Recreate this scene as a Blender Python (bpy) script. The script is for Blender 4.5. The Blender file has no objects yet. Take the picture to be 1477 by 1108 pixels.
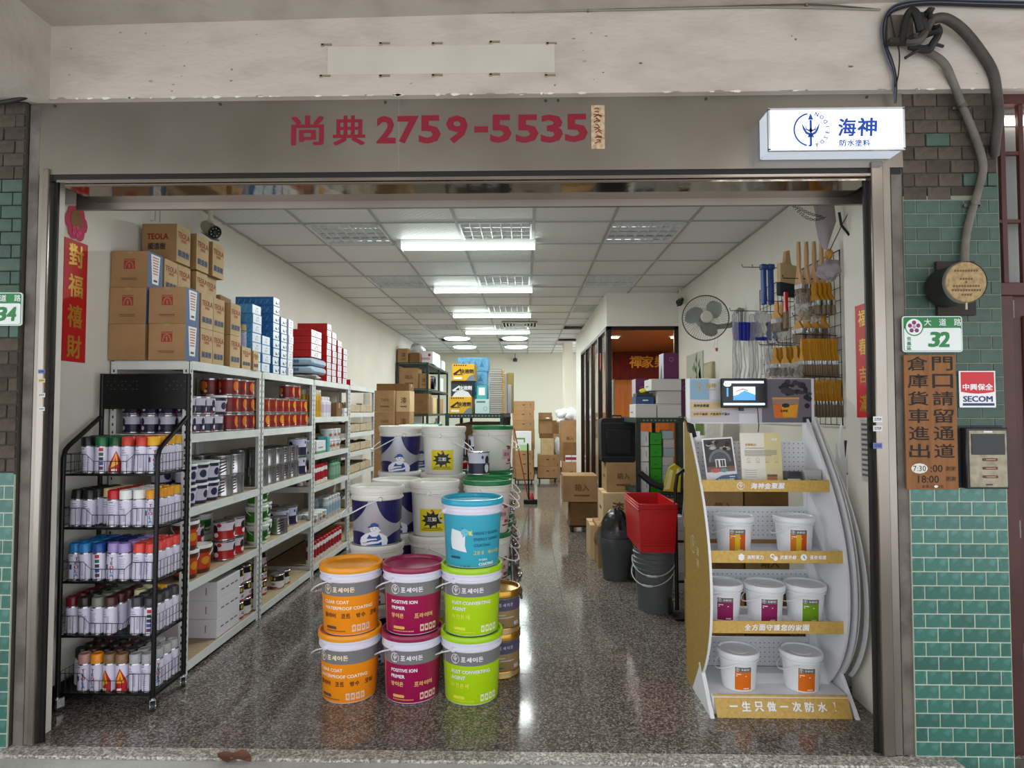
import bpy, bmesh, math, random
from mathutils import Vector, Matrix
from mathutils.geometry import tessellate_polygon
R=random.Random(7)
S=bpy.context.scene; COL=S.collection
PI=math.pi
# ---------------- camera ----------------
CAMP=Vector((0,-2.81,1.53)); F=870.0
YAW=math.atan(18.5/F); PIT=math.radians(2.03)
cd=bpy.data.cameras.new('camera'); cam=bpy.data.objects.new('camera',cd); COL.objects.link(cam)
cd.sensor_width=36; cd.lens=36*F/1477; cd.shift_y=9.2/1477; cd.clip_start=.05; cd.clip_end=100
cam.location=CAMP; cam.rotation_euler=(PI/2+PIT,0,YAW); S.camera=cam
CR=cam.rotation_euler.to_matrix()
def at(u,v,X=None,Y=None,Z=None,d=None):
    """the point of the room seen at pixel u,v on the plane X=, Y= or Z="""
    r=CR@Vector(((u-738.5)/F,(563.2-v)/F,-1))
    if d is not None: Y=d-2.81
    if Y is not None: t=(Y-CAMP.y)/r.y
    elif X is not None: t=(X-CAMP.x)/r.x
    else: t=(Z-CAMP.z)/r.z
    return CAMP+r*t
def D(d): return d-2.81
# ---------------- world, light, exposure ----------------
S.view_settings.view_transform='Standard'; S.view_settings.look='None'
S.view_settings.exposure=0.12; S.view_settings.gamma=1; S.view_settings.use_curve_mapping=False
w=bpy.data.worlds.new('world'); S.world=w; w.use_nodes=True
bg=w.node_tree.nodes['Background']; bg.inputs[0].default_value=(.93,.96,1,1); bg.inputs[1].default_value=SKY=1.9
def area(name,loc,rot,sx,sy,energy,color=(1,1,1)):
    l=bpy.data.lights.new(name,'AREA'); l.shape='RECTANGLE'; l.size=sx; l.size_y=sy; l.energy=energy; l.color=color
    o=bpy.data.objects.new(name,l); o.location=loc; o.rotation_euler=rot; COL.objects.link(o); return o
CEIL=3.05; FRAMES=[]
for i in range(4):      # the four batten tubes
    area('tube_light',(-.5,D(5.30+1.94*i),2.972),(0,0,0),1.15,.028,34,(.93,1,.98))
for x,d in ((-1.38,12.2),(-.2,12.2),(-.2,13.8),(-1.38,13.8)):
    area('disc_light',(x,D(d),CEIL-.06),(0,0,0),.5,.5,11,(.9,1,.98))
# unseen area lamps under the arcade ceiling over the walkway
area('arcade_light',(-1.0,-3.3,3.25),(0,0,0),1.2,.12,14,(1,.97,.92))
area('arcade_light',(2.0,-1.6,3.25),(0,0,0),1.2,.12,5,(1,.97,.92))
# ---------------- materials ----------------
def lin(c):
    if isinstance(c,str):
        c=c.lstrip('#'); c=[int(c[i:i+2],16)/255 for i in (0,2,4)]
    return tuple((x/12.92 if x<=.04045 else ((x+.055)/1.055)**2.4) for x in c)+(1,)
MATS={}
def mat(name,col='#808080',rough=.5,metal=0,noise=None,bump=None,emit=None,trans=0,alpha=1,coat=0,rnd=0,ior=1.45,spec=.5,stretch=(1,1,1)):
    """noise=(scale, colour2, lo, hi) ; bump=(scale,strength)"""
    if name in MATS: return name
    m=bpy.data.materials.new(name); m.use_nodes=True; n=m.node_tree.nodes; L=m.node_tree.links
    b=n['Principled BSDF']; I=b.inputs
    I['Base Color'].default_value=lin(col); I['Roughness'].default_value=rough; I['Metallic'].default_value=metal
    I['Transmission Weight'].default_value=trans; I['Alpha'].default_value=alpha; I['Coat Weight'].default_value=coat; I['IOR'].default_value=ior
    I['Specular IOR Level'].default_value=spec
    src=None
    if noise or bump:
        tc=n.new('ShaderNodeTexCoord'); mp=n.new('ShaderNodeMapping'); mp.inputs['Scale'].default_value=stretch
        L.new(tc.outputs['Object'],mp.inputs[0])
    if noise:
        t=n.new('ShaderNodeTexNoise'); t.inputs['Scale'].default_value=noise[0]; t.inputs['Detail'].default_value=4
        L.new(mp.outputs[0],t.inputs[0])
        r=n.new('ShaderNodeValToRGB'); r.color_ramp.elements[0].position=noise[2]; r.color_ramp.elements[1].position=noise[3]
        r.color_ramp.elements[0].color=lin(col); r.color_ramp.elements[1].color=lin(noise[1])
        L.new(t.outputs[0],r.inputs[0]); src=r.outputs[0]
    if rnd:
        oi=n.new('ShaderNodeObjectInfo'); hs=n.new('ShaderNodeHueSaturation'); mr=n.new('ShaderNodeMapRange')
        mr.inputs[3].default_value=1-rnd; mr.inputs[4].default_value=1+rnd
        L.new(oi.outputs['Random'],mr.inputs[0]); L.new(mr.outputs[0],hs.inputs['Value'])
        if src: L.new(src,hs.inputs['Color'])
        else: hs.inputs['Color'].default_value=lin(col)
        src=hs.outputs[0]
    if src: L.new(src,I['Base Color'])
    if bump:
        t=n.new('ShaderNodeTexNoise'); t.inputs['Scale'].default_value=bump[0]; t.inputs['Detail'].default_value=5
        L.new(mp.outputs[0],t.inputs[0]); bn=n.new('ShaderNodeBump'); bn.inputs['Strength'].default_value=bump[1]; bn.inputs['Distance'].default_value=.01
        L.new(t.outputs[0],bn.inputs['Height']); L.new(bn.outputs[0],I['Normal'])
    if emit: I['Emission Color'].default_value=lin(emit[0]); I['Emission Strength'].default_value=emit[1]
    MATS[name]=m; return name
def C(col,rough=.45,metal=0,**k):
    """plain colour material by colour code"""
    return mat('paint_%s_%d_%d'%(col.lstrip('#'),int(rough*100),int(metal*100)),col,rough,metal,**k)
# ---------------- mesh builder ----------------
TXT={}
def txt(s,bold=0.0):
    k=(s,bold)
    if k not in TXT:
        cu=bpy.data.curves.new('t','FONT'); cu.body=s; cu.resolution_u=2; cu.offset=bold; cu.size=1
        o=bpy.data.objects.new('t',cu); me=bpy.data.meshes.new_from_object(o)
        vs=[(v.co.x,v.co.y) for v in me.vertices]; fs=[tuple(p.vertices) for p in me.polygons]
        bpy.data.meshes.remove(me); bpy.data.objects.remove(o); bpy.data.curves.remove(cu)
        if vs:
            x0=min(a for a,b in vs); x1=max(a for a,b in vs); y0=min(b for a,b in vs); y1=max(b for a,b in vs)
        else: x0=y0=0; x1=y1=1
        TXT[k]=([(a-(x0+x1)/2,b-(y0+y1)/2) for a,b in vs],fs,x1-x0,y1-y0)
    return TXT[k]
def plane(o,xd=(1,0,0),yd=(0,0,1)):
    o=Vector(o); xd=Vector(xd); yd=Vector(yd)
    return lambda x,y:o+xd*x+yd*y
def cyl(Rf,th=0,off=.0006):
    """wrap onto an upright round body whose radius at height z is Rf(z); x is arc length, th turns it"""
    def f(x,y):
        r=Rf(y)+off; a=th+x/r
        return Vector((r*math.sin(a),-r*math.cos(a),y))
    return f
class MB:
    def __init__(s): s.v=[]; s.f=[]; s.m=[]; s.k=[]
    def add(s,vs,fs,m):
        b=len(s.v); s.v+= [tuple(x) for x in vs]
        if m not in s.k: s.k.append(m)
        i=s.k.index(m)
        for q in fs: s.f.append(tuple(b+a for a in q)); s.m.append(i)
        return s
    def box(s,lo,hi,m,bev=0,M=None):
        x0,y0,z0=lo; x1,y1,z1=hi
        if x1<x0: x0,x1=x1,x0
        if y1<y0: y0,y1=y1,y0
        if z1<z0: z0,z1=z1,z0
        if not bev:
            v=[(x,y,z) for x in(x0,x1) for y in(y0,y1) for z in(z0,z1)]
            f=[(0,1,3,2),(4,6,7,5),(0,4,5,1),(2,3,7,6),(0,2,6,4),(1,5,7,3)]
        else:
            b=bev; v=[];idx={}
            for i,x in enumerate((x0,x1)):
                for j,y in enumerate((y0,y1)):
                    for k,z in enumerate((z0,z1)):
                        sx=1-2*i; sy=1-2*j; sz=1-2*k
                        idx[i,j,k]=len(v)
                        v+=[(x,y+sy*b,z+sz*b),(x+sx*b,y,z+sz*b),(x+sx*b,y+sy*b,z)]
            g=lambda i,j,k,a:idx[i,j,k]+a
            f=[(g(0,0,0,0),g(0,0,1,0),g(0,1,1,0),g(0,1,0,0)),(g(1,0,0,0),g(1,1,0,0),g(1,1,1,0),g(1,0,1,0)),
               (g(0,0,0,1),g(1,0,0,1),g(1,0,1,1),g(0,0,1,1)),(g(0,1,0,1),g(0,1,1,1),g(1,1,1,1),g(1,1,0,1)),
               (g(0,0,0,2),g(0,1,0,2),g(1,1,0,2),g(1,0,0,2)),(g(0,0,1,2),g(1,0,1,2),g(1,1,1,2),g(0,1,1,2))]
            for j in(0,1):
                for k in(0,1): f.append((g(0,j,k,1),g(1,j,k,1),g(1,j,k,2),g(0,j,k,2)))
            for i in(0,1):
                for k in(0,1): f.append((g(i,0,k,0),g(i,1,k,0),g(i,1,k,2),g(i,0,k,2)))
            for i in(0,1):
                for j in(0,1): f.append((g(i,j,0,0),g(i,j,1,0),g(i,j,1,1),g(i,j,0,1)))
            for i in(0,1):
                for j in(0,1):
                    for k in(0,1): f.append((g(i,j,k,0),g(i,j,k,1),g(i,j,k,2)))
        if M is not None: v=[M@Vector(a) for a in v]
        return s.add(v,f,m)
    def lathe(s,prof,m,n=24,c=(0,0,0),ms=None,M=None):
        """prof [(r,z)...]; ms: material per band"""
        vs=[];cx,cy,cz=c; rings=[]
        for r,z in prof:
            if r<=1e-6: rings.append([len(vs)]); vs.append((cx,cy,cz+z))
            else:
                rings.append(list(range(len(vs),len(vs)+n)))
                for i in range(n):
                    a=2*PI*i/n; vs.append((cx+r*math.cos(a),cy+r*math.sin(a),cz+z))
        if M is not None: vs=[M@Vector(a) for a in vs]
        by={}
        for j in range(len(prof)-1):
            a,b=rings[j],rings[j+1]; mm=ms[j] if ms else m; o=by.setdefault(mm,[])
            for i in range(n):
                k=(i+1)%n
                if len(a)==1 and len(b)==1: continue
                if len(a)==1: o.append((a[0],b[k],b[i]))
                elif len(b)==1: o.append((a[i],a[k],b[0]))
                else: o.append((a[i],a[k],b[k],b[i]))
        base=len(s.v); s.v+=[tuple(x) for x in vs]
        for mm,o in by.items():
            if mm not in s.k: s.k.append(mm)
            i=s.k.index(mm)
            for q in o: s.f.append(tuple(base+a for a in q)); s.m.append(i)
        return s
    def tube(s,path,r,m,n=8,closed=False,caps=True):
        P=[Vector(p) for p in path]; L=len(P); vs=[];fs=[]
        up=None
        for i,p in enumerate(P):
            if closed: t=(P[(i+1)%L]-P[i-1])
            else: t=P[min(i+1,L-1)]-P[max(i-1,0)]
            if t.length<1e-9: t=Vector((0,0,1))
            t.normalize()
            if up is None:
                up=Vector((0,0,1)) if abs(t.z)<.9 else Vector((1,0,0))
            a=t.cross(up)
            if a.length<1e-6: a=t.orthogonal()
            a.normalize(); b=a.cross(t).normalized(); up=b
            rr=r[i] if isinstance(r,(list,tuple)) else r
            for k in range(n):
                q=2*PI*k/n; vs.append(p+a*(rr*math.cos(q))+b*(rr*math.sin(q)))
        for i in range(L if closed else L-1):
            j=(i+1)%L
            for k in range(n):
                l=(k+1)%n; fs.append((i*n+k,i*n+l,j*n+l,j*n+k))
        if caps and not closed:
            fs.append(tuple(range(n-1,-1,-1))); fs.append(tuple(range((L-1)*n,L*n)))
        return s.add(vs,fs,m)
    def text(s,t,m,mp,w=None,h=None,x=0,y=0,bold=0.0,slant=0,anchor='c'):
        fake=0
        if bold>.015 and not (len(t)==1 and t in '2759-3' and bold==.031): fake,bold=bold*1.5,0.0     # heavier strokes by overprinting
        vs,fs,W,H=txt(t,bold)
        if w is None: sy=sx=h/H
        elif h is None: sx=sy=w/W
        else: sx=w/W; sy=h/H
        ax={'c':0,'l':W*sx/2,'r':-W*sx/2}[anchor]
        e=fake/2
        nr=Vector((0,0,0)); p0=mp(x,y); nr=(mp(x+.001,y)-p0).cross(mp(x,y+.001)-p0).normalized()
        for i_,(ox_,oy_) in enumerate(((-e,-e*.7),(e,-e*.7),(-e,e*.7),(e,e*.7)) if fake else ((0,0),)):
            s.add([mp(x+ax+(a+slant*b+ox_)*sx,y+(b+oy_)*sy)+nr*(.00013*i_) for a,b in vs],fs,m)
        return s
    def vtext(s,t,m,mp,h,x=0,y=0,pitch=None,w=None,bold=0.02):
        for i,c in enumerate(t): s.text(c,m,mp,h=h,w=w,x=x,y=y-i*(pitch or h*1.25),bold=bold)
        return s
    def poly(s,pts,m,mp,dx=None):
        if dx is None:
            tr=tessellate_polygon([[Vector((a,b,0)) for a,b in pts]])
            return s.add([mp(a,b) for a,b in pts],tr,m)
        bm=bmesh.new(); bm.faces.new([bm.verts.new((a,b,0)) for a,b in pts])
        bmesh.ops.triangulate(bm,faces=bm.faces[:])
        x0=min(a for a,b in pts); x1=max(a for a,b in pts); k=math.ceil(x0/dx)
        while k*dx<x1:
            bmesh.ops.bisect_plane(bm,geom=bm.verts[:]+bm.edges[:]+bm.faces[:],plane_co=(k*dx,0,0),plane_no=(1,0,0)); k+=1
        bm.verts.index_update()
        s.add([mp(v.co.x,v.co.y) for v in bm.verts],[tuple(v.index for v in f.verts) for f in bm.faces],m); bm.free(); return s
    def rect(s,x0,y0,x1,y1,m,mp,dx=None):
        return s.poly([(x0,y0),(x1,y0),(x1,y1),(x0,y1)],m,mp,dx)
    def disc(s,x,y,rx,ry,m,mp,n=20,a0=0,a1=2*PI,dx=None):
        return s.poly([(x+rx*math.cos(a0+(a1-a0)*i/n),y+ry*math.sin(a0+(a1-a0)*i/n)) for i in range(n+(a1-a0<6.28))],m,mp,dx)
    def stroke(s,pts,wd,m,mp,closed=False):
        P=[Vector((a,b)) for a,b in pts]; L=len(P); vs=[];fs=[]
        for i in range(L):
            if closed: t=P[(i+1)%L]-P[i-1]
            else: t=P[min(i+1,L-1)]-P[max(i-1,0)]
            t.normalize(); nrm=Vector((-t.y,t.x))*wd/2
            for q in (P[i]+nrm,P[i]-nrm): vs.append(mp(q.x,q.y))
        for i in range(L if closed else L-1):
            j=(i+1)%L; fs.append((2*i,2*i+1,2*j+1,2*j))
        return s.add(vs,fs,m)
    def ring(s,x,y,r,wd,m,mp,n=24,a0=0,a1=2*PI):
        full=a1-a0>6.28
        return s.stroke([(x+r*math.cos(a0+(a1-a0)*i/n),y+r*math.sin(a0+(a1-a0)*i/n)) for i in range(n if full else n+1)],wd,m,mp,full)
    def extr(s,pts,axis,a,b,m):
        """extrude an outline (2D pts) along axis from a to b"""
        def q(p,t): return {'x':(t,p[0],p[1]),'y':(p[0],t,p[1]),'z':(p[0],p[1],t)}[axis]
        n=len(pts); vs=[q(p,a) for p in pts]+[q(p,b) for p in pts]
        tr=tessellate_polygon([[Vector((x,y,0)) for x,y in pts]])
        fs=[tuple(t) for t in tr]+[tuple(n+i for i in reversed(t)) for t in tr]+[(i,(i+1)%n,n+(i+1)%n,n+i) for i in range(n)]
        return s.add(vs,fs,m)
    def mesh(s,name,smooth=True):
        me=bpy.data.meshes.new(name); me.from_pydata(s.v,[],s.f)
        for k in s.k: me.materials.append(MATS[k])
        me.polygons.foreach_set('material_index',s.m)
        if smooth:
            me.polygons.foreach_set('use_smooth',[True]*len(s.f)); me.set_sharp_from_angle(angle=math.radians(38))
        me.update(); return me
    def build(s,name,parent=None,smooth=True,loc=None,rz=0,fix=True):
        me=s.mesh(name,smooth)
        if fix:
            bm=bmesh.new(); bm.from_mesh(me); bmesh.ops.recalc_face_normals(bm,faces=bm.faces); bm.to_mesh(me); bm.free()
            if smooth: me.set_sharp_from_angle(angle=math.radians(38))
        o=bpy.data.objects.new(name,me); COL.objects.link(o); o.parent=parent
        if loc is not None: o.location=loc
        if rz: o.rotation_euler.z=rz
        return o
def inst(name,me,parent=None,loc=(0,0,0),rz=0,rx=0,ry=0,sc=None):
    o=bpy.data.objects.new(name,me); COL.objects.link(o); o.parent=parent; o.location=loc; o.rotation_euler=(rx,ry,rz)
    if sc: o.scale=sc
    return o
def tag(o,label=None,cat=None,group=None,kind=None):
    if label: o['label']=label
    if cat: o['category']=cat
    if group: o['group']=group
    if kind: o['kind']=kind
    return o
def thing(name,label,cat,loc=(0,0,0),rz=0,group=None):
    o=bpy.data.objects.new(name,None); COL.objects.link(o); o.location=loc; o.rotation_euler.z=rz; o.empty_display_size=.05
    return tag(o,label,cat,group)
def struct(o): o['kind']='structure'; return o
def dup(r,loc,rz=0,label=None,group=None,sc=None):
    n=r.copy(); COL.objects.link(n); n.location=loc; n.rotation_euler=(0,0,rz)
    if sc: n.scale=sc
    if label: n['label']=label
    if group: n['group']=group
    for c in list(r.children):
        q=c.copy(); COL.objects.link(q); q.parent=n
        for g in list(c.children):
            h=g.copy(); COL.objects.link(h); h.parent=q
    return n
ORD=['first','second','third','fourth','fifth','sixth','seventh','eighth','ninth','tenth','eleventh','twelfth','thirteenth','fourteenth']
# ---------------- setting materials ----------------
mat('plaster','#c3bab0',.9,noise=(3.5,'#ada295',.45,.8),bump=(16,.6),stretch=(1,1,2.2))
mat('arcade_plaster','#b8b0a6',.9,noise=(5,'#a39a8d',.45,.8),bump=(25,.4))
mat('wall_paint','#e6e3d9',.75,noise=(2,'#dedbcf',.4,.8),bump=(120,.12))
mat('wall_paint_back','#e6e4d2',.75)
mat('steel','#9c958c',.34,.8,noise=(1.3,'#857d73',.35,.7),bump=(3,.12),stretch=(1,1,1))
mat('steel_dark','#6d6a66',.35,.8,noise=(4,'#4e4a46',.4,.7))
mat('steel_bright','#9d968d',.25,.9,noise=(2,'#857c72',.4,.7),stretch=(1,1,.3))
mat('steel_mirror','#8c8278',.08,.95,bump=(2.5,.25))
mat('groove','#141313',.5)
mat('grout','#b9c0ae',.9,bump=(60,.3))
mat('grout_dark','#4b463e',.95,bump=(40,.6))
mat('tile_green','#386b5f',.3,noise=(14,'#719f9b',.48,.78),bump=(18,.15),rnd=.16,coat=.2)
mat('tile_green_dull','#41594e',.5,noise=(12,'#2d433b',.4,.7),bump=(25,.4),rnd=.16)
mat('brick_bare','#51483f',.95,noise=(14,'#352f28',.4,.7),bump=(35,.8),rnd=.25)
mat('concrete','#b9b9b5',.9,noise=(3,'#a3a29e',.4,.7),bump=(60,.4))
mat('ceiling_bar','#a9aaa8',.5)
mat('baseboard','#1c1a19',.4)
mat('door_brown','#4a2420',.45,noise=(4,'#3a1a17',.4,.7),bump=(8,.2))
def granite(name,cols,scale,rough):
    m=bpy.data.materials.new(name); m.use_nodes=True; n=m.node_tree.nodes; L=m.node_tree.links; b=n['Principled BSDF']
    tc=n.new('ShaderNodeTexCoord'); v=n.new('ShaderNodeTexVoronoi'); v.inputs['Scale'].default_value=scale
    ns=n.new('ShaderNodeTexNoise'); ns.inputs['Scale'].default_value=scale*1.3; ns.inputs['Detail'].default_value=3
    ge=n.new('ShaderNodeNewGeometry')
    L.new(ge.outputs['Position'],v.inputs[0]); L.new(ge.outputs['Position'],ns.inputs[0])
    sp=n.new('ShaderNodeSeparateColor'); L.new(v.outputs['Color'],sp.inputs[0])
    mx=n.new('ShaderNodeMix'); mx.inputs[0].default_value=.4; L.new(sp.outputs[0],mx.inputs[2]); L.new(ns.outputs[0],mx.inputs[3])
    r=n.new('ShaderNodeValToRGB'); e=r.color_ramp.elements
    e[0].position=.25; e[0].color=lin(cols[0]); e[1].position=.8; e[1].color=lin(cols[3])
    for p,c in ((.45,cols[1]),(.62,cols[2])):
        q=e.new(p); q.color=lin(c)
    L.new(mx.outputs[0],r.inputs[0]); L.new(r.outputs[0],b.inputs['Base Color'])
    b.inputs['Roughness'].default_value=rough; b.inputs['Specular IOR Level'].default_value=.5
    MATS[name]=m
granite('granite_floor',['#47423e','#615a55','#7b736d','#a49c95'],125,.11)
granite('granite_sill',['#77716c','#96918b','#b9b4ad','#dad6cf'],120,.35)
granite('granite_face',['#4c4845','#77726c','#a09b94','#c0bcb4'],120,.5)
# ceiling tile: white board pressed with small squares
def ctile():
    m=bpy.data.materials.new('ceiling_board'); m.use_nodes=True; n=m.node_tree.nodes; L=m.node_tree.links; b=n['Principled BSDF']
    b.inputs['Base Color'].default_value=lin('#dfe1e1'); b.inputs['Roughness'].default_value=.5
    tc=n.new('ShaderNodeTexCoord'); mp=n.new('ShaderNodeMapping'); mp.inputs['Rotation'].default_value=(0,0,.785); mp.inputs['Scale'].default_value=(24,24,24)
    L.new(tc.outputs['Object'],mp.inputs[0]); ck=n.new('ShaderNodeTexVoronoi'); ck.distance='CHEBYCHEV'; ck.inputs['Randomness'].default_value=0; ck.inputs['Scale'].default_value=1
    L.new(mp.outputs[0],ck.inputs[0]); bn=n.new('ShaderNodeBump'); bn.inputs['Strength'].default_value=.5; bn.inputs['Distance'].default_value=.01
    L.new(ck.outputs['Distance'],bn.inputs['Height']); L.new(bn.outputs[0],b.inputs['Normal']); MATS['ceiling_board']=m
ctile()
XL,XR=-2.445,1.955; YB=D(15.7)
# ---------------- floor ----------------
fl=struct(thing('floor',None,None)); fl['kind']='structure'
MB().box((XL-.1,-.03,-.06),(2.7,YB+.2,-.012),'grout_dark').build('screed',fl)
TS=.8; tm=MB().box((-TS/2+.001,-TS/2+.001,-.012),(TS/2-.001,TS/2-.001,0),'granite_floor',.001).mesh('floor_tile',False)
nx=int(5.1/TS)+1; ny=int((YB+.2)/TS)+1
for i in range(nx):
    for j in range(ny): inst('floor_tile',tm,fl,(XL+.25+i*TS-.3,-.03+TS/2+j*TS,0))
struct(MB().box((XL-.1,-.115,-.07),(1.9,-.032,-.001),'granite_sill',.004).build('floor_sill'))
struct(MB().box((-6,-5,-.12),(6,-.116,-.013),'concrete').build('floor_walkway'))
# ---------------- shop shell ----------------
struct(MB().box((XL-.12,.0,0),(XL,YB,CEIL+.3),'wall_paint').build('wall_left'))
struct(MB().box((XR,.0,0),(XR+.12,D(7.74),CEIL+.3),'wall_paint').build('wall_right'))
struct(MB().box((XL,YB,0),(XR,YB+.12,CEIL+.3),'wall_paint_back').build('wall_back'))
struct(MB().box((1.76,.03,0),(XR,D(3.34),CEIL),'wall_paint').build('wall_right_pilaster'))
struct(MB().box((.86,D(13.2),0),(1.05,D(13.7),CEIL),'wall_paint_back').build('wall_back_pillar'))
struct(MB().box((XR-.012,D(3.34),0),(XR,D(7.68),.11),'baseboard').build('baseboard_right'))
struct(MB().box((XL,.1,0),(XL+.012,YB,.11),'baseboard').build('baseboard_left'))
struct(MB().box((XL,YB-.012,0),(XR,YB,.1),'baseboard').build('baseboard_back'))
# ceiling: boards dropped in a bar grid
CY0=4.78; CP=.632; CXO=-2.416; CXP=.622
ce=struct(thing('ceiling',None,None))
MB().box((XL,.0,CEIL+.06),(XR,YB,CEIL+.1),'wall_paint').build('ceiling_slab',ce)

rows=[CY0+CP*k for k in range(-3,18)]
cols=[(CXO+CXP*i) for i in range(8)]
TROF={(r,c) for r in range(0,13,3) for c in (1,3,5)}
me=MB().box((-.303,-.308,0),(.303,.308,.012),'ceiling_board',.003).mesh('ceiling_tile',False)
for j in range(-3,17):
    yc=D(CY0+CP*(j+.5))
    if yc<-.0 or yc>YB-.2: continue
    for c in range(7):
        if (j,c) in TROF: continue
        xc=CXO+CXP*(c+.5)
        if xc>1.03 and 7.9<yc+2.81<12: continue
        inst('ceiling_tile',me,ce,(xc,yc,CEIL+.002))
b=MB()
for c in range(8):
    x=CXO+CXP*c; b.box((x-.011,.1,CEIL-.006),(x+.011,YB,CEIL+.014),'ceiling_bar')
for y in rows:
    if .1<D(y)<YB: b.box((XL,D(y)-.011,CEIL-.005),(XR,D(y)+.011,CEIL+.013),'ceiling_bar')
b.box((CXO+CXP*7,.1,CEIL-.003),(XR,YB,CEIL+.01),'ceiling_board'); b.box((XL,.1,CEIL-.003),(CXO,YB,CEIL+.01),'ceiling_board')
b.build('ceiling_grid',ce)
# ---------------- shopfront steel ----------------
hd=struct(MB().box((-2.33,-.034,2.655),(1.742,.06,3.10),'steel').build('trim_1'))
b=MB()
for u in (80,318,556,787,805,1018,1250): 
    p=at(u,133,Y=-.034); b.lathe([(0,0),(.007,0),(.007,.004),(0,.004)],C('#3a3633'),8,M=Matrix.Translation((p.x,-.034,2.985))@Matrix.Rotation(PI/2,4,'X'))
b.build('rivet',hd)
b=MB(); mp=plane((0,-.0315,0))
mat('sign_red','#84102a',.5)
def TP(b,s,u0,u1,v0,v1,m,Y,bold=.02,slant=0):
    a=at(u0,v1,Y=Y); c=at(u1,v0,Y=Y); q=plane((0,Y,0))
    b.text(s,m,q,w=c.x-a.x,h=c.z-a.z,x=(a.x+c.x)/2,y=(a.z+c.z)/2,bold=bold,slant=slant)
for s_,u0,u1,v0,v1 in (('尚',421,466,167,209),('典',481,526,167,209),('2',543,571,167,207),('7',573,604,167,207),('5',604,636,166,207),('9',643,675,166,207),('-',684,704,182,191),('5',707,738,165,206),('5',744,777,165,206),('3',780,812,165,206),('5',815,848,164,205)):
    TP(b,s_,u0,u1,v0,v1,'sign_red',-.0352,.03 if ord(s_)>200 else .031)
b.build('sign_lettering',hd)
# old paper talisman stuck at the end of the number
b=MB(); a=at(853,215,Y=-.035); c=at(872,152,Y=-.035); b.box((a.x,-.037,a.z),(c.x,-.034,c.z),C('#c9b493',.9,noise=(60,'#a98a68',.4,.7)))
q=plane(((a.x+c.x)/2,-.0385,(a.z+c.z)/2))
for i in range(14): 
    y=.085-i*.0125; b.stroke([(R.uniform(-.022,-.005),y),(R.uniform(-.01,.01),y+R.uniform(-.012,.012)),(R.uniform(.004,.022),y+R.uniform(-.01,.01))],.005,C('#7a3a22',.9),q)
tag(b.build('paper_talisman'),'small faded paper talisman with brown brush marks beside the phone number','talisman')
# jambs: groove and bright face
def jamb(n,xs,side):
    o=struct(thing(n,None,None)); 
    (a,b_,c_,d_)=xs
    MB().box((a,-.012,0),(b_,.0,2.655),'groove').build('guide_groove',o)
    MB().box((b_,-.045,0),(c_,.025,2.68),'steel_bright',.004).build('guide_rail',o)
    MB().box((c_,-.035,0),(d_,.02,2.68),'steel',.004).build('jamb_panel',o)
    MB().box((d_,-.02,0),(d_+side*.012,.02,2.68),'steel_dark').build('jamb_seal',o)
    return o
jl=jamb('trim_2',(-2.228,-2.247,-2.28,-2.305),-1)
jr=jamb('trim_3',(1.572,1.59,1.645,1.684),1)
# shutter slot over the opening
b=MB(); b.box((-2.285,-.028,2.625),(1.735,.0,2.656),'groove'); b.build('shutter_slot',hd)
MB().box((-2.215,-.04,2.615),(1.622,-.028,2.626),'steel_bright').build('shutter_lip',hd)
MB().box((-2.19,-.02,2.60),(1.6,.20,2.615),'steel_mirror').build('shutter_soffit',hd)
MB().box((-2.30,.20,2.565),(1.95,.22,2.66),'steel').build('shutter_apron',hd)
struct(MB().box((XL,.22,2.6),(XR,.24,3.1),'wall_paint').build('wall_front_upper'))
struct(MB().box((XL-.1,.03,0),(-2.28,.10,2.68),'wall_paint').build('wall_front_left'))
# ---------------- arcade ----------------
struct(MB().box((-6,-.07,3.0),(6,.4,3.6),'plaster').build('wall_front_beam'))
b=MB(); b.extr([(-6,3.295),(6,3.47),(6,3.6),(-6,3.6)],'y',-5.5,.1,'arcade_plaster'); struct(b.build('ceiling_arcade'))
struct(MB().box((-3.4,-5.5,2.99),(-2.235,-.07,3.42),'arcade_plaster').build('wall_left_beam'))
# repainted patch with chipped corners on the beam
b=MB(); a=at(472,108,Y=-.073); c=at(800,63,Y=-.073); b.box((a.x,-.073,a.z),(c.x,-.069,c.z),mat('plaster_patch','#c9c1b7',.85,noise=(4,'#bcb4a8',.4,.8)),.001)
for u,v in ((472,64),(556,62),(632,62),(715,60),(797,62),(470,109),(556,109),(632,108),(715,107),(795,108)):
    p=at(u,v,Y=-.074); b.box((p.x-.028,-.0745,p.z-.004),(p.x+.02,-.07,p.z+.004),C('#8d7d68',.9)); b.box((p.x-.03,-.0745,p.z-.009),(p.x-.018,-.07,p.z+.004),C('#a08f78',.9))
struct(b.build('trim_4'))
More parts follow.
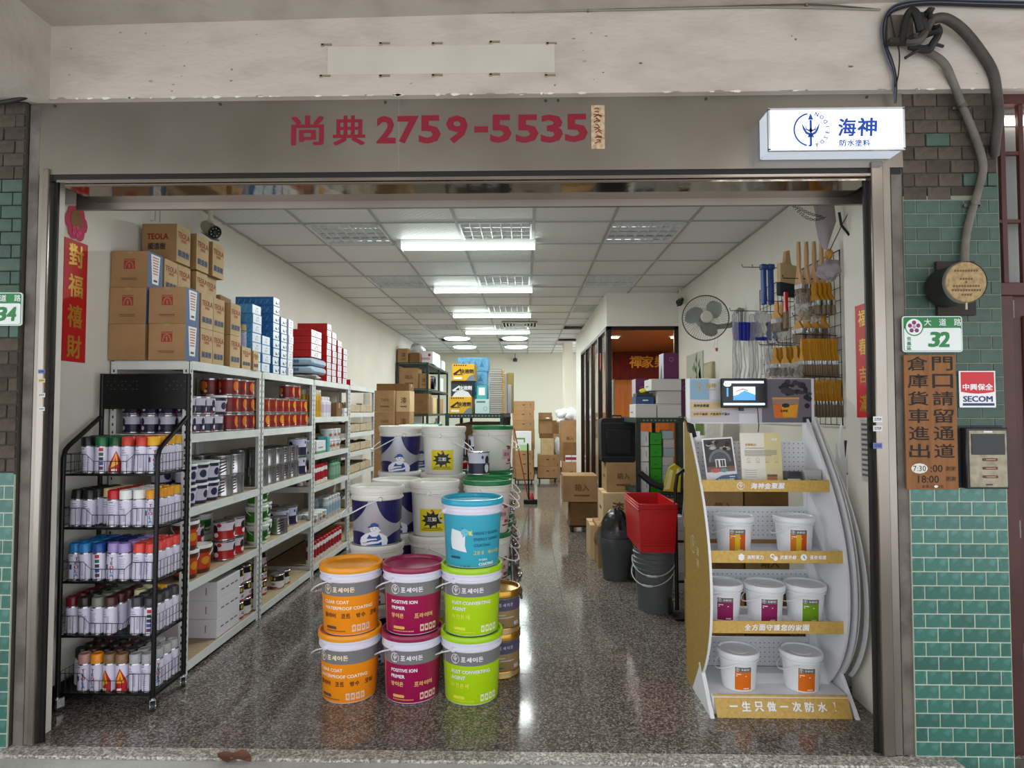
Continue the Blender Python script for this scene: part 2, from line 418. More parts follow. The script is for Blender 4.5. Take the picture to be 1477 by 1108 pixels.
# ---------------- glazed brick fronts left and right ----------------
BW,BH=.109,.0625
def bricks(name,x0,x1,green,y,rowsel=None,xo=0):
    o=struct(thing(name,None,None))
    z1=3.0; MB().box((x0,y+.003,-.1),(x1,y+.2,z1),'grout_dark').build('backing',o)
    meshes={}
    n=int(z1/BH)+1
    for r in range(-1,n):
        z=r*BH; off=(r%2)*BW/2+xo
        k=0; x=x0-off
        while x<x1-.004:
            a=max(x,x0); c=min(x+BW,x1); x+=BW
            if c-a<.012: continue
            kind=green(r,(a+c)/2,z+BH/2)
            if kind is None or z+BH>z1: continue
            g=.005 if kind!='brick_bare' else .006
            dp={'tile_green':.0075,'tile_green_dull':.0075,'brick_bare':-.0}[kind]
            key=(round(c-a,3),kind)
            if key not in meshes:
                w_=(c-a)/2-g/2*1.0; y0=-dp-.0 if dp else -.004
                meshes[key]=MB().box((-w_,y0,g/2),(w_,.004,BH-g/2),kind,.0015).mesh('glazed_tile' if dp else 'bare_brick',False)
            inst('glazed_tile' if dp else 'bare_brick',meshes[key],o,((a+c)/2,y+(R.uniform(-.0012,0) if dp else R.uniform(-.003,.003)),z))
    # light joints between the sound glazed courses
    return o
def gr(r,x,z):
    if z>2.52: return 'brick_bare' if not (2.72<z<2.79 and 1.86<x<1.98) and not (z<2.6 and x>2.06) else 'tile_green_dull'
    if z>1.2: return 'tile_green_dull'
    return 'tile_green'
pr=bricks('wall_front_right',1.738,2.168,gr,-.03)
MB().box((1.738,-.036,-.1),(2.168,-.026,1.19),'grout').build('joint_mortar',pr)
MB().box((1.738,-.0345,1.19),(2.168,-.026,2.52),mat('grout_mid','#7d8474',.95,bump=(50,.5))).build('joint_mortar',pr)
def gl(r,x,z):
    if z>2.60: return 'brick_bare'
    if z>1.85: return 'tile_green_dull'
    if z>1.24: return 'brick_bare'
    return 'tile_green'
pl=bricks('wall_front_left_tiled',-3.25,-2.362,gl,-.05,xo=.03)
MB().box((-3.25,-.056,-.1),(-2.362,-.046,1.24),'grout').build('joint_mortar',pl)
struct(MB().box((-2.352,-.035,-.02),(-2.305,.12,2.99),mat('cement_rough','#77706a',.95,noise=(9,'#57514b',.4,.7),bump=(30,.7))).build('wall_front_left_return'))
struct(MB().box((1.69,-.026,-.02),(1.74,.12,2.99),'cement_rough').build('wall_front_right_return'))
# ---------------- ceiling fixtures ----------------
mat('tube_glow','#ffffff',.4,emit=('#f2fff6',11))
mat('disc_glow','#ffffff',.4,emit=('#e4fff4',7))
mat('troffer_shine','#d9dcdc',.12,.95); mat('white_metal','#e3e5e4',.35)
mat('dark_void','#17191a',.8)
def tb(b,xc,yc,w=.60,h=.60):
    pass
def troffer(r,c):
    xc=CXO+CXP*(c+.5); yc=D(CY0+CP*(r+.5))
    side={1:'left',3:'middle',5:'right'}[c]
    t=thing('ceiling_troffer','recessed square louvre light fitting, %s in the %s file of the ceiling'%(ORD[r//3]+' from the street',side),'ceiling light',(xc,yc,CEIL),0,'recessed louvre troffers')
    b=MB(); s=.298
    for q in ((-s,-s,s,-s+.014),(-s,s-.014,s,s),(-s,-s,-s+.014,s),(s-.014,-s,s,s)): b.box((q[0],q[1],-.006),(q[2],q[3],.05),'white_metal')
    b.box((-s,-s,.085),(s,s,.09),'dark_void'); b.build('housing',t)  # housing top darkened in colour to deepen the gaps between reflectors
    b=MB()
    for k in range(4):
        y=-.225+k*.15
        b.extr([(y-.048,.02),(y-.035,.06),(y,.072),(y+.035,.06),(y+.048,.02),(y+.035,.064),(y,.077),(y-.035,.064)],'x',-s+.014,s-.014,'troffer_shine')
    b.build('reflector',t)
    for k in range(4): MB().tube([(-s+.03,-.225+k*.15,.045),(s-.03,-.225+k*.15,.045)],.012,C('#e8ebe8',.3),8).build('unlit_tube',t)
    b=MB()
    for k in range(1,5): b.box((-s+.014,-s+k*.12-.003,.0),(s-.014,-s+k*.12+.003,.03),'white_metal')
    for k in range(1,7): b.box((-s+k*.085-.003,-s+.014,.0),(-s+k*.085+.003,s-.014,.03),'white_metal')
    b.build('louvre',t)
    MB().box((-s,-s,.091),(s,s,.1),'dark_void').build('backing',t)
for r,c in sorted(TROF):
    if r<12 and not (c==5 and r>6): troffer(r,c)
for i in range(4):
    t=thing('batten_light','bare fluorescent batten across the ceiling, %s from the street'%ORD[i],'ceiling light',(-.5,D(5.30+1.94*i),CEIL),0,'lit fluorescent battens')
    b=MB(); b.extr([(-.05,0),(-.035,-.04),(.035,-.04),(.05,0)],'x',-.6,.6,'white_metal'); b.build('spine',t)
    for y in (-.03,.03): MB().tube([(-.585,y,-.062),(.585,y,-.062)],.014,'tube_glow',10).build('tube',t)
    for x in (-.6,.588): MB().box((x,-.05,-.082),(x+.012,.05,-.0),'white_metal',.003).build('end_cap',t)
for i,(x,d) in enumerate(((-1.38,12.2),(-.2,12.2),(-.2,13.8),(-1.38,13.8))):
    t=thing('disc_light','round flat ceiling light near the back wall, %s'%('nearer left','nearer right','farther right','farther left')[i],'ceiling light',(x,D(d),CEIL),0,'round lights near the back wall')
    MB().lathe([(0,-.05),(.24,-.05),(.262,-.03),(.262,-.02)],'disc_glow',28).build('diffuser',t)
    MB().lathe([(.262,-.03),(.285,-.025),(.285,0),(0,0)],'white_metal',28).build('frame',t)
# extra louvre vent between the third and fourth battens
t=thing('ceiling_vent','square white ceiling air vent beside the farthest batten light','vent',(CXO+CXP*3.5+.15,D(10.4),CEIL-.001))
b=MB()
for k in range(5):
    s=.3-.055*k; 
    for q in ((-s,-s,s,-s+.02),(-s,s-.02,s,s),(-s,-s,-s+.02,s),(s-.02,-s,s,s)): b.box((q[0],q[1],-.02),(q[2],q[3],-.012+.004*k),'white_metal')
b.build('slats',t); MB().box((-.3,-.3,-.008),(.3,.3,0),'dark_void').build('backing',t)
# ---------------- office partition ----------------
OF=D(7.69); OX=1.045; OB=D(11.4); OZ=2.62
struct(MB().box((OX,OF,OZ),(XR,OF+.1,CEIL),'wall_paint').build('wall_office_front'))
struct(MB().box((OX,OF+.1,OZ),(OX+.1,D(12.3),CEIL),'wall_paint').build('wall_office_side'))
struct(MB().box((OX,D(11.2),0),(OX+.1,D(12.3),OZ),'wall_paint').build('wall_office_side_end'))
mat('frame_brown','#20130f',.35); mat('glass_clear','#ffffff',.02,trans=1,ior=1.1)
mat('wood_orange','#b8793c',.4,noise=(3,'#9c6029',.35,.75),stretch=(6,6,.5)); mat('office_ceiling','#8a5c36',.7)
w_=struct(thing('window_1',None,None))
b=MB(); b.box((OX,OF-.01,0),(OX+.06,OF+.06,OZ),'frame_brown',.004); b.box((OX,OF-.01,OZ-.045),(XR,OF+.06,OZ),'frame_brown',.004); b.box((XR-.05,OF-.01,0),(XR,OF+.06,OZ),'frame_brown',.004); b.box((OX,OF-.01,0),(XR,OF+.06,.12),'frame_brown',.004)
b.build('window_frame',w_); MB().box((OX+.06,OF+.02,.12),(XR-.05,OF+.026,OZ-.045),'glass_clear').build('glass_pane',w_,False)
w_=struct(thing('window_2',None,None)); b=MB()
ys=[OF+.06,OF+.86,OF+1.75,OF+2.6,OF+3.45]
for y in ys: b.box((OX-.01,y-.03,0),(OX+.06,y+.03,OZ),'frame_brown',.004)
b.box((OX-.01,OF,OZ-.05),(OX+.06,ys[-1],OZ),'frame_brown',.004); b.box((OX-.01,OF,0),(OX+.06,ys[-1],.1),'frame_brown',.004)
b.build('window_frame',w_)
for i in range(4): MB().box((OX+.02,ys[i]+.03,.1),(OX+.026,ys[i+1]-.03,OZ-.05),'glass_clear').build('glass_pane',w_,False)
struct(MB().box((OX+.1,OB,0),(2.75,OB+.05,2.7),'wood_orange').build('wall_office_back'))
struct(MB().box((OX+.06,OF+.06,2.66),(2.75,OB,2.7),'office_ceiling').build('ceiling_office'))
struct(MB().box((2.7,OF,0),(2.75,OB,2.7),'wood_orange').build('wall_office_inner'))
mat('warm_glow','#ffffff',.4,emit=('#ffdc9a',14))
for i,(x,d) in enumerate(((1.13+.2,9.0),(2.25,9.0))):
    t=thing('downlight','warm round downlight in the office ceiling, %s of the two'%('left','right')[i],'ceiling light',(x,D(d),2.66),0,'office downlights')
    MB().lathe([(0,-.012),(.085,-.012)],'warm_glow',20).build('lamp',t); MB().lathe([(.085,-.016),(.11,-.012),(.11,0),(.085,0)],'white_metal',20).build('rim',t)
    l=area('office_light',(x,D(d),2.63),(0,0,0),.13,.13,34,(1,.74,.42))
# red festive banner inside the office
mat('banner_red','#6e1210',.7,noise=(6,'#4d0b0a',.4,.7)); mat('gold_print','#d09a28',.4,.3)
t=thing('festive_banner','dark red fringed festive banner with large gold characters seen through the office glass','banner',(0,OB-.03,0))
a=at(884,548,Y=OB-.03); c=at(985,497,Y=OB-.03); b=MB(); n=26
vs=[];fs=[]
for i in range(n+1):
    x=a.x+(c.x-a.x)*i/n; 
    for z in (a.z,c.z): vs.append((x,.012*math.sin(i*2.1)*(1 if i<9 else .3),z))
for i in range(n): fs.append((2*i,2*i+2,2*i+3,2*i+1))
b.add(vs,fs,'banner_red'); b.tube([(a.x-.03,0,c.z),(c.x+.03,0,c.z)],.012,C('#8a5a20'),8); b.build('cloth',t)
b=MB(); q=plane((0,-.02,0))
for ch,u in (('禪',917),('家',934),('樂',953),('福',970)):
    p=at(u,522,Y=OB-.05); b.text(ch,'gold_print',q,h=.22,x=p.x,y=p.z,bold=.03)
b.build('gold_characters',t)
b=MB()
for i in range(34):
    x=a.x+(c.x-a.x)*(i+.5)/34; b.tube([(x,0,a.z),(x+R.uniform(-.005,.005),-.005,a.z-.07)],.004,'gold_print',4)
for x in (a.x+.12,a.x+.5,a.x+.95): b.disc(x,c.z+.0,.07,.07,C('#8e1512',.6),q,12)
b.build('fringe',t)
for i,(a_,b_,z1,co) in enumerate(((0,1,1.95,'#c4c2b4'),(2,3,2.45,'#a9a89e'),(3,4,2.45,'#b9b8ae'))):
    tag(MB().box((OX+.10,ys[a_]+.06,.03),(OX+.112,ys[b_]-.06,z1),C(co,.7)).build('reflection_panel'),'pale added reflection panel behind the office side glass, %s pane from the street'%('first','third','fourth')[i],'reflection panel','pale reflection panels behind the office glass')  # panels added to imitate pale reflections in the side glass
# red paper on the office side glass
a=at(866,520,X=OX-.012)
tag(MB().extr([(a.y-.05,a.z-.09),(a.y,a.z-.15),(a.y+.05,a.z-.09),(a.y+.04,a.z+.1),(a.y-.04,a.z+.1)],'x',OX-.014,OX-.011,C('#b03a22',.7)).build('paper_charm'),'small red paper charm on the brown framed side glass of the office','charm')
# small cameras
def cctv(name,label,loc,yaw,pitch,drop=.12,sc=1,col='#8f8d86',ceil=True):
    t=thing(name,label,'camera',loc)
    b=MB(); b.lathe([(0,0),(.035*sc,0),(.035*sc,-.012*sc),(.012*sc,-.02*sc),(.012*sc,-drop+.02),(0,-drop+.02)],C('#d9d2bb',.5),14); b.lathe([(0,-drop+.03),(.02*sc,-drop+.02),(.02*sc,-drop),(0,-drop-.01)],C('#c9c2ab',.5),12); b.build('mount',t)
    M=Matrix.Translation((0,0,-drop-.03*sc))@Matrix.Rotation(yaw,4,'Z')@Matrix.Rotation(pitch,4,'X')
    b=MB(); b.lathe([(0,-.06*sc),(.03*sc,-.055*sc),(.034*sc,-.04*sc),(.034*sc,.05*sc),(.036*sc,.055*sc)],C(col,.35,.3),18,M=M); b.build('housing',t)
    b=MB(); b.lathe([(.036*sc,.05*sc),(.03*sc,.052*sc),(.012*sc,.045*sc),(0,.045*sc)],C('#141414',.2),18,M=M)
    for k in range(8): 
        a_=k*PI/4; b.lathe([(0,.054*sc),(.003*sc,.053*sc)],C('#cfcfd4',.2),6,M=M@Matrix.Translation((.022*sc*math.cos(a_),.022*sc*math.sin(a_),0)))
    b.lathe([(0,.05*sc),(.009*sc,.049*sc)],C('#48505c',.05),10,M=M); b.build('lens',t)
    b=MB(); b.extr([(-.03*sc,.034*sc),(-.02*sc,.04*sc),(.02*sc,.04*sc),(.03*sc,.034*sc),(.02*sc,.037*sc),(-.02*sc,.037*sc)],'z',-.05*sc,.07*sc,C(col,.35,.3))
    b.v=[tuple(M@Matrix.Rotation(PI,4,'Z')@Vector(v)) for v in b.v]; b.build('sun_hood',t)
    return t
c=at(304,299,d=4.35); t=cctv('security_camera','grey bullet security camera hanging above the stacked cartons on the left',(c.x,c.y,CEIL-.015),1.0,PI/2+.5,.12,1.35,'#a5a297')
c=at(981,417,d=7.3); cctv('security_camera','small dark security camera hanging in front of the office beside the fan',(c.x,c.y,CEIL-.02),-.6,PI/2+.5,.13,1,'#2a2a2a')
c=at(743,519,Y=YB-.1); b=MB(); b.lathe([(0,-.05),(.05,-.05),(.06,.02),(0,.06)],C('#3a3836'),12); b.tube([(0,0,.05),(0,0,.17)],.008,C('#2a2826'),6); tag(b.build('wall_sensor',loc=(c.x,c.y,c.z)),'tiny dark sensor fixed high in the middle of the back wall','sensor')
# strip on pillar
# ---------------- product kits: shared meshes, one Empty per thing ----------------
KIT={}
def kit(k,name,cat,parts): KIT[k]=(name,cat,[(n,b.mesh(n) if isinstance(b,MB) else b,l) for n,b,l in parts])
SEEN={}
def put(k,label,loc,rz=0,group=None,rx=0,ry=0,sc=None):
    if label in SEEN:
        SEEN[label]+=1; w_=['','','another','a third','one more','a fifth'][min(SEEN[label],5)]; label=w_+' '+label
    else: SEEN[label]=1
    name,cat,parts=KIT[k]
    t=thing(name,label,cat,loc,rz,group); t.rotation_euler=(rx,ry,rz)
    if sc: t.scale=(sc,)*3 if not isinstance(sc,tuple) else sc
    for n,me,l in parts:
        o=inst(n,me,t)
        if l: o['label']=l
    return t
mat('tin','#b9babd',.22,.85); mat('tin_dark','#6c6d72',.3,.85); mat('plastic_white','#e6e7ea',.35); mat('wire','#c8cacb',.25,.8)
mat('shelf_white','#dfe3e1',.4,noise=(6,'#cfd3d0',.45,.8)); mat('shelf_board','#b59f81',.7,noise=(9,'#a38c6d',.4,.7),stretch=(1,6,6)); mat('hole','#2a2a2a',.8)
mat('kraft','#a58159',.8,noise=(7,'#97734b',.4,.75),rnd=.07); mat('kraft_light','#cbb086',.8,noise=(7,'#bda175',.4,.75),rnd=.07); mat('kraft_dark','#7d5a34',.85,noise=(7,'#6c4c2a',.4,.75),rnd=.08)
mat('tape','#b98f55',.3,coat=.3)
mat('ink_red','#a23a30',.7); mat('ink_blue','#4b5a72',.7); mat('ink_dark','#3c3029',.7); mat('label_white','#ecebe8',.5)
# ---- paint cans : round tin with printed band ----
def can_kit(k,r,h,c_top,c_bot,split=.45,blob=None,lid='tin',bail=False,extra=None):
    b=MB(); n=20
    b.lathe([(r*.96,0),(r,.004),(r,.006),(r*.98,.01),(r*.98,h*split),(r*.98,h-.012),(r,h-.008),(r,h-.002),(r*.96,h)],'tin',n,ms=['tin','tin','tin',*(['tin','tin'] if k=='can_silver' else [C(c_bot,.35),C(c_top,.35)]),'tin','tin','tin'])
    p=[('body',b,None)]
    l=MB().lathe([(r*.96,h),(r*.93,h-.004),(r*.86,h-.005),(r*.84,h-.001),(r*.3,h-.003),(0,h-.003)],lid,n); p.append(('lid',l,None))
    if blob:
        d=MB(); Rf=lambda z:r*.98
        for th in (-2.2,0,2.2):
            q=cyl(Rf,th+1.0,.0008)
            for (x,y,a,b_,col) in blob: d.disc(x*r,y*h,a*r,b_*h,C(col,.4),q,9,dx=r*.3)
        if extra: extra(d,r,h)
        p.append(('label',d,None))
    if bail:
        d=MB(); d.tube([(r*math.cos(t)*1.05,-r*.35*math.sin(t)-r*.2,h*.8-r*.9*math.sin(t)) for t in [i*PI/8 for i in range(9)]],.0018,'wire',4); p.append(('handle',d,None))
    kit(k,'paint_can','paint can',p)
can_kit('can_red',.062,.118,'#86191a','#761416',.5,[(-.1,.55,.38,.3,'#d8742a'),(.15,.6,.22,.2,'#e8a23a'),(.2,.25,.2,.1,'#d9c9c0')])  # both red tins darkened in colour for the shade inside the shelves
can_kit('can_orange',.062,.118,'#9c2a1c','#871a16',.5,[(-.1,.58,.45,.3,'#e88a2a'),(.15,.45,.3,.2,'#f0b23a'),(.1,.2,.3,.06,'#e9d9c9')])
def wshape(d,r,h):
    pass
can_kit('can_navy',.052,.112,'#d2d0e2','#24213f',.5,[(0,.62,.28,.22,'#2a2848'),(.05,.3,.22,.12,'#dcdbe8'),(-.3,.15,.1,.06,'#a8394a')])
def stripes(d,r,h):
    for th in (-.25,2.2):
        q=cyl(lambda z:r*.98,th,.0008)
        for i in range(5): d.poly([(-.36*r,(.08+i*.17)*h),(-.36*r,(.16+i*.17)*h),(.3*r,(.36+i*.15)*h*.92),(.3*r,(.28+i*.15)*h*.92)],C('#2e2830' if i%2 else '#5c3340',.4),q,dx=r*.3)
can_kit('can_silver',.07,.135,'#8f9096','#85868d',.5,[(0,.93,.08,.04,'#222226')],extra=stripes,lid='tin_dark')
can_kit('can_black',.055,.115,'#211d1c','#e0dcdc',.55,[(-.3,.75,.2,.13,'#d8b63a'),(.25,.72,.15,.1,'#d8b63a'),(0,.1,.8,.08,'#a52a33'),(0,.35,.35,.1,'#8c8a95')],lid='tin')
can_kit('can_redwhite',.068,.13,'#e2dce8','#b3211f',.52,[(0,.6,.32,.22,'#26232f'),(.1,.3,.3,.13,'#e8dfe8'),(.45,.8,.25,.1,'#b3211f')],lid='tin')
can_kit('can_navy_big',.085,.165,'#cfcfe6','#262342',.5,[(.15,.62,.25,.2,'#2a2430'),(.1,.3,.25,.2,'#e4e2ee'),(-.35,.75,.12,.08,'#4a3f6a')],lid='tin')
# small tubs: white, green, brown, with snap lid and bail
def tub_kit(k,r,h,body,band,lid='#e4e6e6',name='small_pail',logo=None):
    b=MB(); b.lathe([(0,0),(r*.86,0),(r*.88,.004),(r*.9,h*.15),(r*.95,h*.72),(r*.98,h*.85),(r*1.04,h*.86),(r*1.04,h*.9),(r*.98,h*.9)],C(body,.35),20,ms=[C(body,.35)]*3+[C(band,.35)]+[C(body,.35)]*4)
    l=MB().lathe([(r*.98,h*.88),(r*1.07,h*.89),(r*1.07,h*.98),(r*1.04,h),(r*.95,h),(r*.9,h*.97),(0,h*.97)],C(lid,.35),20)
    a=MB(); a.tube([(r*1.06*math.cos(t),-r*.9*math.sin(t)*.8,h*.82-r*.75*math.sin(t)) for t in [i*PI/10 for i in range(11)]],.003,'plastic_white',5)
    p=[('body',b,None),('lid',l,None),('handle',a,None)]
    if logo:
        d=MB(); q=cyl(lambda z:r*(.9+.05*(z/h-.15)/.57),.6,.001)
        for (x,y,a_,b_,col) in logo: d.disc(x*r,y*h,a_*r,b_*h,C(col,.4),q,10,dx=r*.3)
        p.append(('label',d,None))
    kit(k,name,'pail',p)
tub_kit('tub_brown',.072,.17,'#5c3320','#c2431d',logo=[(0,.45,.4,.15,'#d8912c')])
tub_kit('tub_navy',.06,.125,'#2c2a48','#c9c8d8',logo=[(0,.45,.4,.2,'#2e2c50')])
tub_kit('tub_green',.08,.14,'#e0e6dc','#3c8a2a',logo=[(0,.5,.5,.18,'#1e5a1c'),(.1,.3,.4,.08,'#e6ece0')])
tub_kit('tub_white',.06,.11,'#d8dadc','#c4c9cc',logo=[(0,.45,.4,.15,'#a86b4a')])
# aerosol and bottles
def bottle_kit(k,r,h,body,cap,name='bottle',cat='bottle',neck=.45,band=None):
    b=MB(); hh=h*(.82); b.lathe([(0,0),(r*.95,0),(r,.006),(r,hh*.25),(r,hh*.75),(r,hh-.015),(r*neck,hh)],C(body,.35),14,ms=[C(body,.35)]*3+[C(band or body,.4)]+[C(body,.35)]*2)
    c=MB().lathe([(r*neck,hh),(r*neck*1.05,hh+.002),(r*neck*1.05,h-.004),(r*neck*.9,h),(0,h)],C(cap,.35),12)
    kit(k,name,cat,[('body',b,None),('cap',c,None)])
bottle_kit('gold_bottle',.034,.26,'#c79a25','#d9d5c4',neck=.9,band='#b98818')
bottle_kit('white_bottle',.04,.2,'#dcdde2','#e9e9ee',neck=.6,band='#c4b8cf')
bottle_kit('red_spray',.036,.19,'#e2dede','#b5202a',neck=.9,band='#a3202c')
bottle_kit('green_bottle',.04,.2,'#6f9c84','#4e7d62',neck=.5,band='#87ab98')
bottle_kit('silver_bottle',.04,.2,'#b9bfc6','#d4d9dd',neck=.8,band='#8fa9bd')
# ---------------- left shelving: four white bolted bays ----------------
SX0,SX1=-2.435,-1.965
def bay(d0,d1,levels,label,H=1.825):
    t=thing('shelving_bay',label,'shelf',(0,D(d0),0),0,'white shelving bays along the left wall')
    L=d1-d0
    for x,sx in ((SX0,1),(SX1,-1)):
        for y,sy in ((.004,1),(L-.004,-1)):
            b=MB(); b.box((x,y,0),(x+sx*.038,y+sy*.003,H),'shelf_white'); b.box((x,y,0),(x+sx*.003,y+sy*.038,H),'shelf_white')
            z=.06
            while z<H-.03:
                b.box((x-sx*.0006,y+sy*.016,z-.008),(x+sx*.001,y+sy*.024,z+.008),'hole'); b.box((x+sx*.016,y-sy*.0006,z-.008),(x+sx*.024,y+sy*.001,z+.008),'hole'); z+=.045
            b.build('post',t,False)
    for i,z in enumerate(levels):
        sh=MB().box((SX0+.006,.008,z-.014),(SX1-.006,L-.008,z-.002),'shelf_board').build('shelf_board',t,False)
        b=MB()
        for x,sx in ((SX0,1),(SX1,-1)): b.box((x-sx*.002,.03,z-.052),(x+sx*.003,L-.03,z),'shelf_white'); b.box((x,.03,z-.052),(x+sx*.02,L-.03,z-.049),'shelf_white')
        for y in (.006,L-.009): b.box((SX0+.02,y,z-.052),(SX1-.02,y+.003,z),'shelf_white')
        b.build('beam',sh,False)
    return t
PD=[3.485,4.465,5.58,6.715,7.85]
L12=[.075,.53,.965,1.40,1.83]; L3=[.1,.45,.83,1.13,1.48,1.83]; L4=[.1,.45,.82,1.07,1.29,1.52,1.83]
bay(PD[0],PD[1],L12,'white bolted shelving bay nearest the street, behind the aerosol rack')
bay(PD[1],PD[2],L12,'white bolted shelving bay of orange-red and silver cans, second from the street')
bay(PD[2],PD[3],L3,'white bolted shelving bay of bottles and cartons, third from the street')
bay(PD[3],PD[4],L4,'white bolted shelving bay of beige parts trays, farthest from the street')
SHN={0:'bottom',1:'fourth',2:'third',3:'second',4:'top'}
def row(k,desc,d0,d1,step,z,layers,h,bayname,shelf,x=-2.035,rowsdeep=1,deep=.12,jit=.004,rz=None,group=None,skip=()):
    n=int((d1-d0)/step+1e-6); g=group or (desc+'s on the %s shelf of the %s bay'%(shelf,bayname))
    for j in range(rowsdeep):
        for l in range(layers):
            for i in range(n):
                if (i,l) in skip: continue
                if j and l<layers-1 and not i==0: continue
                lab='%s, %s along, %s%s, %s shelf, %s bay'%(desc,ORD[i],ORD[l]+' layer' if layers>1 else 'front',' behind' if j else '',shelf,bayname)
                put(k,lab,(x-j*deep+R.uniform(-jit,jit),D(d0+step*(i+.5)),z+l*h),R.uniform(-.3,.3)+.7 if rz is None else rz,g)
# bay 1
B1='nearest'; B2='second'; B3='third'; B4='farthest'
row('can_navy','navy-white tin',3.53,4.02,.108,1.40,1,.113,B1,'upper',x=-2.03,rowsdeep=2,deep=.11)
row('can_navy','navy-white tin',3.53,3.86,.108,1.513,1,.113,B1,'upper, on other tins,',x=-2.03,rowsdeep=2,deep=.11)
put('tub_navy','small white-lidded navy pail on top of the navy tins, upper shelf',(-2.03,D(3.93),1.512),.8)
row('can_red','dark red tin',4.03,4.42,.128,1.40,3,.12,B1,'upper',x=-2.035,rowsdeep=2,deep=.128)
row('can_navy','navy-white tin by the wall',3.53,3.64,.108,1.40,2,.113,B1,'upper',x=-2.36)
row('can_navy','navy-white tin inside',3.53,3.64,.108,1.40,2,.113,B1,'upper',x=-2.25)
row('can_red','dark red tin',3.75,4.02,.128,1.40,3,.12,B1,'upper rear',x=-2.29)
row('tub_navy','white-lidded navy pail',3.53,3.96,.135,.965,2,.127,B1,'middle',x=-2.04,rowsdeep=2,deep=.14)
put('can_navy_big','navy and white tin standing forward on the middle shelf, nearest bay',(-2.05,D(3.72),.965+.0),.8) if False else None
row('can_silver','striped silver tin',3.98,4.42,.155,.965,2,.137,B1,'middle',x=-2.05,rowsdeep=2,deep=.155)
row('tub_brown','brown white-lidded jar',3.56,3.86,.148,.53,2,.172,B1,'lower',x=-2.05,skip=((1,1),))
row('can_redwhite','red and white tin',3.86,4.03,.14,.53,2,.132,B1,'lower, rear column,',x=-2.17)
row('can_redwhite','red and white tin',4.03,4.32,.142,.53,2,.132,B1,'lower',x=-2.05,rowsdeep=1)
row('tub_green','green and white pail',4.0,4.42,.165,.53,2,.143,B1,'lower rear',x=-2.3)
row('can_black','black and white tin',4.2,4.44,.115,.075,3,.117,B1,'bottom',x=-2.04,rowsdeep=2,deep=.12)
# white cartons low
def box_kit(k,name,w,dp,h,m,prints=None,tape='tape',cat='box',bev=.002,label=None):
    b=MB().box((-w/2,-dp/2,0),(w/2,dp/2,h),m,bev); p=[('carton',b,None)]
    if tape:
        t=MB(); t.box((-w/2,-.022,h-.0005),(w/2,.022,h+.0012),tape); t.box((-w/2-.0012,-.022,h-.05),(-w/2,.022,h+.001),tape); t.box((w/2,-.022,h-.05),(w/2+.0012,.022,h+.001),tape)
        p.append(('tape',t,None))
    if prints:
        q=MB(); prints(q,w,dp,h); p.append(('print',q,None))
    kit(k,name,cat,p)
def F_(w,dp): return plane((0,-dp/2-.0008,0),(1,0,0)), plane((w/2+.0008,0,0),(0,1,0)), plane((-w/2-.0008,0,0),(0,-1,0))
mat('white_card','#dcdadf',.75,rnd=.03); mat('slit','#6d6a70',.8)
def pwc(b,w,dp,h):
    f,r,l=F_(w,dp)
    for s in (-.35,.35): b.rect(w*s-.012,h*.3,w*s-.006,h*.7,'slit',f)
    for i in (-.3,-.1,.12,.3): b.rect(dp*i-.012,h*.45,dp*i+.03,h*.53,'slit',r)
box_kit('white_carton','white_carton',.42,.31,.118,'white_card',pwc,tape=None)
for i in range(3): put('white_carton','flat white carton on the bottom shelf, %s of a stack of three'%('lowest','middle','topmost')[i],(-2.19,D(4.04)+R.uniform(-.003,.003),.075+i*.119),0,'flat white cartons on the bottom shelf')
# bay 2
row('can_orange','orange-printed red tin',4.55,5.5,.134,1.40,2,.12,B2,'upper',x=-2.035,rowsdeep=2,deep=.128)
row('can_red','dark red tin',5.05,5.32,.134,1.64,1,.12,B2,'upper, on top,',x=-2.035)
row('can_silver','striped silver tin',4.55,5.33,.155,.965,2,.137,B2,'middle',x=-2.05,rowsdeep=2,deep=.155)
row('can_navy_big','blue-splashed white tin',5.33,5.52,.18,.965,2,.167,B2,'middle',x=-2.06)
row('tub_green','green and white pail',4.52,4.70,.17,.53,3,.143,B2,'lower',x=-2.05)
row('tub_green','green and white pail',4.70,4.88,.17,.53,2,.143,B2,'lower',x=-2.1)
row('can_silver','dented grey tin',4.90,5.06,.155,.53,1,.137,B2,'lower',x=-2.03)
row('can_navy_big','purple-labelled tin',5.1,5.5,.18,.53,1,.167,B2,'lower',x=-2.12,rowsdeep=2,deep=.16)
row('can_black','black and white tin',4.5,4.63,.12,.075,2,.117,B2,'bottom',x=-2.04)
row('can_black','black and white tin',4.76,4.9,.12,.075,3,.117,B2,'bottom',x=-2.12)
row('can_black','black and white tin',4.95,5.2,.12,.075,1,.117,B2,'bottom front',x=-2.05)
row('can_black','black and white tin',5.05,5.2,.12,.075,3,.117,B2,'bottom rear',x=-2.25)
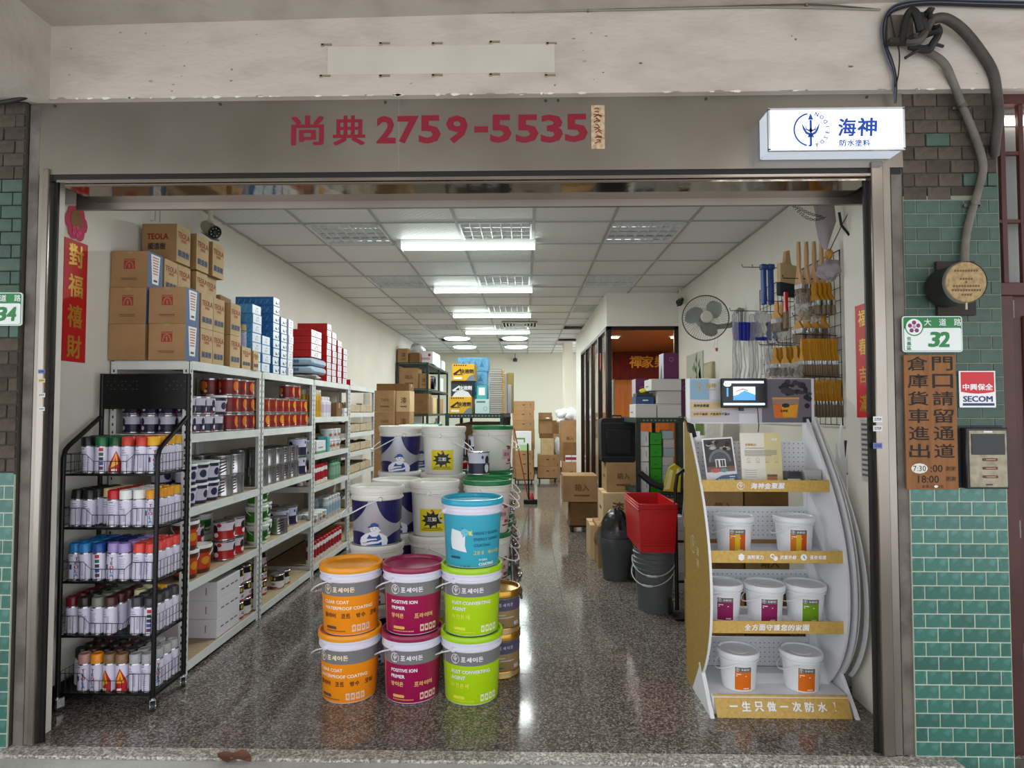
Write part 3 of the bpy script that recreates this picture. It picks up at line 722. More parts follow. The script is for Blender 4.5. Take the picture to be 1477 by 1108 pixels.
# bay 3
row('gold_bottle','gold tall can',5.64,5.88,.075,1.48,1,.2,B3,'upper',x=-2.02,rowsdeep=2,deep=.08)
row('white_bottle','white lilac bottle',5.92,6.22,.095,1.48,1,.2,B3,'upper',x=-2.03,rowsdeep=2,deep=.1)
mat('green_card','#4f9a6d',.6); mat('teal_card','#49a3a6',.5)
def pgr(b,w,dp,h):
    f,r,l=F_(w,dp); b.rect(-w/2,0,w/2,h*.18,'green_card',f); b.rect(-dp/2,0,dp/2,h*.18,'green_card',r); b.rect(-dp*.3,h*.4,dp*.2,h*.5,'green_card',r)
box_kit('green_white_carton','product_carton',.16,.26,.12,'white_card',pgr,tape=None)
box_kit('small_brown_carton','product_carton',.16,.18,.14,'kraft_dark',None)
box_kit('small_white_box','product_carton',.12,.1,.09,'white_card',pwc,tape=None)
put('small_brown_carton','small brown carton on the upper shelf of the third bay',(-2.06,D(6.4),1.48)); put('small_white_box','small white box on the upper shelf of the third bay',(-2.03,D(6.6),1.48))
put('green_white_carton','white carton with green foot on the crowded shelf of the third bay',(-2.06,D(5.84),1.13))
box_kit('teal_box','product_carton',.1,.07,.15,'teal_card',None,tape=None); put('teal_box','small upright teal box beside the green-footed carton',(-2.03,D(6.06),1.13))
row('tub_white','small cream tub',6.15,6.65,.13,1.13,2,.112,B3,'crowded',x=-2.05)
row('red_spray','red-capped spray bottle',5.64,6.0,.085,.83,1,.2,B3,'middle',x=-2.03,rowsdeep=2,deep=.09)
row('red_spray','red-capped spray bottle',6.0,6.2,.085,.83,1,.2,B3,'middle',x=-2.05,rowsdeep=1)
row('green_bottle','green square bottle',6.25,6.6,.095,.83,1,.2,B3,'middle',x=-2.03,rowsdeep=2,deep=.1)
row('tub_white','brown-labelled white tub',5.64,6.05,.135,.45,1,.112,B3,'lower',x=-2.03,rowsdeep=2,deep=.13)
row('silver_bottle','silver blue bottle',6.1,6.6,.1,.45,1,.2,B3,'lower',x=-2.04,rowsdeep=2,deep=.1)
row('red_spray','red-capped spray bottle',5.66,6.66,.085,.1,1,.2,B3,'bottom',x=-2.03,rowsdeep=1)
# bay 4: beige trays of small parts
mat('tray_wood','#c3b296',.7,noise=(20,'#ad9a7c',.4,.7))
mat('parts_mix','#5b4a40',.6,noise=(60,'#c8b7a6',.45,.6))
LN={1.52:'top',1.29:'second',1.07:'third',.82:'fourth',.45:'fifth'}
itemcol=['#b7332c','#8b5a3a','#c9c1b2','#54709c','#6a8a5a','#d8d4cc','#3e3a38','#c28a3a']
for z in (.45,.82,1.07,1.29,1.52):
    for i in range(2):
        t=thing('parts_tray','beige tray of small fittings, %s shelf of the farthest bay, %s one'%(LN[z],('nearer','farther')[i]),'tray',(-2.16,D(7.02+.5*i),z),0,'beige parts trays on the farthest bay')
        b=MB(); b.box((-.17,-.235,0),(.17,.235,.008),'tray_wood'); b.box((.158,-.235,0),(.17,.235,.095),'tray_wood',.002); b.box((-.17,-.235,0),(-.158,.235,.095),'tray_wood',.002); b.box((-.158,-.235,0),(.158,-.225,.095),'tray_wood'); b.box((-.158,.225,0),(.158,.235,.095),'tray_wood'); b.build('tray_body',t)
        b=MB()
        for q in range(26):
            x=R.uniform(-.13,.13); y=R.uniform(-.2,.2); s=R.uniform(.015,.035); zz=R.uniform(.03,.10)
            M=Matrix.Translation((x,y,zz))@Matrix.Rotation(R.uniform(0,3),4,'Z')@Matrix.Rotation(R.uniform(-.6,.6),4,'X')
            col=C(R.choice(itemcol if z>1 else itemcol[2:5]),.5)
            if q%2: b.box((-s,-s*.6,-s*.5),(s,s*.6,s*.5),col,.002,M)
            else: b.lathe([(0,-s),(s*.5,-s),(s*.5,s),(0,s)],col,8,M=M@Matrix.Rotation(PI/2,4,'X'))
        tag(b.build('loose_fittings',t),kind='stuff')
# ---------------- stock on top of the shelving ----------------
def flame(b,q,x,y,s,red='ink_red'):
    b.rect(x-s/2,y-s*.6,x+s/2,y+s*.6,red,q); b.ring(x,y-.02*s,s*.27,s*.09,'kraft',lambda a,c:q(a,c)+Vector((0,0,0)),10,0,PI)
def prA(b,w,dp,h):
    f,r,l=F_(w,dp); f2=plane((0,-dp/2-.0016,0))
    b.rect(-.033,h*.5,.033,h*.78,'ink_red',f); b.ring(0,h*.62,.018,.006,'kraft',f2,10,-.3,PI+.3); b.rect(-.026,h*.52,-.02,h*.6,'kraft',f2); b.rect(.02,h*.52,.026,h*.6,'kraft',f2); b.rect(-.004,h*.53,.004,h*.64,'kraft',f2)
    b.rect(-.035,h*.735,.035,h*.755,'kraft',f2)
    b.rect(-.05,h*.24,.045,h*.255,'ink_dark',f); b.rect(-.045,h*.20,.045,h*.212,'ink_dark',f); b.rect(-.014,h*.93,.014,h,'tape',f)
    b.rect(-dp/2,0,dp/2,h,C('#4f6a94',.6),r)
    r2=plane((w/2+.0016,0,0),(0,1,0)); b.poly([(-.045,h*.95),(.045,h*.95),(.03,h*.14),(-.03,h*.14)],'label_white',r2)
    r3=plane((w/2+.0022,0,0),(0,1,0))
    for i in range(7): b.rect(-.03+.001*i,h*(.86-.075*i),.032-.0015*i,h*(.895-.075*i),C('#b9776f',.6),r3)
    b.rect(-.018,h*.2,.018,h*.26,'ink_blue',r3)
box_kit('cartonA','kraft_carton',.218,.145,.215,'kraft',prA,tape=None)
def prP(b,w,dp,h): prA(b,w,dp,h); b.f=b.f; 
box_kit('cartonplain','kraft_carton',.218,.145,.215,'kraft',None,tape=None)
def prT(b,w,dp,h):
    f,r,l=F_(w,dp)
    b.rect(-dp/2,0,dp/2,h,'kraft_light',r)  # side face overpainted paler to stand for light from the interior
    r=plane((w/2+.0016,0,0),(0,1,0))
    b.text('TEOLA',C('#9a4a34',.7),r,w=dp*.86,h=h*.15,y=h*.74,bold=.04); b.rect(-.026,h*.56,.026,h*.64,C('#a9694d',.7),r); b.text('顯遠樹','ink_blue',r,w=dp*.8,h=h*.17,y=h*.25,bold=.05)
    b.text('TEOLA',C('#8c2f22',.7),f,w=w*.6,h=h*.15,y=h*.66,x=-.01,bold=.05); b.text('顯遠樹',C('#443c3a',.7),f,w=w*.5,h=h*.17,y=h*.4,x=-.015,bold=.05)
box_kit('cartonT','kraft_carton',.215,.14,.213,'kraft',prT,tape=None)
TOP=1.83; ch=.2155; cn=0
gA='kraft cartons with a red flame mark'; gT='kraft cartons printed along the shelf top'
# rear column by the wall
put('cartonplain','plain kraft carton at the bottom left corner of the carton pile',(-2.33,D(3.54),TOP),0,gA)
put('cartonA','flame-marked kraft carton by the wall, middle of the leftmost stack',(-2.327,D(3.54),TOP+ch),0,gA)
put('cartonA','flame-marked kraft carton topping the leftmost stack by the wall',(-2.322,D(3.54),TOP+2*ch),0,gA)
put('cartonA','flame-marked kraft carton right of the plain one, on the shelf top',(-2.088,D(3.535),TOP),0,gA)
put('cartonA','flame-marked kraft carton topping the second stack from the left',(-2.09,D(3.535),TOP+ch),.01,gA)
for i,d in enumerate((3.70,3.845,4.03)):
    for l in range(2): put('cartonT','lettered kraft carton in the front file, %s along, %s layer'%(ORD[i],('lower','upper')[l]),(-2.088+(.02 if i==2 else 0),D(d),TOP+l*ch),0,gT)
put('cartonT','short lettered kraft carton below the two upright aerosols',(-2.07,D(4.2),TOP),0,gT,sc=(1,.95,.72)); put('cartonT','narrow lettered kraft carton beside the blue box stack',(-2.06,D(4.33),TOP),0,gT,sc=(1,.6,.66))
for i,d in enumerate((3.70,3.845,4.03,4.18)):
    for l in range(3): put('cartonT','lettered kraft carton in the wall file, %s along, %s layer'%(ORD[i],ORD[l]),(-2.32+(.015 if i==2 else 0),D(d),TOP+l*ch),0,gT)
for i,d in enumerate((3.79,4.0,4.19)): put('cartonT',('big lettered kraft carton on the very top of the pile','middle one of the three topmost kraft cartons','rightmost of the three topmost kraft cartons')[i],(-2.30+(.0,.01,.02)[i],D(d),TOP+3*ch),0,gT,sc=(1.03,1.1,1.12))
box_kit('carton_low','kraft_carton',.2,.2,.12,'kraft',None,tape=None); put('carton_low','low round-edged kraft carton behind the lettered ones, beside the blue stack',(-2.32,D(4.4),TOP+2*ch),.1,gT)
# two aerosols standing on the short carton
# ---- flat sample boxes: blue and white, then red and white ----
mat('box_blue','#4f96c6',.45,noise=(90,'#3b82b4',.45,.6)); mat('box_navy','#2a63a0',.45,noise=(90,'#3a78b3',.45,.6)); mat('box_red','#b01218',.45); mat('box_white','#dfe6ee',.3)
def flat_kit(k,m,w,dp,h,ink,arch=False):
    b=MB().box((-w/2,-dp/2,0),(w/2,dp/2,h),m,.0015); q=MB()
    r=plane((w/2+.0008,0,0),(0,1,0)); q.rect(-dp/2+.003,.004,dp/2-.003,h-.003,'box_white',r)
    r2=plane((w/2+.0016,0,0),(0,1,0))
    if arch: q.poly([(-.02,h*.25),(-.012,h*.6),(.0,h*.45),(.022,h*.3),(.022,h*.22)],ink,r2); q.rect(dp/2-.022,h*.3,dp/2-.012,h*.6,ink,r2)
    else:
        q.rect(-.01,h*.62,.02,h*.72,ink,r2); q.rect(-.02,h*.2,-.012,h*.5,ink,r2); q.rect(.008,h*.2,.014,h*.5,ink,r2)
    f=plane((0,-dp/2-.0008,0))
    for i in range(6): q.poly([(-w*.45+i*w*.15,h*.2),(-w*.4+i*w*.15,h*.75),(-w*.38+i*w*.15,h*.75),(-w*.43+i*w*.15,h*.2)],C('#6aa0c8',.4) if m!='box_red' else C('#8e0d12',.4),f)
    kit(k,'sample_box','box',[('box_body',b,None),('end_label',q,None)])
flat_kit('flat_blue','box_blue',.3,.142,.068,C('#8ea3bd',.5)); flat_kit('flat_navy','box_navy',.3,.12,.066,C('#3a3f48',.5),True)
flat_kit('flat_red','box_red',.3,.13,.064,C('#c5525c',.5)); flat_kit('flat_pink','box_white',.3,.1,.066,C('#c5525c',.5))
def fstack(k,d,n,desc,x=-2.125,h=.069,dz=0,g=None):
    for i in range(n): put(k,'%s, %s up its stack'%(desc,ORD[i]),(x+R.uniform(-.004,.004),D(d)+R.uniform(-.003,.003),TOP+dz+i*h),R.uniform(-.015,.015),g)
fstack('flat_blue',4.375+.0,7,'blue white-ended box of the nearest blue stack',x=-2.12,g='blue sample boxes')
fstack('flat_blue',4.54,4,'blue white-ended box of the short blue stack',x=-2.12,g='blue sample boxes')
fstack('flat_navy',4.72,9,'navy white-ended box of the tall navy stack',x=-2.12,h=.067,g='blue sample boxes')
fstack('flat_navy',4.87,7,'navy white-ended box of the next navy stack',x=-2.12,h=.067,g='blue sample boxes')
fstack('flat_pink',5.02,7,'white red-edged box behind the navy stacks',x=-2.12,h=.068,g='white sample boxes')
fstack('flat_red',6.02,9,'red box of the first red stack',x=-2.12,h=.065,g='red sample boxes')
fstack('flat_red',6.18,8,'red box of the second red stack',x=-2.12,h=.065,g='red sample boxes')
fstack('flat_red',6.36,7,'red box of the third red stack',x=-2.12,h=.065,g='red sample boxes')
fstack('flat_red',6.56,6,'red box of the fourth red stack',x=-2.12,h=.065,g='red sample boxes')
fstack('flat_red',6.82,1,'lone red box past the red stacks',x=-2.12,h=.065,g='red sample boxes')
# bagged wad between the blue and red boxes, with long red boxes laid on it
def lump(b,c,s,m,seed=0,n=14,amp=.15):
    rr=random.Random(seed); ph=[rr.uniform(0,6) for _ in range(6)]
    vs=[];fs=[]
    for i in range(n+1):
        t=PI*i/n
        for j in range(n*2):
            a=2*PI*j/(n*2); k=1+amp*(math.sin(3*a+ph[0]+2*t)+.6*math.sin(5*t+ph[1]+2*a)+.5*math.sin(7*a+ph[2]-3*t))/2
            vs.append((c[0]+s[0]*k*math.sin(t)*math.cos(a),c[1]+s[1]*k*math.sin(t)*math.sin(a),c[2]+s[2]*k*math.cos(t)))
    for i in range(n):
        for j in range(n*2):
            l=(j+1)%(n*2); fs.append((i*n*2+j,i*n*2+l,(i+1)*n*2+l,(i+1)*n*2+j))
    return b.add(vs,fs,m)
mat('bag_clear','#d9dde2',.12,trans=.55,coat=.6,ior=1.2,bump=(25,.6)); mat('bag_white','#e4e5e8',.3,coat=.3,bump=(30,.6))
for i in range(2):
    t=thing('sleeve_pack','pale blue printed sleeve pack lying on the shelf top, %s of two'%('lower','upper')[i],'pack',(-2.11,D(5.66),TOP+.055+i*.075),.02)
    MB().box((-.16,-.2,0),(.17,.2,.065),C('#9fb4c6',.4),.02).build('sleeve',t); b=MB(); r=plane((-.02,-.202,0)); b.text('A0 88',C('#3f4f8f',.5),r,w=.12,h=.03,y=.033,bold=.03); b.build('print',t)
b=MB(); lump(b,(0,0,0),(.17,.2,.03),'bag_clear',3); tag(b.build('plastic_bag',loc=(-2.11,D(5.66),TOP+.03)),'crumpled clear plastic bag under the sleeve packs beside the red boxes','bag')
for i in range(4): put('flat_red','long red box lying across the sleeve packs, %s from below'%ORD[i],(-2.14,D(5.68),TOP+.21+i*.065),.0,'red boxes on the sleeve packs',sc=(1.05,2.2,1))
# ---------------- black wire rack of aerosols on casters ----------------
mat('rack_black','#0f0f10',.38,.3); mat('chrome','#d5d6d8',.12,.95)
RX0,RX1=-2.39,-1.895; RD0,RD1=3.085,3.36
t=thing('aerosol_rack','black wire display rack on casters filled with aerosol cans, left of the opening','rack',((RX0+RX1)/2,D((RD0+RD1)/2),0))
hw=(RX1-RX0)/2; hd_=(RD1-RD0)/2
for sx in (-1,1):
    MB().tube([(sx*hw,-hd_,.075),(sx*hw,-hd_,1.29),(sx*hw,-hd_+.012,1.33),(sx*hw,-hd_+.035,1.352),(sx*hw,hd_-.01,1.50)],.012,'rack_black',10).build('side_tube',t)
    MB().tube([(sx*hw,hd_,.075),(sx*hw,hd_,1.745)],.0125,'rack_black',10).build('back_post',t)
    b=MB(); b.tube([(sx*hw,-hd_,.085),(sx*hw,hd_,.085)],.011,'rack_black',8); b.build('bottom_rail',t)
b=MB(); b.box((-hw,hd_-.008,1.545),(hw,hd_+.006,1.745),'rack_black',.003); hp=b.build('header_panel',t)
b=MB()
for r in range(3):
    for i in range(22):
        if (i*7+r*5)%11<7 and (i<9 or i>15): b.box((-hw+.03+i*.021,hd_-.0095,1.70-r*.022),(-hw+.04+i*.021,hd_-.008,1.703-r*.022),C('#3f3f42',.4))
b.build('perforation',hp,False)
TZ=[.094,.383,.658,.934,1.21]
for ti,z in enumerate(TZ):
    s=MB(); s.box((-hw+.004,-hd_,z-.012),(hw-.004,hd_,z-.002),'rack_black',.002); s=s.build('tray',t)
    b=MB(); q=.0016
    def wire(p): b.tube(p,q,'rack_black',4,caps=False)
    lo,hi=.064,.1
    prof=[(-hw,hi),(-hw+.12,hi),(-hw+.16,lo),(hw-.16,lo),(hw-.12,hi),(hw,hi)]
    wire([(x,-hd_-.003,z+h) for x,h in prof]); wire([(-hw,-hd_-.003,z+.012),(hw,-hd_-.003,z+.012)])
    def ht(x):
        for (a,ha),(c,hc) in zip(prof,prof[1:]):
            if a<=x<=c: return ha+(hc-ha)*(x-a)/max(c-a,1e-6)
        return hi
    for i in range(17):
        x=-hw+.0155+i*.029; wire([(x,-hd_-.003,z),(x,-hd_-.003,z+ht(x))])
    for sx in (-1,1):
        for h in (.012,.055,.1): wire([(sx*(hw-.002),-hd_,z+h),(sx*(hw-.002),hd_,z+h)])
        for i in range(9): y=-hd_+.017+i*.03; wire([(sx*(hw-.002),y,z),(sx*(hw-.002),y,z+.1)])
    b.build('wire_basket',t)
for sx in (-1,1):
    for sy in (-1,1):
        M=Matrix.Translation((sx*hw,sy*hd_,0))@Matrix.Rotation(.5*sx,4,'Z')
        b=MB(); b.lathe([(0,-.01),(.025,-.01),(.027,-.006),(.027,.006),(.025,.01),(0,.01)],C('#2b2b2d',.4),16,M=M@Matrix.Translation((0,.012,.027))@Matrix.Rotation(PI/2,4,'Y'))
        c=b.build('caster',t); b=MB(); 
        for s in (-1,1): b.box((s*.0125-.001,-.006,.02),(s*.0125+.001,.028,.066),'chrome',0,M)
        b.box((-.0135,-.012,.062),(.0135,.028,.067),'chrome',0,M); b.lathe([(.01,.066),(.01,.085),(0,.085)],'chrome',10,M=M); b.lathe([(0,.0145),(.006,.0145),(.006,-.0145),(0,-.0145)],'chrome',8,M=M@Matrix.Translation((0,.012,.027))@Matrix.Rotation(PI/2,4,'Y')); b.build('fork',c)
CAPS={'black':'#1d1c1f','green':'#1f6a3c','dark green':'#174f30','red':'#c43a30','yellow':'#e0a81e','orange-yellow':'#e39a1c','cream':'#e2cf92','crimson':'#c4202b','white':'#e9ecec','bright blue':'#1f7fc4','sky blue':'#2b86c6','royal blue':'#1c4f9e','navy blue':'#1e2f78','lilac':'#a794d2','coral':'#e0493f','dark red':'#6e1420','olive black':'#2c2a24','sage grey':'#7f8478','brown':'#4a2c2a','maroon':'#4a171c','ivory':'#e0d9a4','charcoal':'#3c3c41','clear':'#cfc8c6','orange':'#f0941c','bronze':'#8a6a4c','silver':'#a9aaad','pinkish':'#b98b86'}
def can_mesh(cap,style):
    r=.0322; b=MB(); b.lathe([(0,0),(.026,.002),(r-.001,.0),(r,.004),(r,.007),(r-.0008,.009),(r-.0008,.138),(r-.002,.144),(r-.004,.147)],'tin',18,ms=['tin']*5+[C('#d9d6ea',.3),'tin','tin'])
    c=MB(); cc=C(CAPS[cap],.32)
    c.lathe([(r-.002,.146),(r-.0025,.186),(r-.006,.191),(r-.012,.192),(r-.014,.189),(0,.189)],cc,18)
    d=MB(); q=cyl(lambda z:r-.0008,0,.0006); dx=.008
    if style=='plain':
        for i in range(3): d.rect(-.02,.118-.012*i,.0+.006*i,.1215-.012*i,C('#8f86ad',.5),q,dx)
        d.rect(.008,.03,.02,.1,C('#bdb8d2',.5),q,dx)
    if style=='lines':
        d.rect(-.018,.128,.004,.132,C('#6b6190',.5),q,dx)
        for i in range(9): d.rect(-.016+.0,.112-.009*i,.014-.003*(i%3),.115-.009*i,C('#a39bc0',.5),q,dx)
    if style=='name':
        d.rect(-.022,.128,-.004,.132,C('#6b6190',.5),q,dx)
        for i,ch_ in enumerate('TEOLA'): d.text(ch_,C(('#a8263a','#2c2f6b','#a8263a','#2c4fa0','#5c86c8')[i],.5),q,h=.016,x=.012,y=.112-.0205*i,bold=.05)
        d.rect(-.02,.06,-.008,.085,C('#3c3866',.5),q,dx)
    if style=='chips':
        for i,co in enumerate(('#b5303a','#1f5f3a','#2b2850','#37508f','#5a2f4a')): d.rect(-.009,.118-.024*i,.011,.135-.024*i,C(co,.5),q,.005); d.rect(-.004,.123-.024*i,.006,.126-.024*i,C('#e8e4f0',.5),q)
    if style in('fire','fire2'):
        a,e=('#c41f22','#e8641c') if style=='fire2' else ('#b5202a','#e88a22')
        d.poly([(-.033,.005),(.033,.005),(.033,.06),(.006,.118),(-.033,.03)] if style=='fire' else [(-.04,.005),(.04,.005),(.032,.06),(.002,.125),(-.026,.06)],C(a,.4),q,.007)
        q2=cyl(lambda z:r-.0008,0,.0011); d.poly([(-.02,.028),(.018,.05),(.012,.08),(.006,.11),(-.004,.075)] if style=='fire' else [(-.02,.05),(.022,.05),(.003,.115)],C('#f0b02c',.4),q2,.007)
        q3=cyl(lambda z:r-.0008,0,.0015); d.rect(-.014,.012,.012,.024,C('#f2e9e2',.5),q3,.006); d.poly([(-.004,.06),(.01,.06),(.004,.09)],C('#e0441c',.4),q3)
    return [('can_body',b,None),('cap',c,None),('label',d,None)]
def acan(cap,style):
    k='aero_%s_%s'%(cap,style)
    if k not in KIT: kit(k,'aerosol_can','aerosol can',can_mesh(cap,style))
    return k
TIERS=[ # bottom to top ; front row, then colours of the rows behind
 (['clear','pinkish','orange','bronze','bronze','silver','silver'],['plain','name','name','fire','fire2','plain','lines'],['black','brown','black','brown','charcoal','silver','silver']),
 (['dark red','olive black','sage grey','brown','ivory','charcoal','charcoal'],['plain','plain','lines','plain','lines','plain','chips'],['dark red','olive black','sage grey','maroon','ivory','yellow','charcoal']),
 (['bright blue','sky blue','royal blue','lilac','lilac','coral','coral'],['name','plain','chips','name','lines','plain','lines'],['bright blue','sky blue','navy blue','navy blue','lilac','coral','coral']),
 (['black','black','cream','crimson','white','white','orange-yellow'],['plain','plain','plain','lines','plain','plain','name'],['black','olive black','cream','crimson','white','orange-yellow','yellow']),
 (['black','black','green','dark green','red','red','yellow'],['plain','lines','chips','fire','plain','plain','name'],['black','charcoal','green','dark green','red','orange','yellow'])]
TN=['bottom','second lowest','middle','second highest','top']; RN=['front row','second row','third row','back row']
POS=['leftmost','second from left','third from left','in the centre','third from right','second from right','rightmost']
for ti,(fc,st,bc) in enumerate(TIERS):
    for r in range(4):
        for i in range(7):
            cap=fc[i] if r==0 or (r<3 and i>4) else bc[i]
            sty=st[i] if r==0 else (['lines','plain','chips','name'][(i+r)%4] if i==6 else 'plain')
            x=RX0+.045+i*.0675+R.uniform(-.002,.002); y=D(RD0)+.037+r*.0665+R.uniform(-.002,.002)
            if (ti,i,r) in ((0,0,0),(1,4,0),(1,4,1),(3,2,0)) or (ti==4 and i==0 and r<2): continue
            o=put(acan(cap,sty),'aerosol can with %s cap, %s of the %s, %s tier'%(cap if cap!='clear' else 'clear',POS[i],RN[r],TN[ti]),(x,y,TZ[ti]-.001),R.uniform(-.5,.5),'aerosol cans on the %s tier'%TN[ti],ry=R.uniform(-.05,.05) if r==0 else 0,rx=R.uniform(-.02,.05) if r==0 else 0)
for i,(cap,x) in enumerate((('maroon',-2.0),('cream',-2.0))):
    put(acan(cap,'lines'),('aerosol can with maroon cap standing on the cartons beside the blue boxes','aerosol can with cream cap standing on a carton beside the blue boxes')[i],(-2.035,D(4.19+.13*i),TOP+.7*.215+(.0 if i==0 else -.014)+.004),.4,'aerosols on the shelf top')
# ---------------- twenty litre pails ----------------
mat('pail_lilac','#e2e1f2',.3); mat('pail_white','#e4e3dd',.35,noise=(3,'#d8d6cd',.4,.8)); mat('band_grey','#77787a',.4)
PZ=[(0,.138),(.006,.142),(.28,.157)]
def RP(z): return .142+(.157-.142)*min(max(z,0),.3)/.28
def logo(b,m,q,x,y,s,arc=True):
    """ringed trident"""
    if arc: b.ring(x,y,s,s*.16,m,q,22,.9,2*PI-.9+.0)
    b.ring(x,y,s,s*.12,m,q,12,-.7,.7) if arc else None
    b.stroke([(x,y-s*1.0),(x,y+s*.6)],s*.12,m,q); b.poly([(x-s*.18,y+s*.5),(x+s*.18,y+s*.5),(x,y+s*1.0)],m,q)
    for k in (-1,1):
        b.stroke([(x+k*s*.55,y+s*.5),(x+k*s*.42,y+s*.1),(x+k*s*.25,y-s*.15),(x,y-s*.3)],s*.12,m,q)
        b.stroke([(x+k*s*.28,y+s*.4),(x+k*s*.22,y+s*.05),(x,y-s*.12)],s*.1,m,q)
def pail_parts(lid,body,z0=.0,rim='pail_lilac',bail=-2.15,white_lid=False,logo_fn=None):
    n=40; b=MB()
    b.lathe([(0,.004),(.136,.0),(.140,.003),(.1425,.008),(RP(.278),.278)],body,n,ms=[body,body,rim,body])
    b.lathe([(RP(.278),.278),(.158,.28),(.1645,.283),(.1645,.292),(.1595,.296),(.1595,.312),(.1655,.316),(.1655,.326),(.1605,.329),(.1605,.34)],rim,n)
    p=[('body',b,None)]
    l=MB(); l.lathe([(.162,.326),(.1695,.328),(.1705,.334),(.1695,.352),(.166,.357),(.158,.358),(.154,.354),(.151,.340),(.146,.336),(.06,.337),(.055,.339),(0,.339)],lid,n); p.append(('lid',l,None))
    if logo_fn: p.append(('label',logo_fn,None))
    h=MB()
    for s in (-1,1):
        c=(s*.163,0,.29); h.lathe([(0,-.014),(.014,-.012),(.016,0),(.010,.012),(0,.013)],rim,10,M=Matrix.Translation(c)@Matrix.Rotation(PI/2,4,'Y'))
    pts=[]
    for i in range(15):
        a=PI*i/14; pts.append((.170*math.cos(a),-.225*math.sin(a)**.75,.29-.12*math.sin(a)))
    h.tube(pts,.0042,'plastic_white',6); m0=pts[6:9]; h.tube([Vector(p_) for p_ in m0],.006,'plastic_white',8)
    Rm=Matrix.Rotation(bail,4,'Z'); h.v=[tuple(Rm@Vector(v_)) for v_ in h.v]
    p.append(('bail_handle',h,None)); return p
def label_brand(col,lines,kor,korcol,pill,icons='#e8c8b8',inkc='#f3eef4',ln2=None):
    b=MB(); q=cyl(RP,0,.0009); q2=cyl(RP,0,.0018); dx=.02; m=C(col,.35)
    g=C('#7b7c7e',.4); ink=C(inkc,.45)
    W=.40
    b.rect(-W,.209,W,.277,g,q,dx); b.rect(-.168,.008,-.164,.277,C('#e9d5dc',.4),q2,dx)
    logo(b,ink,q2,-.085,.243,.0235)
    for i,ch_ in enumerate('포세이돈'): b.text(ch_,ink,q2,h=.025,w=.024,x=-.038+i*.031,y=.243,bold=.05)
    for i,s in enumerate(lines): b.text(s,ink,q2,h=.017,x=-.108,y=.178-i*.032,bold=.045,anchor='l')
    x=-.098
    for ch_ in kor:
        if ch_!=' ': b.text(ch_,C(korcol,.5),q2,h=.023,w=.021,x=x-.001,y=.106,bold=.045)
        x+=.0265
    b.poly([(-.098,.04),(-.094,.035),(-.034,.035),(-.03,.04),(-.03,.045),(-.034,.05),(-.094,.05),(-.098,.045)],C(pill,.5),q2,dx)
    for i in range(14): b.rect(-.098+i*.0085,.022,-.093+i*.0085,.028,C(pill,.5),q2)
    for i in range(4):
        x=.052+i*.026; b.rect(x,.022,x+.021,.058,C(icons,.5),q2,dx); b.rect(x+.005,.032,x+.016,.048,m,cyl(RP,0,.0024),dx)
    return b
mat('lid_orange','#f09c10',.3,coat=.2); mat('pl_orange','#f79414',.33); mat('lid_mag','#93194b',.3,coat=.2); mat('pl_mag','#a0124f',.33)
mat('lid_lime','#a6d514',.3,coat=.2); mat('pl_lime','#b3dc12',.33); mat('lid_cyan','#27a6c6',.3,coat=.2); mat('pl_cyan','#3aa9c4',.33)
kit('pail_orange','paint_pail','pail',pail_parts('lid_orange','pl_orange',bail=-1.95,logo_fn=label_brand('#f79414',['CLEAR COAT','WATERPROOF COATING'],'클리어 코트 방수 코팅','#5d3320','#5b4a3c',inkc='#ffe9c9')))
kit('pail_magenta','paint_pail','pail',pail_parts('lid_mag','pl_mag',logo_fn=label_brand('#a0124f',['POSITIVE ION','PRIMER'],'양이온  프라이머','#efc07a','#e9b45f')))
kit('pail_lime','paint_pail','pail',pail_parts('lid_lime','pl_lime',logo_fn=label_brand('#b3dc12',['RUST CONVERTING','AGENT'],'녹전환제','#e2e84a','#e2e84a',icons='#eef3c8')))
# cyan pail
b=MB(); q=cyl(RP,0,.0009); q2=cyl(RP,0,.0018)
b.poly([(-.105,.155),(-.098,.205),(-.055,.198),(-.015,.185),(-.018,.12),(-.008,.085),(-.05,.092),(-.1,.1)],C('#e9eef0',.4),q,.02)
b.disc(-.018,.19,.022,.02,C('#6fc3d6',.4),q2,12,dx=.02); b.stroke([(-.035,.215),(-.012,.19),(-.03,.165)],.004,C('#2c6f96',.5),q2); b.poly([(.005,.175),(.0,.2),(.012,.195),(.022,.205),(.018,.185),(.026,.172),(.012,.176)],C('#d8d77a',.5),q2)
for i,s in enumerate(('HIGHLY ELASTIC','ENERGY SAVING','COATING')): b.text(s,C('#1f6f92',.5),q2,h=.0145,x=.03,y=.185-i*.032,bold=.045,anchor='l')
for i,ch_ in enumerate('고탄성 에너지절감'):
    if ch_!=' ': b.text(ch_,C('#d9d37c',.5),q2,h=.018,w=.015,x=.036+i*.02,y=.083,bold=.03)
b.rect(-.105,.05,-.045,.062,C('#1d4f66',.5),q2,.02); b.text('주식회사',C('#e9f4f6',.5),q2,h=.012,x=.08,y=.045,bold=.03); b.text('COATING',C('#e9f4f6',.5),q2,h=.014,x=.1,y=.022,bold=.05)
b.rect(-.105,.09,-.1,.11,C('#1d4f66',.5),q2); b.text('01 · 08 · 05',C('#3c5f6c',.5),q2,h=.008,x=-.02,y=.012,bold=.02)
kit('pail_cyan','paint_pail','pail',pail_parts('lid_cyan','pl_cyan',bail=-2.6,logo_fn=b))
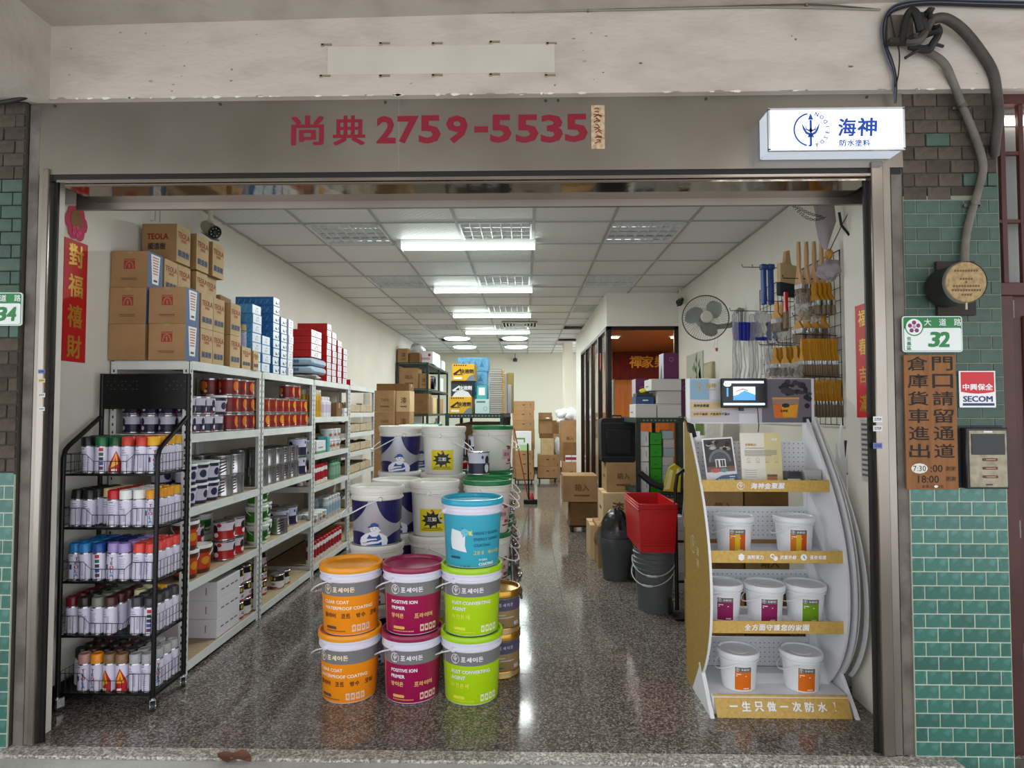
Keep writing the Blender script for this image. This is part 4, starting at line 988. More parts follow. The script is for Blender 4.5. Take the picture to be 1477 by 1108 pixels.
# navy and silver pail with a worker figure
mat('pl_silver','#b9b9c4',.28,.35); navy=C('#231f58',.3)
def worker(b,q,x,y,s):
    W=C('#e9eaf3',.4); N=C('#2c4f97',.4); K=C('#1d2b5c',.4)
    L=[cyl(RP,0,.0018+.0007*k) for k in range(7)]
    P=lambda pts,m,k=0: b.poly([(x+a*s,y+c*s) for a,c in pts],m,L[k],.02)
    P([(-.62,0),(.6,0),(.64,.2),(.58,.38),(.36,.52),(.16,.6),(-.14,.6),(-.4,.52),(-.62,.36),(-.68,.18)],W)      # outline of shirt and arms
    P([(-.34,0),(.36,0),(.34,.3),(.24,.5),(.12,.4),(-.08,.4),(-.2,.5),(-.32,.32)],N,1)                           # bib overall
    P([(-.56,.1),(-.1,.2),(.2,.2),(.46,.3),(.5,.22),(.2,.1),(-.1,.06),(-.5,.0)],W,2); P([(-.5,.22),(-.3,.3),(.1,.32),(.16,.26),(-.1,.24),(-.44,.16)],W,2)
    P([(-.56,.1),(-.1,.2),(.2,.2),(.2,.185),(-.1,.18),(-.54,.08)],K,3)
    b.disc(x+.02*s,y+.76*s,.19*s,.17*s,W,L[3],16,dx=.02); b.poly([(x-.06*s,y+.6*s),(x+.14*s,y+.6*s),(x+.12*s,y+.7*s),(x-.06*s,y+.7*s)],W,L[2],.02)
    P([(-.2,.83),(.0,.86),(.24,.82),(.2,.95),(.06,1.03),(-.1,1.0)],N,4); P([(-.3,.8),(.0,.84),(.0,.87),(-.22,.87)],K,5)
    P([(.14,.56),(.34,.66),(.22,.76),(.1,.66)],W,4); P([(-.1,.75),(-.02,.75),(-.02,.77),(-.1,.77)],K,5); P([(.06,.75),(.13,.75),(.13,.77),(.06,.77)],K,5); P([(-.04,.66),(.08,.66),(.08,.675),(-.04,.675)],K,5)
b=MB(); q=cyl(RP,0,.0009)
def bz(p0,p1,p2,n=8): return [((1-t)**2*p0[0]+2*t*(1-t)*p1[0]+t*t*p2[0],(1-t)**2*p0[1]+2*t*(1-t)*p1[1]+t*t*p2[1]) for t in [i/n for i in range(n+1)]]
for o in (0,.235,-.235,.47,-.47): pass
for cx in (0,):
    b.poly([(-.20,.277)]+bz((-.03,.277),(-.06,.17),(-.20,.13))+[],navy,q,.02)
    b.poly([(.24,.277)]+[(.02,.277)]+bz((.02,.277),(.05,.14),(.16,.13))[1:]+[(.24,.145)],navy,q,.02)
    b.poly([(-.20,.008),(.02,.008)]+bz((.02,.02),(-.03,.1),(-.13,.09))+[(-.20,.08)],navy,q,.02)
    b.poly([(.0,.008),(.24,.008),(.24,.08)]+bz((.2,.085),(.09,.08),(.05,.01)),navy,q,.02)
worker(b,cyl(RP,0,.0018),.005,.008,.135)
for i in range(3): b.rect(.13+.02*i,.2,.137+.02*i,.24,C('#3c3a78',.4),cyl(RP,0,.0018)); 
b.rect(-.43,.008,-.26,.277,navy,q,.02); b.rect(.3,.008,.43,.277,navy,q,.02)
kit('pail_navy','paint_pail','pail',pail_parts('pail_white','pl_silver',rim='pail_white',bail=-1.3,logo_fn=b))
# white pail with yellow badge
b=MB(); q=cyl(RP,0,.0009); q2=cyl(RP,0,.0018); q3=cyl(RP,0,.0026)
b.rect(-.085,.035,.085,.185,C('#dcc916',.4),q,.02)
b.disc(0,.115,.05,.04,C('#1c1b17',.4),q2,20,dx=.02)
for i in range(10):
    a=2*PI*i/10+.16; e=.27; b.poly([(.047*math.cos(a-e),.115+.0376*math.sin(a-e)),(.078*math.cos(a),.115+.062*math.sin(a)),(.047*math.cos(a+e),.115+.0376*math.sin(a+e))],C('#1c1b17',.4),q2)
b.text('三如',C('#f2efe2',.4),q3,h=.028,y=.118,bold=.03); b.rect(-.025,.07,.025,.078,C('#d8d2b0',.5),q3); b.rect(-.07,.044,.07,.05,C('#7b7216',.5),q2,.02); b.rect(-.06,.055,.06,.062,C('#7b7216',.5),q2,.02); b.poly([(-.01,.168),(.012,.168),(.006,.182),(-.004,.182)],C('#c4452c',.5),q2)
kit('pail_yellow','paint_pail','pail',pail_parts('pail_white','pail_white',rim='pail_white',bail=1.45,logo_fn=b))
# white pail with green lid
mat('lid_green','#1d7a44',.35); b=MB(); q=cyl(RP,0,.0009)
for i,(x,y,w_,h_) in enumerate(((.1,.19,.06,.008),(.115,.17,.05,.02),(.12,.07,.06,.035),(.1,.05,.07,.01))): b.rect(x,y,x+w_,y+h_,C('#9a4450',.5),q,.02)
b.rect(.06,.09,.17,.17,C('#d8b9c0',.5),q,.02); b.text('防水',C('#8f3a4a',.5),cyl(RP,0,.0018),h=.03,x=.11,y=.13,bold=.03)
kit('pail_green','paint_pail','pail',pail_parts('lid_green','pail_white',rim='pail_white',bail=1.15,logo_fn=b))
# gold tins
mat('gold','#b58a3a',.25,.8); mat('gold_soft','#a88f63',.35,.4)
def gold():
    r=.125; h=.255; b=MB(); b.lathe([(0,.002),(r*.97,0),(r,.004),(r,.01),(r*.985,.014),(r*.985,.035),(r*.97,.04),(r*.985,.045),(r*.985,.14),(r*.985,.205),(r*1.0,.21),(r*1.0,.216)],'gold_soft',36,ms=['gold','gold','gold','gold_soft','gold_soft','gold','gold','gold_soft',C('#55506a',.4),'tin','tin'])
    l=MB().lathe([(r*1.0,.212),(r*1.03,.216),(r*1.03,.25),(r*1.0,h),(r*.94,h),(r*.9,h-.014),(r*.3,h-.012),(0,h-.012)],'gold',36)
    d=MB(); q=cyl(lambda z:r*.985,0,.001); ink=C('#c9c6d8',.5); logo(d,ink,q,-.06,.175,.016)
    for i,ch_ in enumerate('포세이돈'): d.text(ch_,ink,q,h=.018,w=.016,x=-.03+i*.024,y=.175,bold=.03)
    d.rect(-.05,.115,.0,.12,ink,q,.02); d.rect(-.06,.1,.06,.104,ink,q,.02); d.rect(-.05,.06,-.01,.066,C('#55506a',.5),q,.02); d.rect(.06,.055,.075,.075,ink,q,.02); d.rect(.08,.055,.095,.075,ink,q,.02)
    return [('body',b,None),('lid',l,None),('label',d,None)]
kit('gold_tin','paint_tin','paint can',gold())
PP=.3535
def stack(k,X,d,n,desc,rz=0,start=0,g=None,names=('bottom','second','third','fourth')):
    if n-start==1: names={start:''}
    for i in range(start,n):
        put(k,desc if n-start==1 else '%s, %s of its stack'%(desc,'topmost' if i==n-1 else names[i]),(X+R.uniform(-.003,.003),D(d)+R.uniform(-.003,.003),i*PP),rz+R.uniform(-.03,.03) if not isinstance(rz,(list,tuple)) else rz[i],g)
stack('pail_orange',-.955,3.33,2,'orange-lidded orange pail at the front',rz=[-.22,-.04],g='front coloured pails')
stack('pail_magenta',-.615,3.335,2,'magenta-lidded pail at the front centre',rz=[.10,.08],g='front coloured pails')
stack('pail_lime',-.29,3.325,2,'lime-lidded pail at the front right',rz=[.05,.07],g='front coloured pails')
put('pail_cyan','cyan-lidded cyan pail standing on the lime pails',(-.288,D(3.33),2*PP),-.06,'front coloured pails')
for i in range(2): put('gold_tin','gold tin with dark band beside the lime pails, %s of two'%('lower','upper')[i],(-.155,D(3.62),i*.244),.35,'gold tins by the lime pails')
stack('pail_navy',-.935,3.83,3,'navy and silver worker pail nearest the street',rz=.05,g='navy worker pails')
stack('pail_navy',-.895,4.20,3,'navy and silver worker pail in the second row',rz=.12,g='navy worker pails')
stack('pail_navy',-.99,4.78,4,'navy and silver worker pail of the tall stack',rz=.12,g='navy worker pails')
stack('pail_navy',-.91,5.14,4,'navy and silver pail behind the tall worker stack',rz=.3,g='navy worker pails')
stack('pail_yellow',-.615,4.12,3,'white pail with yellow starburst badge, nearer stack',rz=.02,g='starburst badge pails')
stack('pail_yellow',-.62,4.62,4,'white pail with yellow starburst badge, farther tall stack',rz=.02,g='starburst badge pails')
stack('pail_green',-.265,4.20,3,'green-lidded white pail nearest the cyan one',rz=.15,g='green-lidded white pails')
stack('pail_green',-.262,4.56,3,'green-lidded white pail under the navy tin',rz=.2,g='green-lidded white pails')
stack('pail_green',-.262,4.93,4,'green-lidded white pail of the tallest stack',rz=.2,g='green-lidded white pails')
put('can_navy_big','navy and white worker tin standing on the green pail lids',(-.345,D(4.50),3*PP+.005),-.2,sc=(.98,.98,1.05))
t=thing('red_bowl','small red plastic bowl on the white pail lids between the stacks','bowl',(-.505,D(4.9),3*PP+.004)); MB().lathe([(0,.004),(.05,.004),(.075,.05),(.082,.052),(.082,.056),(.072,.054),(.047,.008),(0,.008)],C('#b3202a',.35),20).build('bowl_body',t)
stack('pail_green',-.54,4.97,3,'green-lidded white pail hidden behind the starburst pails',rz=.2,g='green-lidded white pails')
stack('pail_green',-.93,5.55,4,'green-lidded pail far behind the navy stacks',rz=.2,start=2,g='green-lidded white pails')
# ---------------- back of the shop ----------------
mat('rack_green','#2f3d36',.5,.2,noise=(20,'#25302b',.4,.7)); mat('cover_white','#d9dbdd',.6)
def slotted(name,label,x0,x1,d0,d1,H,levels,ys=None,grp=None,deck='rack_green'):
    t=thing(name,label,'shelf',(0,0,0),0,grp); 
    for y in (ys or [d0,d1]):
        for x,sx in ((x0,1),(x1,-1)):
            b=MB(); Y=D(y); b.box((x,Y,0),(x+sx*.04,Y+.003,H),'rack_green'); b.box((x,Y,0),(x+sx*.003,Y+.04,H),'rack_green')
            z=.05
            while z<H-.03:
                b.box((x-sx*.0006,Y+.016,z-.012),(x+sx*.001,Y+.024,z+.012),'hole'); b.box((x+sx*.016,Y-.0006,z-.012),(x+sx*.024,Y+.001,z+.012),'hole'); z+=.06
            b.build('post',t,False)
    for z in levels:
        b=MB(); b.box((x0+.003,D(d0)+.003,z-.006),(x1-.003,D(d1)+.03,z),deck)
        s=b.build('shelf_deck',t,False); b=MB()
        for x,sx in ((x0,1),(x1,-1)): b.box((x-sx*.001,D(d0),z-.045),(x+sx*.003,D(d1)+.04,z),'rack_green')
        for y in (D(d0)-.001,D(d1)+.038): b.box((x0,y,z-.045),(x1,y+.003,z),'rack_green')
        i=x0+.06
        while i<x1-.05: b.box((i,D(d0)-.0016,z-.027),(i+.016,D(d0)-.0005,z-.017),C('#8a938c',.6)); i+=.035
        b.build('beam',s,False)
    return t
def prK(ch,two=True,handle=False):
    def f_(b,w,dp,h):
        f,r,l=F_(w,dp); ik=C('#6b4a2a',.8)
        if handle: 
            for q in (f,r,l): b.rect(-.03,h*.56,.03,h*.64,C('#2a1c10',.9),q)
            b.rect(w*.3,h*.55,w*.3+.02,h*.72,ik,f); return
        b.text(ch,ik,f,w=min(w*.42,.2),x=w*.05,y=h*.55,bold=.03)
        if two: b.rect(-w*.18,h*.22,w*.28,h*.28,ik,f)
        b.rect(-dp*.2,h*.45,dp*.2,h*.55,ik,l)
    return f_
def carton(key,w,dp,h,m,pr_=None,tape='tape'):
    if key not in KIT: box_kit(key,'carton',w,dp,h,m,pr_,tape,bev=.003)
    return key
def CT(label,x,d,z,w,dp,h,m='kraft',pr_=None,rz=0,g=None,tape='tape',key=None):
    """a carton whose front face is centred at x and stands at distance d"""
    k=key or 'c%d_%d_%d_%s_%s'%(w*1000,dp*1000,h*1000,m,id(pr_) if pr_ else '')
    carton(k,w,dp,h,m,pr_,tape); return put(k,label,(x,D(d)+dp/2,z),rz,g)
p1=prK('箱入',True); p2=prK('TAPE',True); p3=prK('漆',True); ph_=prK('',handle=True)
# cartons behind the white shelving
for i in range(6):
    CT('kraft carton by the far end of the white shelving, %s from the floor'%ORD[i],-2.02,8.6,i*.306,.285,.4,.304,'kraft',p2,g='cartons past the white shelving')
    CT('pale-sided kraft carton in the right column past the white shelving, %s up'%ORD[i],-1.775,8.65+.02*i,i*.306,.2,.36,.304,'kraft_light' if i%2 else 'kraft',p3,g='cartons past the white shelving')
CT('dark open kraft carton lying on the cartons past the white shelving',-2.0,9.1,6*.306,.5,.35,.12,'kraft_dark')
slotted('slotted_rack','tall dark green slotted steel rack against the left wall near the back',-2.42,-1.815,11.3,14.2,2.46,[.15,.6,1.03,1.49,1.97,2.46],[11.3,12.8,14.2],'dark green slotted racks')
g='cartons on the tall dark green rack'
CT('narrow kraft carton at the left end of the tall rack top',-2.31,11.35,2.46,.2,.4,.27,'kraft',p3,g=g)
CT('low kraft carton on the tall rack top beside the narrow one',-2.09,11.36,2.46,.2,.4,.19,'kraft_dark',None,g=g)
CT('pink and white printed carton on the tall rack top',-1.91,11.6,2.46,.26,.5,.24,'white_card',lambda b,w,dp,h:[b.rect(-w*.3,h*.3,w*.3,h*.5,C('#b99aa6',.6),F_(w,dp)[0]),b.disc(w*.25,h*.7,.03,.03,C('#a83a4a',.6),F_(w,dp)[0],10)],tape=None)
CT('white carton with blue print on the far side of the tall rack top',-1.96,12.5,2.46,.28,.4,.28,'white_card',lambda b,w,dp,h:[b.rect(-w*.35,h*.5,w*.35,h*.62,C('#5b7390',.6),F_(w,dp)[0]),b.rect(-w*.35,h*.3,w*.2,h*.4,C('#5b7390',.6),F_(w,dp)[0])],tape=None)
CT('plain white carton at the far end of the tall rack top',-1.96,13.2,2.46,.28,.5,.2,'white_card',None,tape=None)
b=MB(); lump(b,(0,0,.1),(.15,.15,.12),'bag_clear',5); tag(b.build('plastic_bag',loc=(-2.1,D(11.7),2.64)),'clear plastic bag on top of the low carton on the tall rack','bag')
CT('big printed kraft carton on the second level of the tall rack',-2.2,11.32,1.97,.36,.45,.39,'kraft',p1,g=g); CT('small kraft carton beside the big one on the tall rack',-1.93,11.4,1.97,.16,.4,.29,'kraft',p3,g=g)
CT('orange-brown kraft carton on the third level of the tall rack',-1.99,11.25,1.49,.34,.5,.38,'kraft_dark',None,g=g); CT('yellowish kraft carton far along the third level of the tall rack',-1.98,12.0,1.49,.3,.5,.32,'kraft_light',p3,g=g); CT('kraft carton farthest along the third level of the tall rack',-1.98,13.0,1.49,.3,.5,.32,'kraft',p3,g=g)
CT('white bagged parcel on the second level of the tall rack',-1.97,13.1,1.97,.28,.4,.3,'bag_white',None,tape=None)
t=thing('coiled_hose','black coil of hose on the second level of the tall rack','hose',(-1.86,D(12.2),1.99)); b=MB()
for k in range(4): b.tube([(.02*k-.04,.13*math.cos(a_*PI/8),.13+.12*math.sin(a_*PI/8)) for a_ in range(16)],.018,'rack_black',6,closed=True)
b.build('coil',t)
row_=0
for i in range(4): put('tub_white','pale tub on the lower level of the tall rack, %s along'%ORD[i],(-1.95,D(11.45+.35*i),1.03),.3,'tubs on the tall rack',sc=1.8)
put('white_bottle','tall white bottle on the lower level of the tall rack',(-1.87,D(12.9),1.03),.3,sc=1.8)
for z in (.15,.6):
    for i in range(5): CT('kraft carton on a low level of the tall rack, %s along, %s level'%(ORD[i],'lowest' if z<.3 else 'second'),-2.1,11.35+.56*i,z,.5,.5,.36,'kraft',p1,g='low cartons of the tall rack')
# middle rack with the yellow boxes
slotted('slotted_rack','low dark green slotted rack behind the pails carrying yellow boxes and brushes',-.82,-.215,6.2,9.0,1.515,[.15,.62,1.05,1.51],[6.2,7.6,9.0],'dark green slotted racks')
mat('box_yellow','#d8a51c',.45,rnd=.05); mat('box_black','#2a2b2e',.4)
def pry(dark):
    def f_(b,w,dp,h):
        f,r,l=F_(w,dp); ik=C('#1f1d1a' if not dark else '#d9dadd',.5); f2=plane((0,-dp/2-.0016,0))
        for i in range(6): b.rect(-w*.42+i*w*.1,h*.88,-w*.36+i*w*.1,h*.96,C('#3a3226',.5),f)
        b.poly([(-w*.45,h*.42),(-w*.12,h*.72),(-w*.08,h*.68),(-w*.3,h*.4),(w*.0,h*.4),(0,h*.36),(-w*.4,h*.34)],ik,f2)
        b.text('快溶劑',ik,f2,w=w*.6,h=h*.26,x=w*.16,y=h*.56,bold=.05)
        if not dark: b.rect(-w*.42,h*.1,-w*.05,h*.24,C('#efe6cf',.5),f); b.poly([(w*.1,0),(w*.5,0),(w*.5,h*.4),(w*.3,h*.3)],C('#6f7f86',.5),f)
        else: b.poly([(-w*.45,0),(w*.45,0),(w*.3,h*.3),(0,h*.45),(-w*.3,h*.28)],C('#cfd3d8',.5),f)
    return f_
y1=pry(False); y2=pry(True)
CT('yellow printed box at the bottom of the stack on the low rack',-.665,6.22,1.51,.235,.3,.175,'box_yellow',y1,tape=None,g='printed boxes on the low rack',key='ybox')
CT('black printed box between the two yellow ones on the low rack',-.655,6.25,1.685,.225,.3,.165,'box_black',y2,tape=None,g='printed boxes on the low rack',key='kbox')
CT('yellow printed box topping the stack on the low rack',-.635,6.22,1.85,.235,.3,.175,'box_yellow',y1,-.02,tape=None,g='printed boxes on the low rack',key='ybox')
mat('carton_blue','#6fb0da',.5,noise=(30,'#5a9cc9',.45,.6))
for i in range(4): CT('pale blue printed carton behind the yellow boxes, %s up'%ORD[i],-.585+(i%2)*.012,6.62,1.51+i*.155,.34,.4,.152,'carton_blue',lambda b,w,dp,h:[b.poly([(w*(-.4+.2*k),h*.3),(w*(-.32+.2*k),h*.75),(w*(-.24+.2*k),h*.3)],C('#3f7fb0',.5),F_(w,dp)[0]) for k in range(4)],R.uniform(-.03,.03),'pale blue cartons on the low rack',tape=None,key='bluebox')
CT('small teal box with white label on the low rack',-.455,6.3,1.66,.11,.1,.145,'teal_card',lambda b,w,dp,h:b.rect(-w*.3,h*.3,w*.3,h*.85,'label_white',F_(w,dp)[0]),.1,tape=None)
CT('pale aqua box under the small teal one on the low rack',-.44,6.25,1.51,.155,.14,.15,C('#bcd2cf',.5),lambda b,w,dp,h:[b.rect(-w*.4,h*.75,w*.2,h*.88,C('#5f7a74',.5),F_(w,dp)[0]),b.ring(w*.2,h*.35,.02,.004,C('#4f9a86',.5),F_(w,dp)[0],12)],tape=None)
CT('white board standing behind the aqua box on the low rack',-.42,6.7,1.51,.16,.03,.47,'cover_white',None,tape=None)
t=thing('brush_pile','tall pile of flat packed brushes with yellow tips on the low rack','brushes',(-.29,D(6.28),1.51),-.05)
mat('card_grey','#b9b4ae',.6,rnd=.1)
me1=MB().box((-.07,-.06,0),(.06,.1,.014),'card_grey',.002).mesh('brush_card'); me2=MB().box((.06,-.06,.001),(.082,-.02,.013),C('#d8a52a',.5),.002).mesh('brush_tip'); me3=MB().box((-.07,-.061,.014),(.06,.1,.0185),C('#5d5552',.7)).mesh('brush_bristle')
for i in range(24):
    z=i*.0192; dx=.004*math.sin(i*.8); r_=R.uniform(-.04,.04)
    if True:
        for m_,n_ in ((me1,'brush_card'),(me2,'brush_tip'),(me3,'brush_bristle')): inst(n_,m_,t,(dx,0,z),r_)
CT('tall grey folded board stack at the right end of the low rack',-.235,6.9,1.51,.06,.3,.46,C('#b5aeac',.6),None,tape=None)
CT('narrow grey board leaning past the brush pile on the low rack',-.19,7.6,1.51,.05,.4,.36,C('#a39a96',.6),None,tape=None); CT('small olive box on the far boards of the low rack',-.2,8.2,1.51,.09,.2,.55,C('#8c7a3f',.7),None,tape=None)
for i in range(3):
    put('can_navy_big','navy and white tin inside the low rack, %s from the left'%ORD[i],(-.7+.19*i,D(6.32),1.05),.2,'navy tins inside the low rack',sc=(1,1,1.45))
for i in range(3):
    put('can_navy_big','navy and white tin on the lower deck of the low rack, %s from the left'%ORD[i],(-.7+.19*i,D(6.32),.62),.2,'navy tins inside the low rack',sc=(1,1,1.45))
for z in (.15,.62,1.05):
    for i in range(3): CT('kraft carton deep inside the low rack, %s along, %s deck'%(ORD[i],{.15:'bottom',.62:'middle',1.05:'upper'}[z]),-.52,6.75+.7*i,z,.52,.55,.34,'kraft',p1,g='cartons deep inside the low rack')
# ring-jointed fittings on a tilted rail beside the pails
t=thing('fitting_rail','brown slanted rail hung with small chrome clamps beside the stacked pails','rail',(0,0,0))
b=MB()
pts=[at(726,672,d=5.9),at(741,760,d=5.0),at(751,846,d=4.1)]
rail=[(-.19,D(6.1),.86),(-.10,D(5.0),.50),(-.045,D(4.05),.36)]
b.tube([(-.155,D(6.15),.62),(-.085,D(5.0),.50),(-.06,D(4.0),.34)],.018,C('#4a332b',.6),6); b.tube([(-.19,D(6.15),.95),(-.12,D(5.0),.62),(-.08,D(4.0),.4)],.012,'rack_black',6); b.build('rail_bar',t)
for i in range(22):
    f=i/21; d_=4.0+2.1*f; z=.36+.34*f+R.uniform(-.03,.03); x=-.035-.1*f+R.uniform(-.012,.012)
    b=MB(); M=Matrix.Translation((x,D(d_),z))@Matrix.Rotation(R.uniform(-.6,.6),4,'Z')@Matrix.Rotation(R.uniform(-.5,.5),4,'X')
    b.tube([M@Vector((0,.026*math.cos(k*PI/6),.026*math.sin(k*PI/6))) for k in range(12)],.006,'chrome' if i%3 else C('#6c5a4c',.35,.6),5,closed=True); b.lathe([(0,-.02),(.009,-.018),(.009,.018),(0,.02)],'chrome',8,M=M@Matrix.Translation((0,0,-.035))); b.build('clamp',t)
for (px,z0,z1) in ((-.185,0,1.0),(-.05,0,.37)):
    MB().box((px-.012,D(6.1 if px<-.1 else 4.02)-.012,z0),(px+.012,D(6.1 if px<-.1 else 4.02)+.012,z1),'rack_black').build('leg',t)
# cable clutter at rack post
t=thing('cable_bundle','bundle of dark cables hanging at the right post of the low rack','cables',(-.19,D(6.1),0)); b=MB()
for k in range(7):
    xx=R.uniform(-.02,.03); b.tube([(xx+.02*math.sin(j*1.3+k),R.uniform(-.02,.02),1.48-j*.12) for j in range(7)],.007,C(R.choice(['#1a1a1c','#3a2a28','#24262a']),.5),5)
b.build('cables',t)
# floor cartons at the back
g='kraft cartons stacked near the back wall'
for i in range(8): CT('wide kraft carton of the tall back stack, %s from the floor'%ORD[i],-.03+R.uniform(-.01,.01),13.1,.10+i*.208,.47,.42,.206,'kraft',ph_,g=g)
for i in range(3): CT('kraft carton of the short stack before the tall back stack, %s up'%ORD[i],.0-.01*i,12.62,.12+i*.2,.37,.35,.198,'kraft',ph_,g=g)
CT('white carton with green mark on the short back stack',-.03,12.66,.72,.33,.2,.4,'white_card',lambda b,w,dp,h:[b.rect(-w*.45,h*.58,w*.1,h*.66,C('#5f9a3a',.5),F_(w,dp)[0]),b.rect(w*.02,h*.42,w*.1,h*.6,C('#5f9a3a',.5),F_(w,dp)[0]),b.rect(-w*.4,0,w*.4,h*.3,C('#a9c98f',.5),F_(w,dp)[0])],tape=None)
for i in range(2): CT('kraft carton with hand hole in the middle back stack, %s up'%ORD[i],.49,13.1,.1+i*.25,.42,.38,.248,'kraft',ph_,g=g)
CT('narrow kraft carton on the middle back stack',.49,13.15,.598,.28,.34,.35,'kraft_light',None,g=g); CT('dark kraft carton on the narrow one of the middle back stack',.47,13.25,.95,.3,.3,.1,'kraft_dark',None,g=g)
t=thing('open_carton','open kraft carton with raised flap on the middle back stack','box',(.455,D(13.4),1.05)); b=MB()
for q in (((-.15,-.14,0),(.15,-.135,.3)),((-.15,.135,0),(.15,.14,.46)),((-.15,-.14,0),(-.145,.14,.3)),((.145,-.14,0),(.15,.14,.38)),((-.15,-.14,0),(.15,.14,.005))): b.box(q[0],q[1],'kraft')
b.build('carton',t); b=MB(); b.extr([(-.14,.3),(-.22,.33),(-.222,.328),(-.14,.296)],'x',-.15,.15,'kraft_light'); b.build('flap',t); b=MB(); lump(b,(.05,0,.31),(.06,.06,.04),'bag_white',2); b.build('bag',t)
CT('small kraft carton against the back wall between two stacks',.73,14.6,1.0,.2,.2,.32,'kraft_dark',p3,g=g); CT('kraft carton under the small one by the back wall',.73,14.6,0,.25,.3,1.0,'kraft',p3,g=g)
CT('bottom kraft carton of the stack by the white back pillar',.98-.0,12.45,0.0,.40,.45,.5,'kraft',p1,g=g)
CT('upper kraft carton of the stack by the white back pillar',.93,12.75,.5,.36,.36,.85,'kraft',p1,g=g)
CT('small kraft carton in front on the stack by the back pillar',.96,12.56,.5,.30,.25,.4,'kraft_dark',None,g=g)
for i in range(2): CT('small red and white packet on the back pillar stack, %s'%('left','right')[i],.895+.13*i,12.47,.5,.12,.06,.13,'white_card',lambda b,w,dp,h:b.rect(-w*.5,h*.3,w*.5,h*.75,C('#8f2a3a',.5),F_(w,dp)[0]),tape=None)
for i,(x,z,s) in enumerate(((.80,1.48,.14),(.98,1.47,.17),(.78,1.35,.1))):
    b=MB(); lump(b,(0,0,0),(s,s*.9,s*.8),'bag_white',9+i,amp=.2); tag(b.build('white_bag',loc=(x,D(12.9),z)),('white blue-marked bag left on the back pillar stack','larger clear white bag on the back pillar stack','small white bag hanging low on the back pillar stack')[i],'bag')
b=MB(); lump(b,(0,0,0),(.12,.1,.2),'bag_white',31,amp=.2); tag(b.build('white_bag',loc=(.70,D(13.4),.75)),'white bag stuffed between the two right back stacks','bag')
# dollies
def dolly(label,x,d,w,dp,z=.1):
    t=thing('dolly',label,'dolly',(x,D(d)+dp/2,0)); MB().box((-w/2,-dp/2,z-.025),(w/2,dp/2,z),C('#3c3026',.7),.003).build('deck',t)
    for sx in (-1,1):
        for sy in (-1,1): MB().lathe([(0,-.012),(.035,-.012),(.035,.012),(0,.012)],C('#2a2a2c',.5),14,M=Matrix.Translation((sx*(w/2-.05),sy*(dp/2-.05),.036))@Matrix.Rotation(PI/2,4,'Y')).build('wheel',t)
dolly('wheeled dolly under the tall back carton stack',-.03,13.1,.46,.42); dolly('wheeled dolly under the short back carton stack',.0,12.62,.38,.35,.12); dolly('wheeled dolly under the middle back stack',.49,13.1,.44,.38)
dolly('wheeled dolly under the two cartons beside the office wall',.74,7.72,.36,.40,.09)
CT('lower kraft carton of the pair beside the office wall',.745,7.7,.09,.34,.42,.30,'kraft_dark',p1); CT('wider kraft carton on top of the pair beside the office wall',.70,7.68,.39,.43,.44,.33,'kraft',p1,-.0)
# pallet jack like trolley and red stick by the cartons
t=thing('push_broom','black and red push broom leaning by the back carton stack','broom',(.0,0,0)); a=at(763,724,Z=.03); b=MB(); b.tube([(a.x,a.y,.05),(a.x-.02,a.y+.05,1.0)],.013,'rack_black',8); b.build('handle',t)
MB().tube([(a.x-.01,a.y,.08),(a.x-.25,a.y+.15,1.25)],.009,C('#8f1f1f',.5),8).build('red_rod',t)
MB().box((a.x-.09,a.y-.05,.0),(a.x+.14,a.y+.05,.07),'rack_black',.01).build('broom_head',t); MB().lathe([(0,0),(.04,0),(.02,.1),(0,.12)],C('#b3202a',.5),12,c=(a.x+.05,a.y,.07)).build('red_collar',t)
# ---------------- right side: rack, bins, suitcase ----------------
g='cartons near the office'
CT('top kraft carton carrying the black suitcase',.965-.0,6.05,.73,.30,.4,.29,'kraft',p1,g=g); CT('kraft carton under the one carrying the suitcase',.905,6.0,.40,.27,.4,.33,'kraft_light',p3,g=g); CT('bottom kraft carton of the stack under the suitcase',.93,6.0,0,.42,.5,.40,'kraft',p1,g=g)
CT('low kraft carton poking out left of the bagged bin',.745,6.3,0,.14,.4,.36,'kraft_light',None,g=g)
t=thing('suitcase','black fabric suitcase standing on the cartons before the office glass','suitcase',(.94,D(6.2),1.02),.02); mat('cloth_black','#0f0f11',.75,bump=(200,.2))
b=MB(); b.extr([(-.16,.01),(-.15,0),(.15,0),(.17,.02),(.178,.4),(.165,.435),(.14,.445),(-.14,.445),(-.165,.435),(-.178,.4),(-.17,.02)],'y',-.1,.1,'cloth_black'); b.build('shell',t)
for z in (.05,.39): MB().box((-.172,-.104,z),(.172,-.098,z+.008),C('#29292c',.5)).build('zip',t)
MB().box((-.13,-.115,.08),(.13,-.1,.34),'cloth_black',.012).build('pocket',t); MB().tube([(-.05,0,.445),(-.045,0,.47),(.045,0,.47),(.05,0,.445)],.008,C('#1c1c1e',.5),6).build('handle',t)
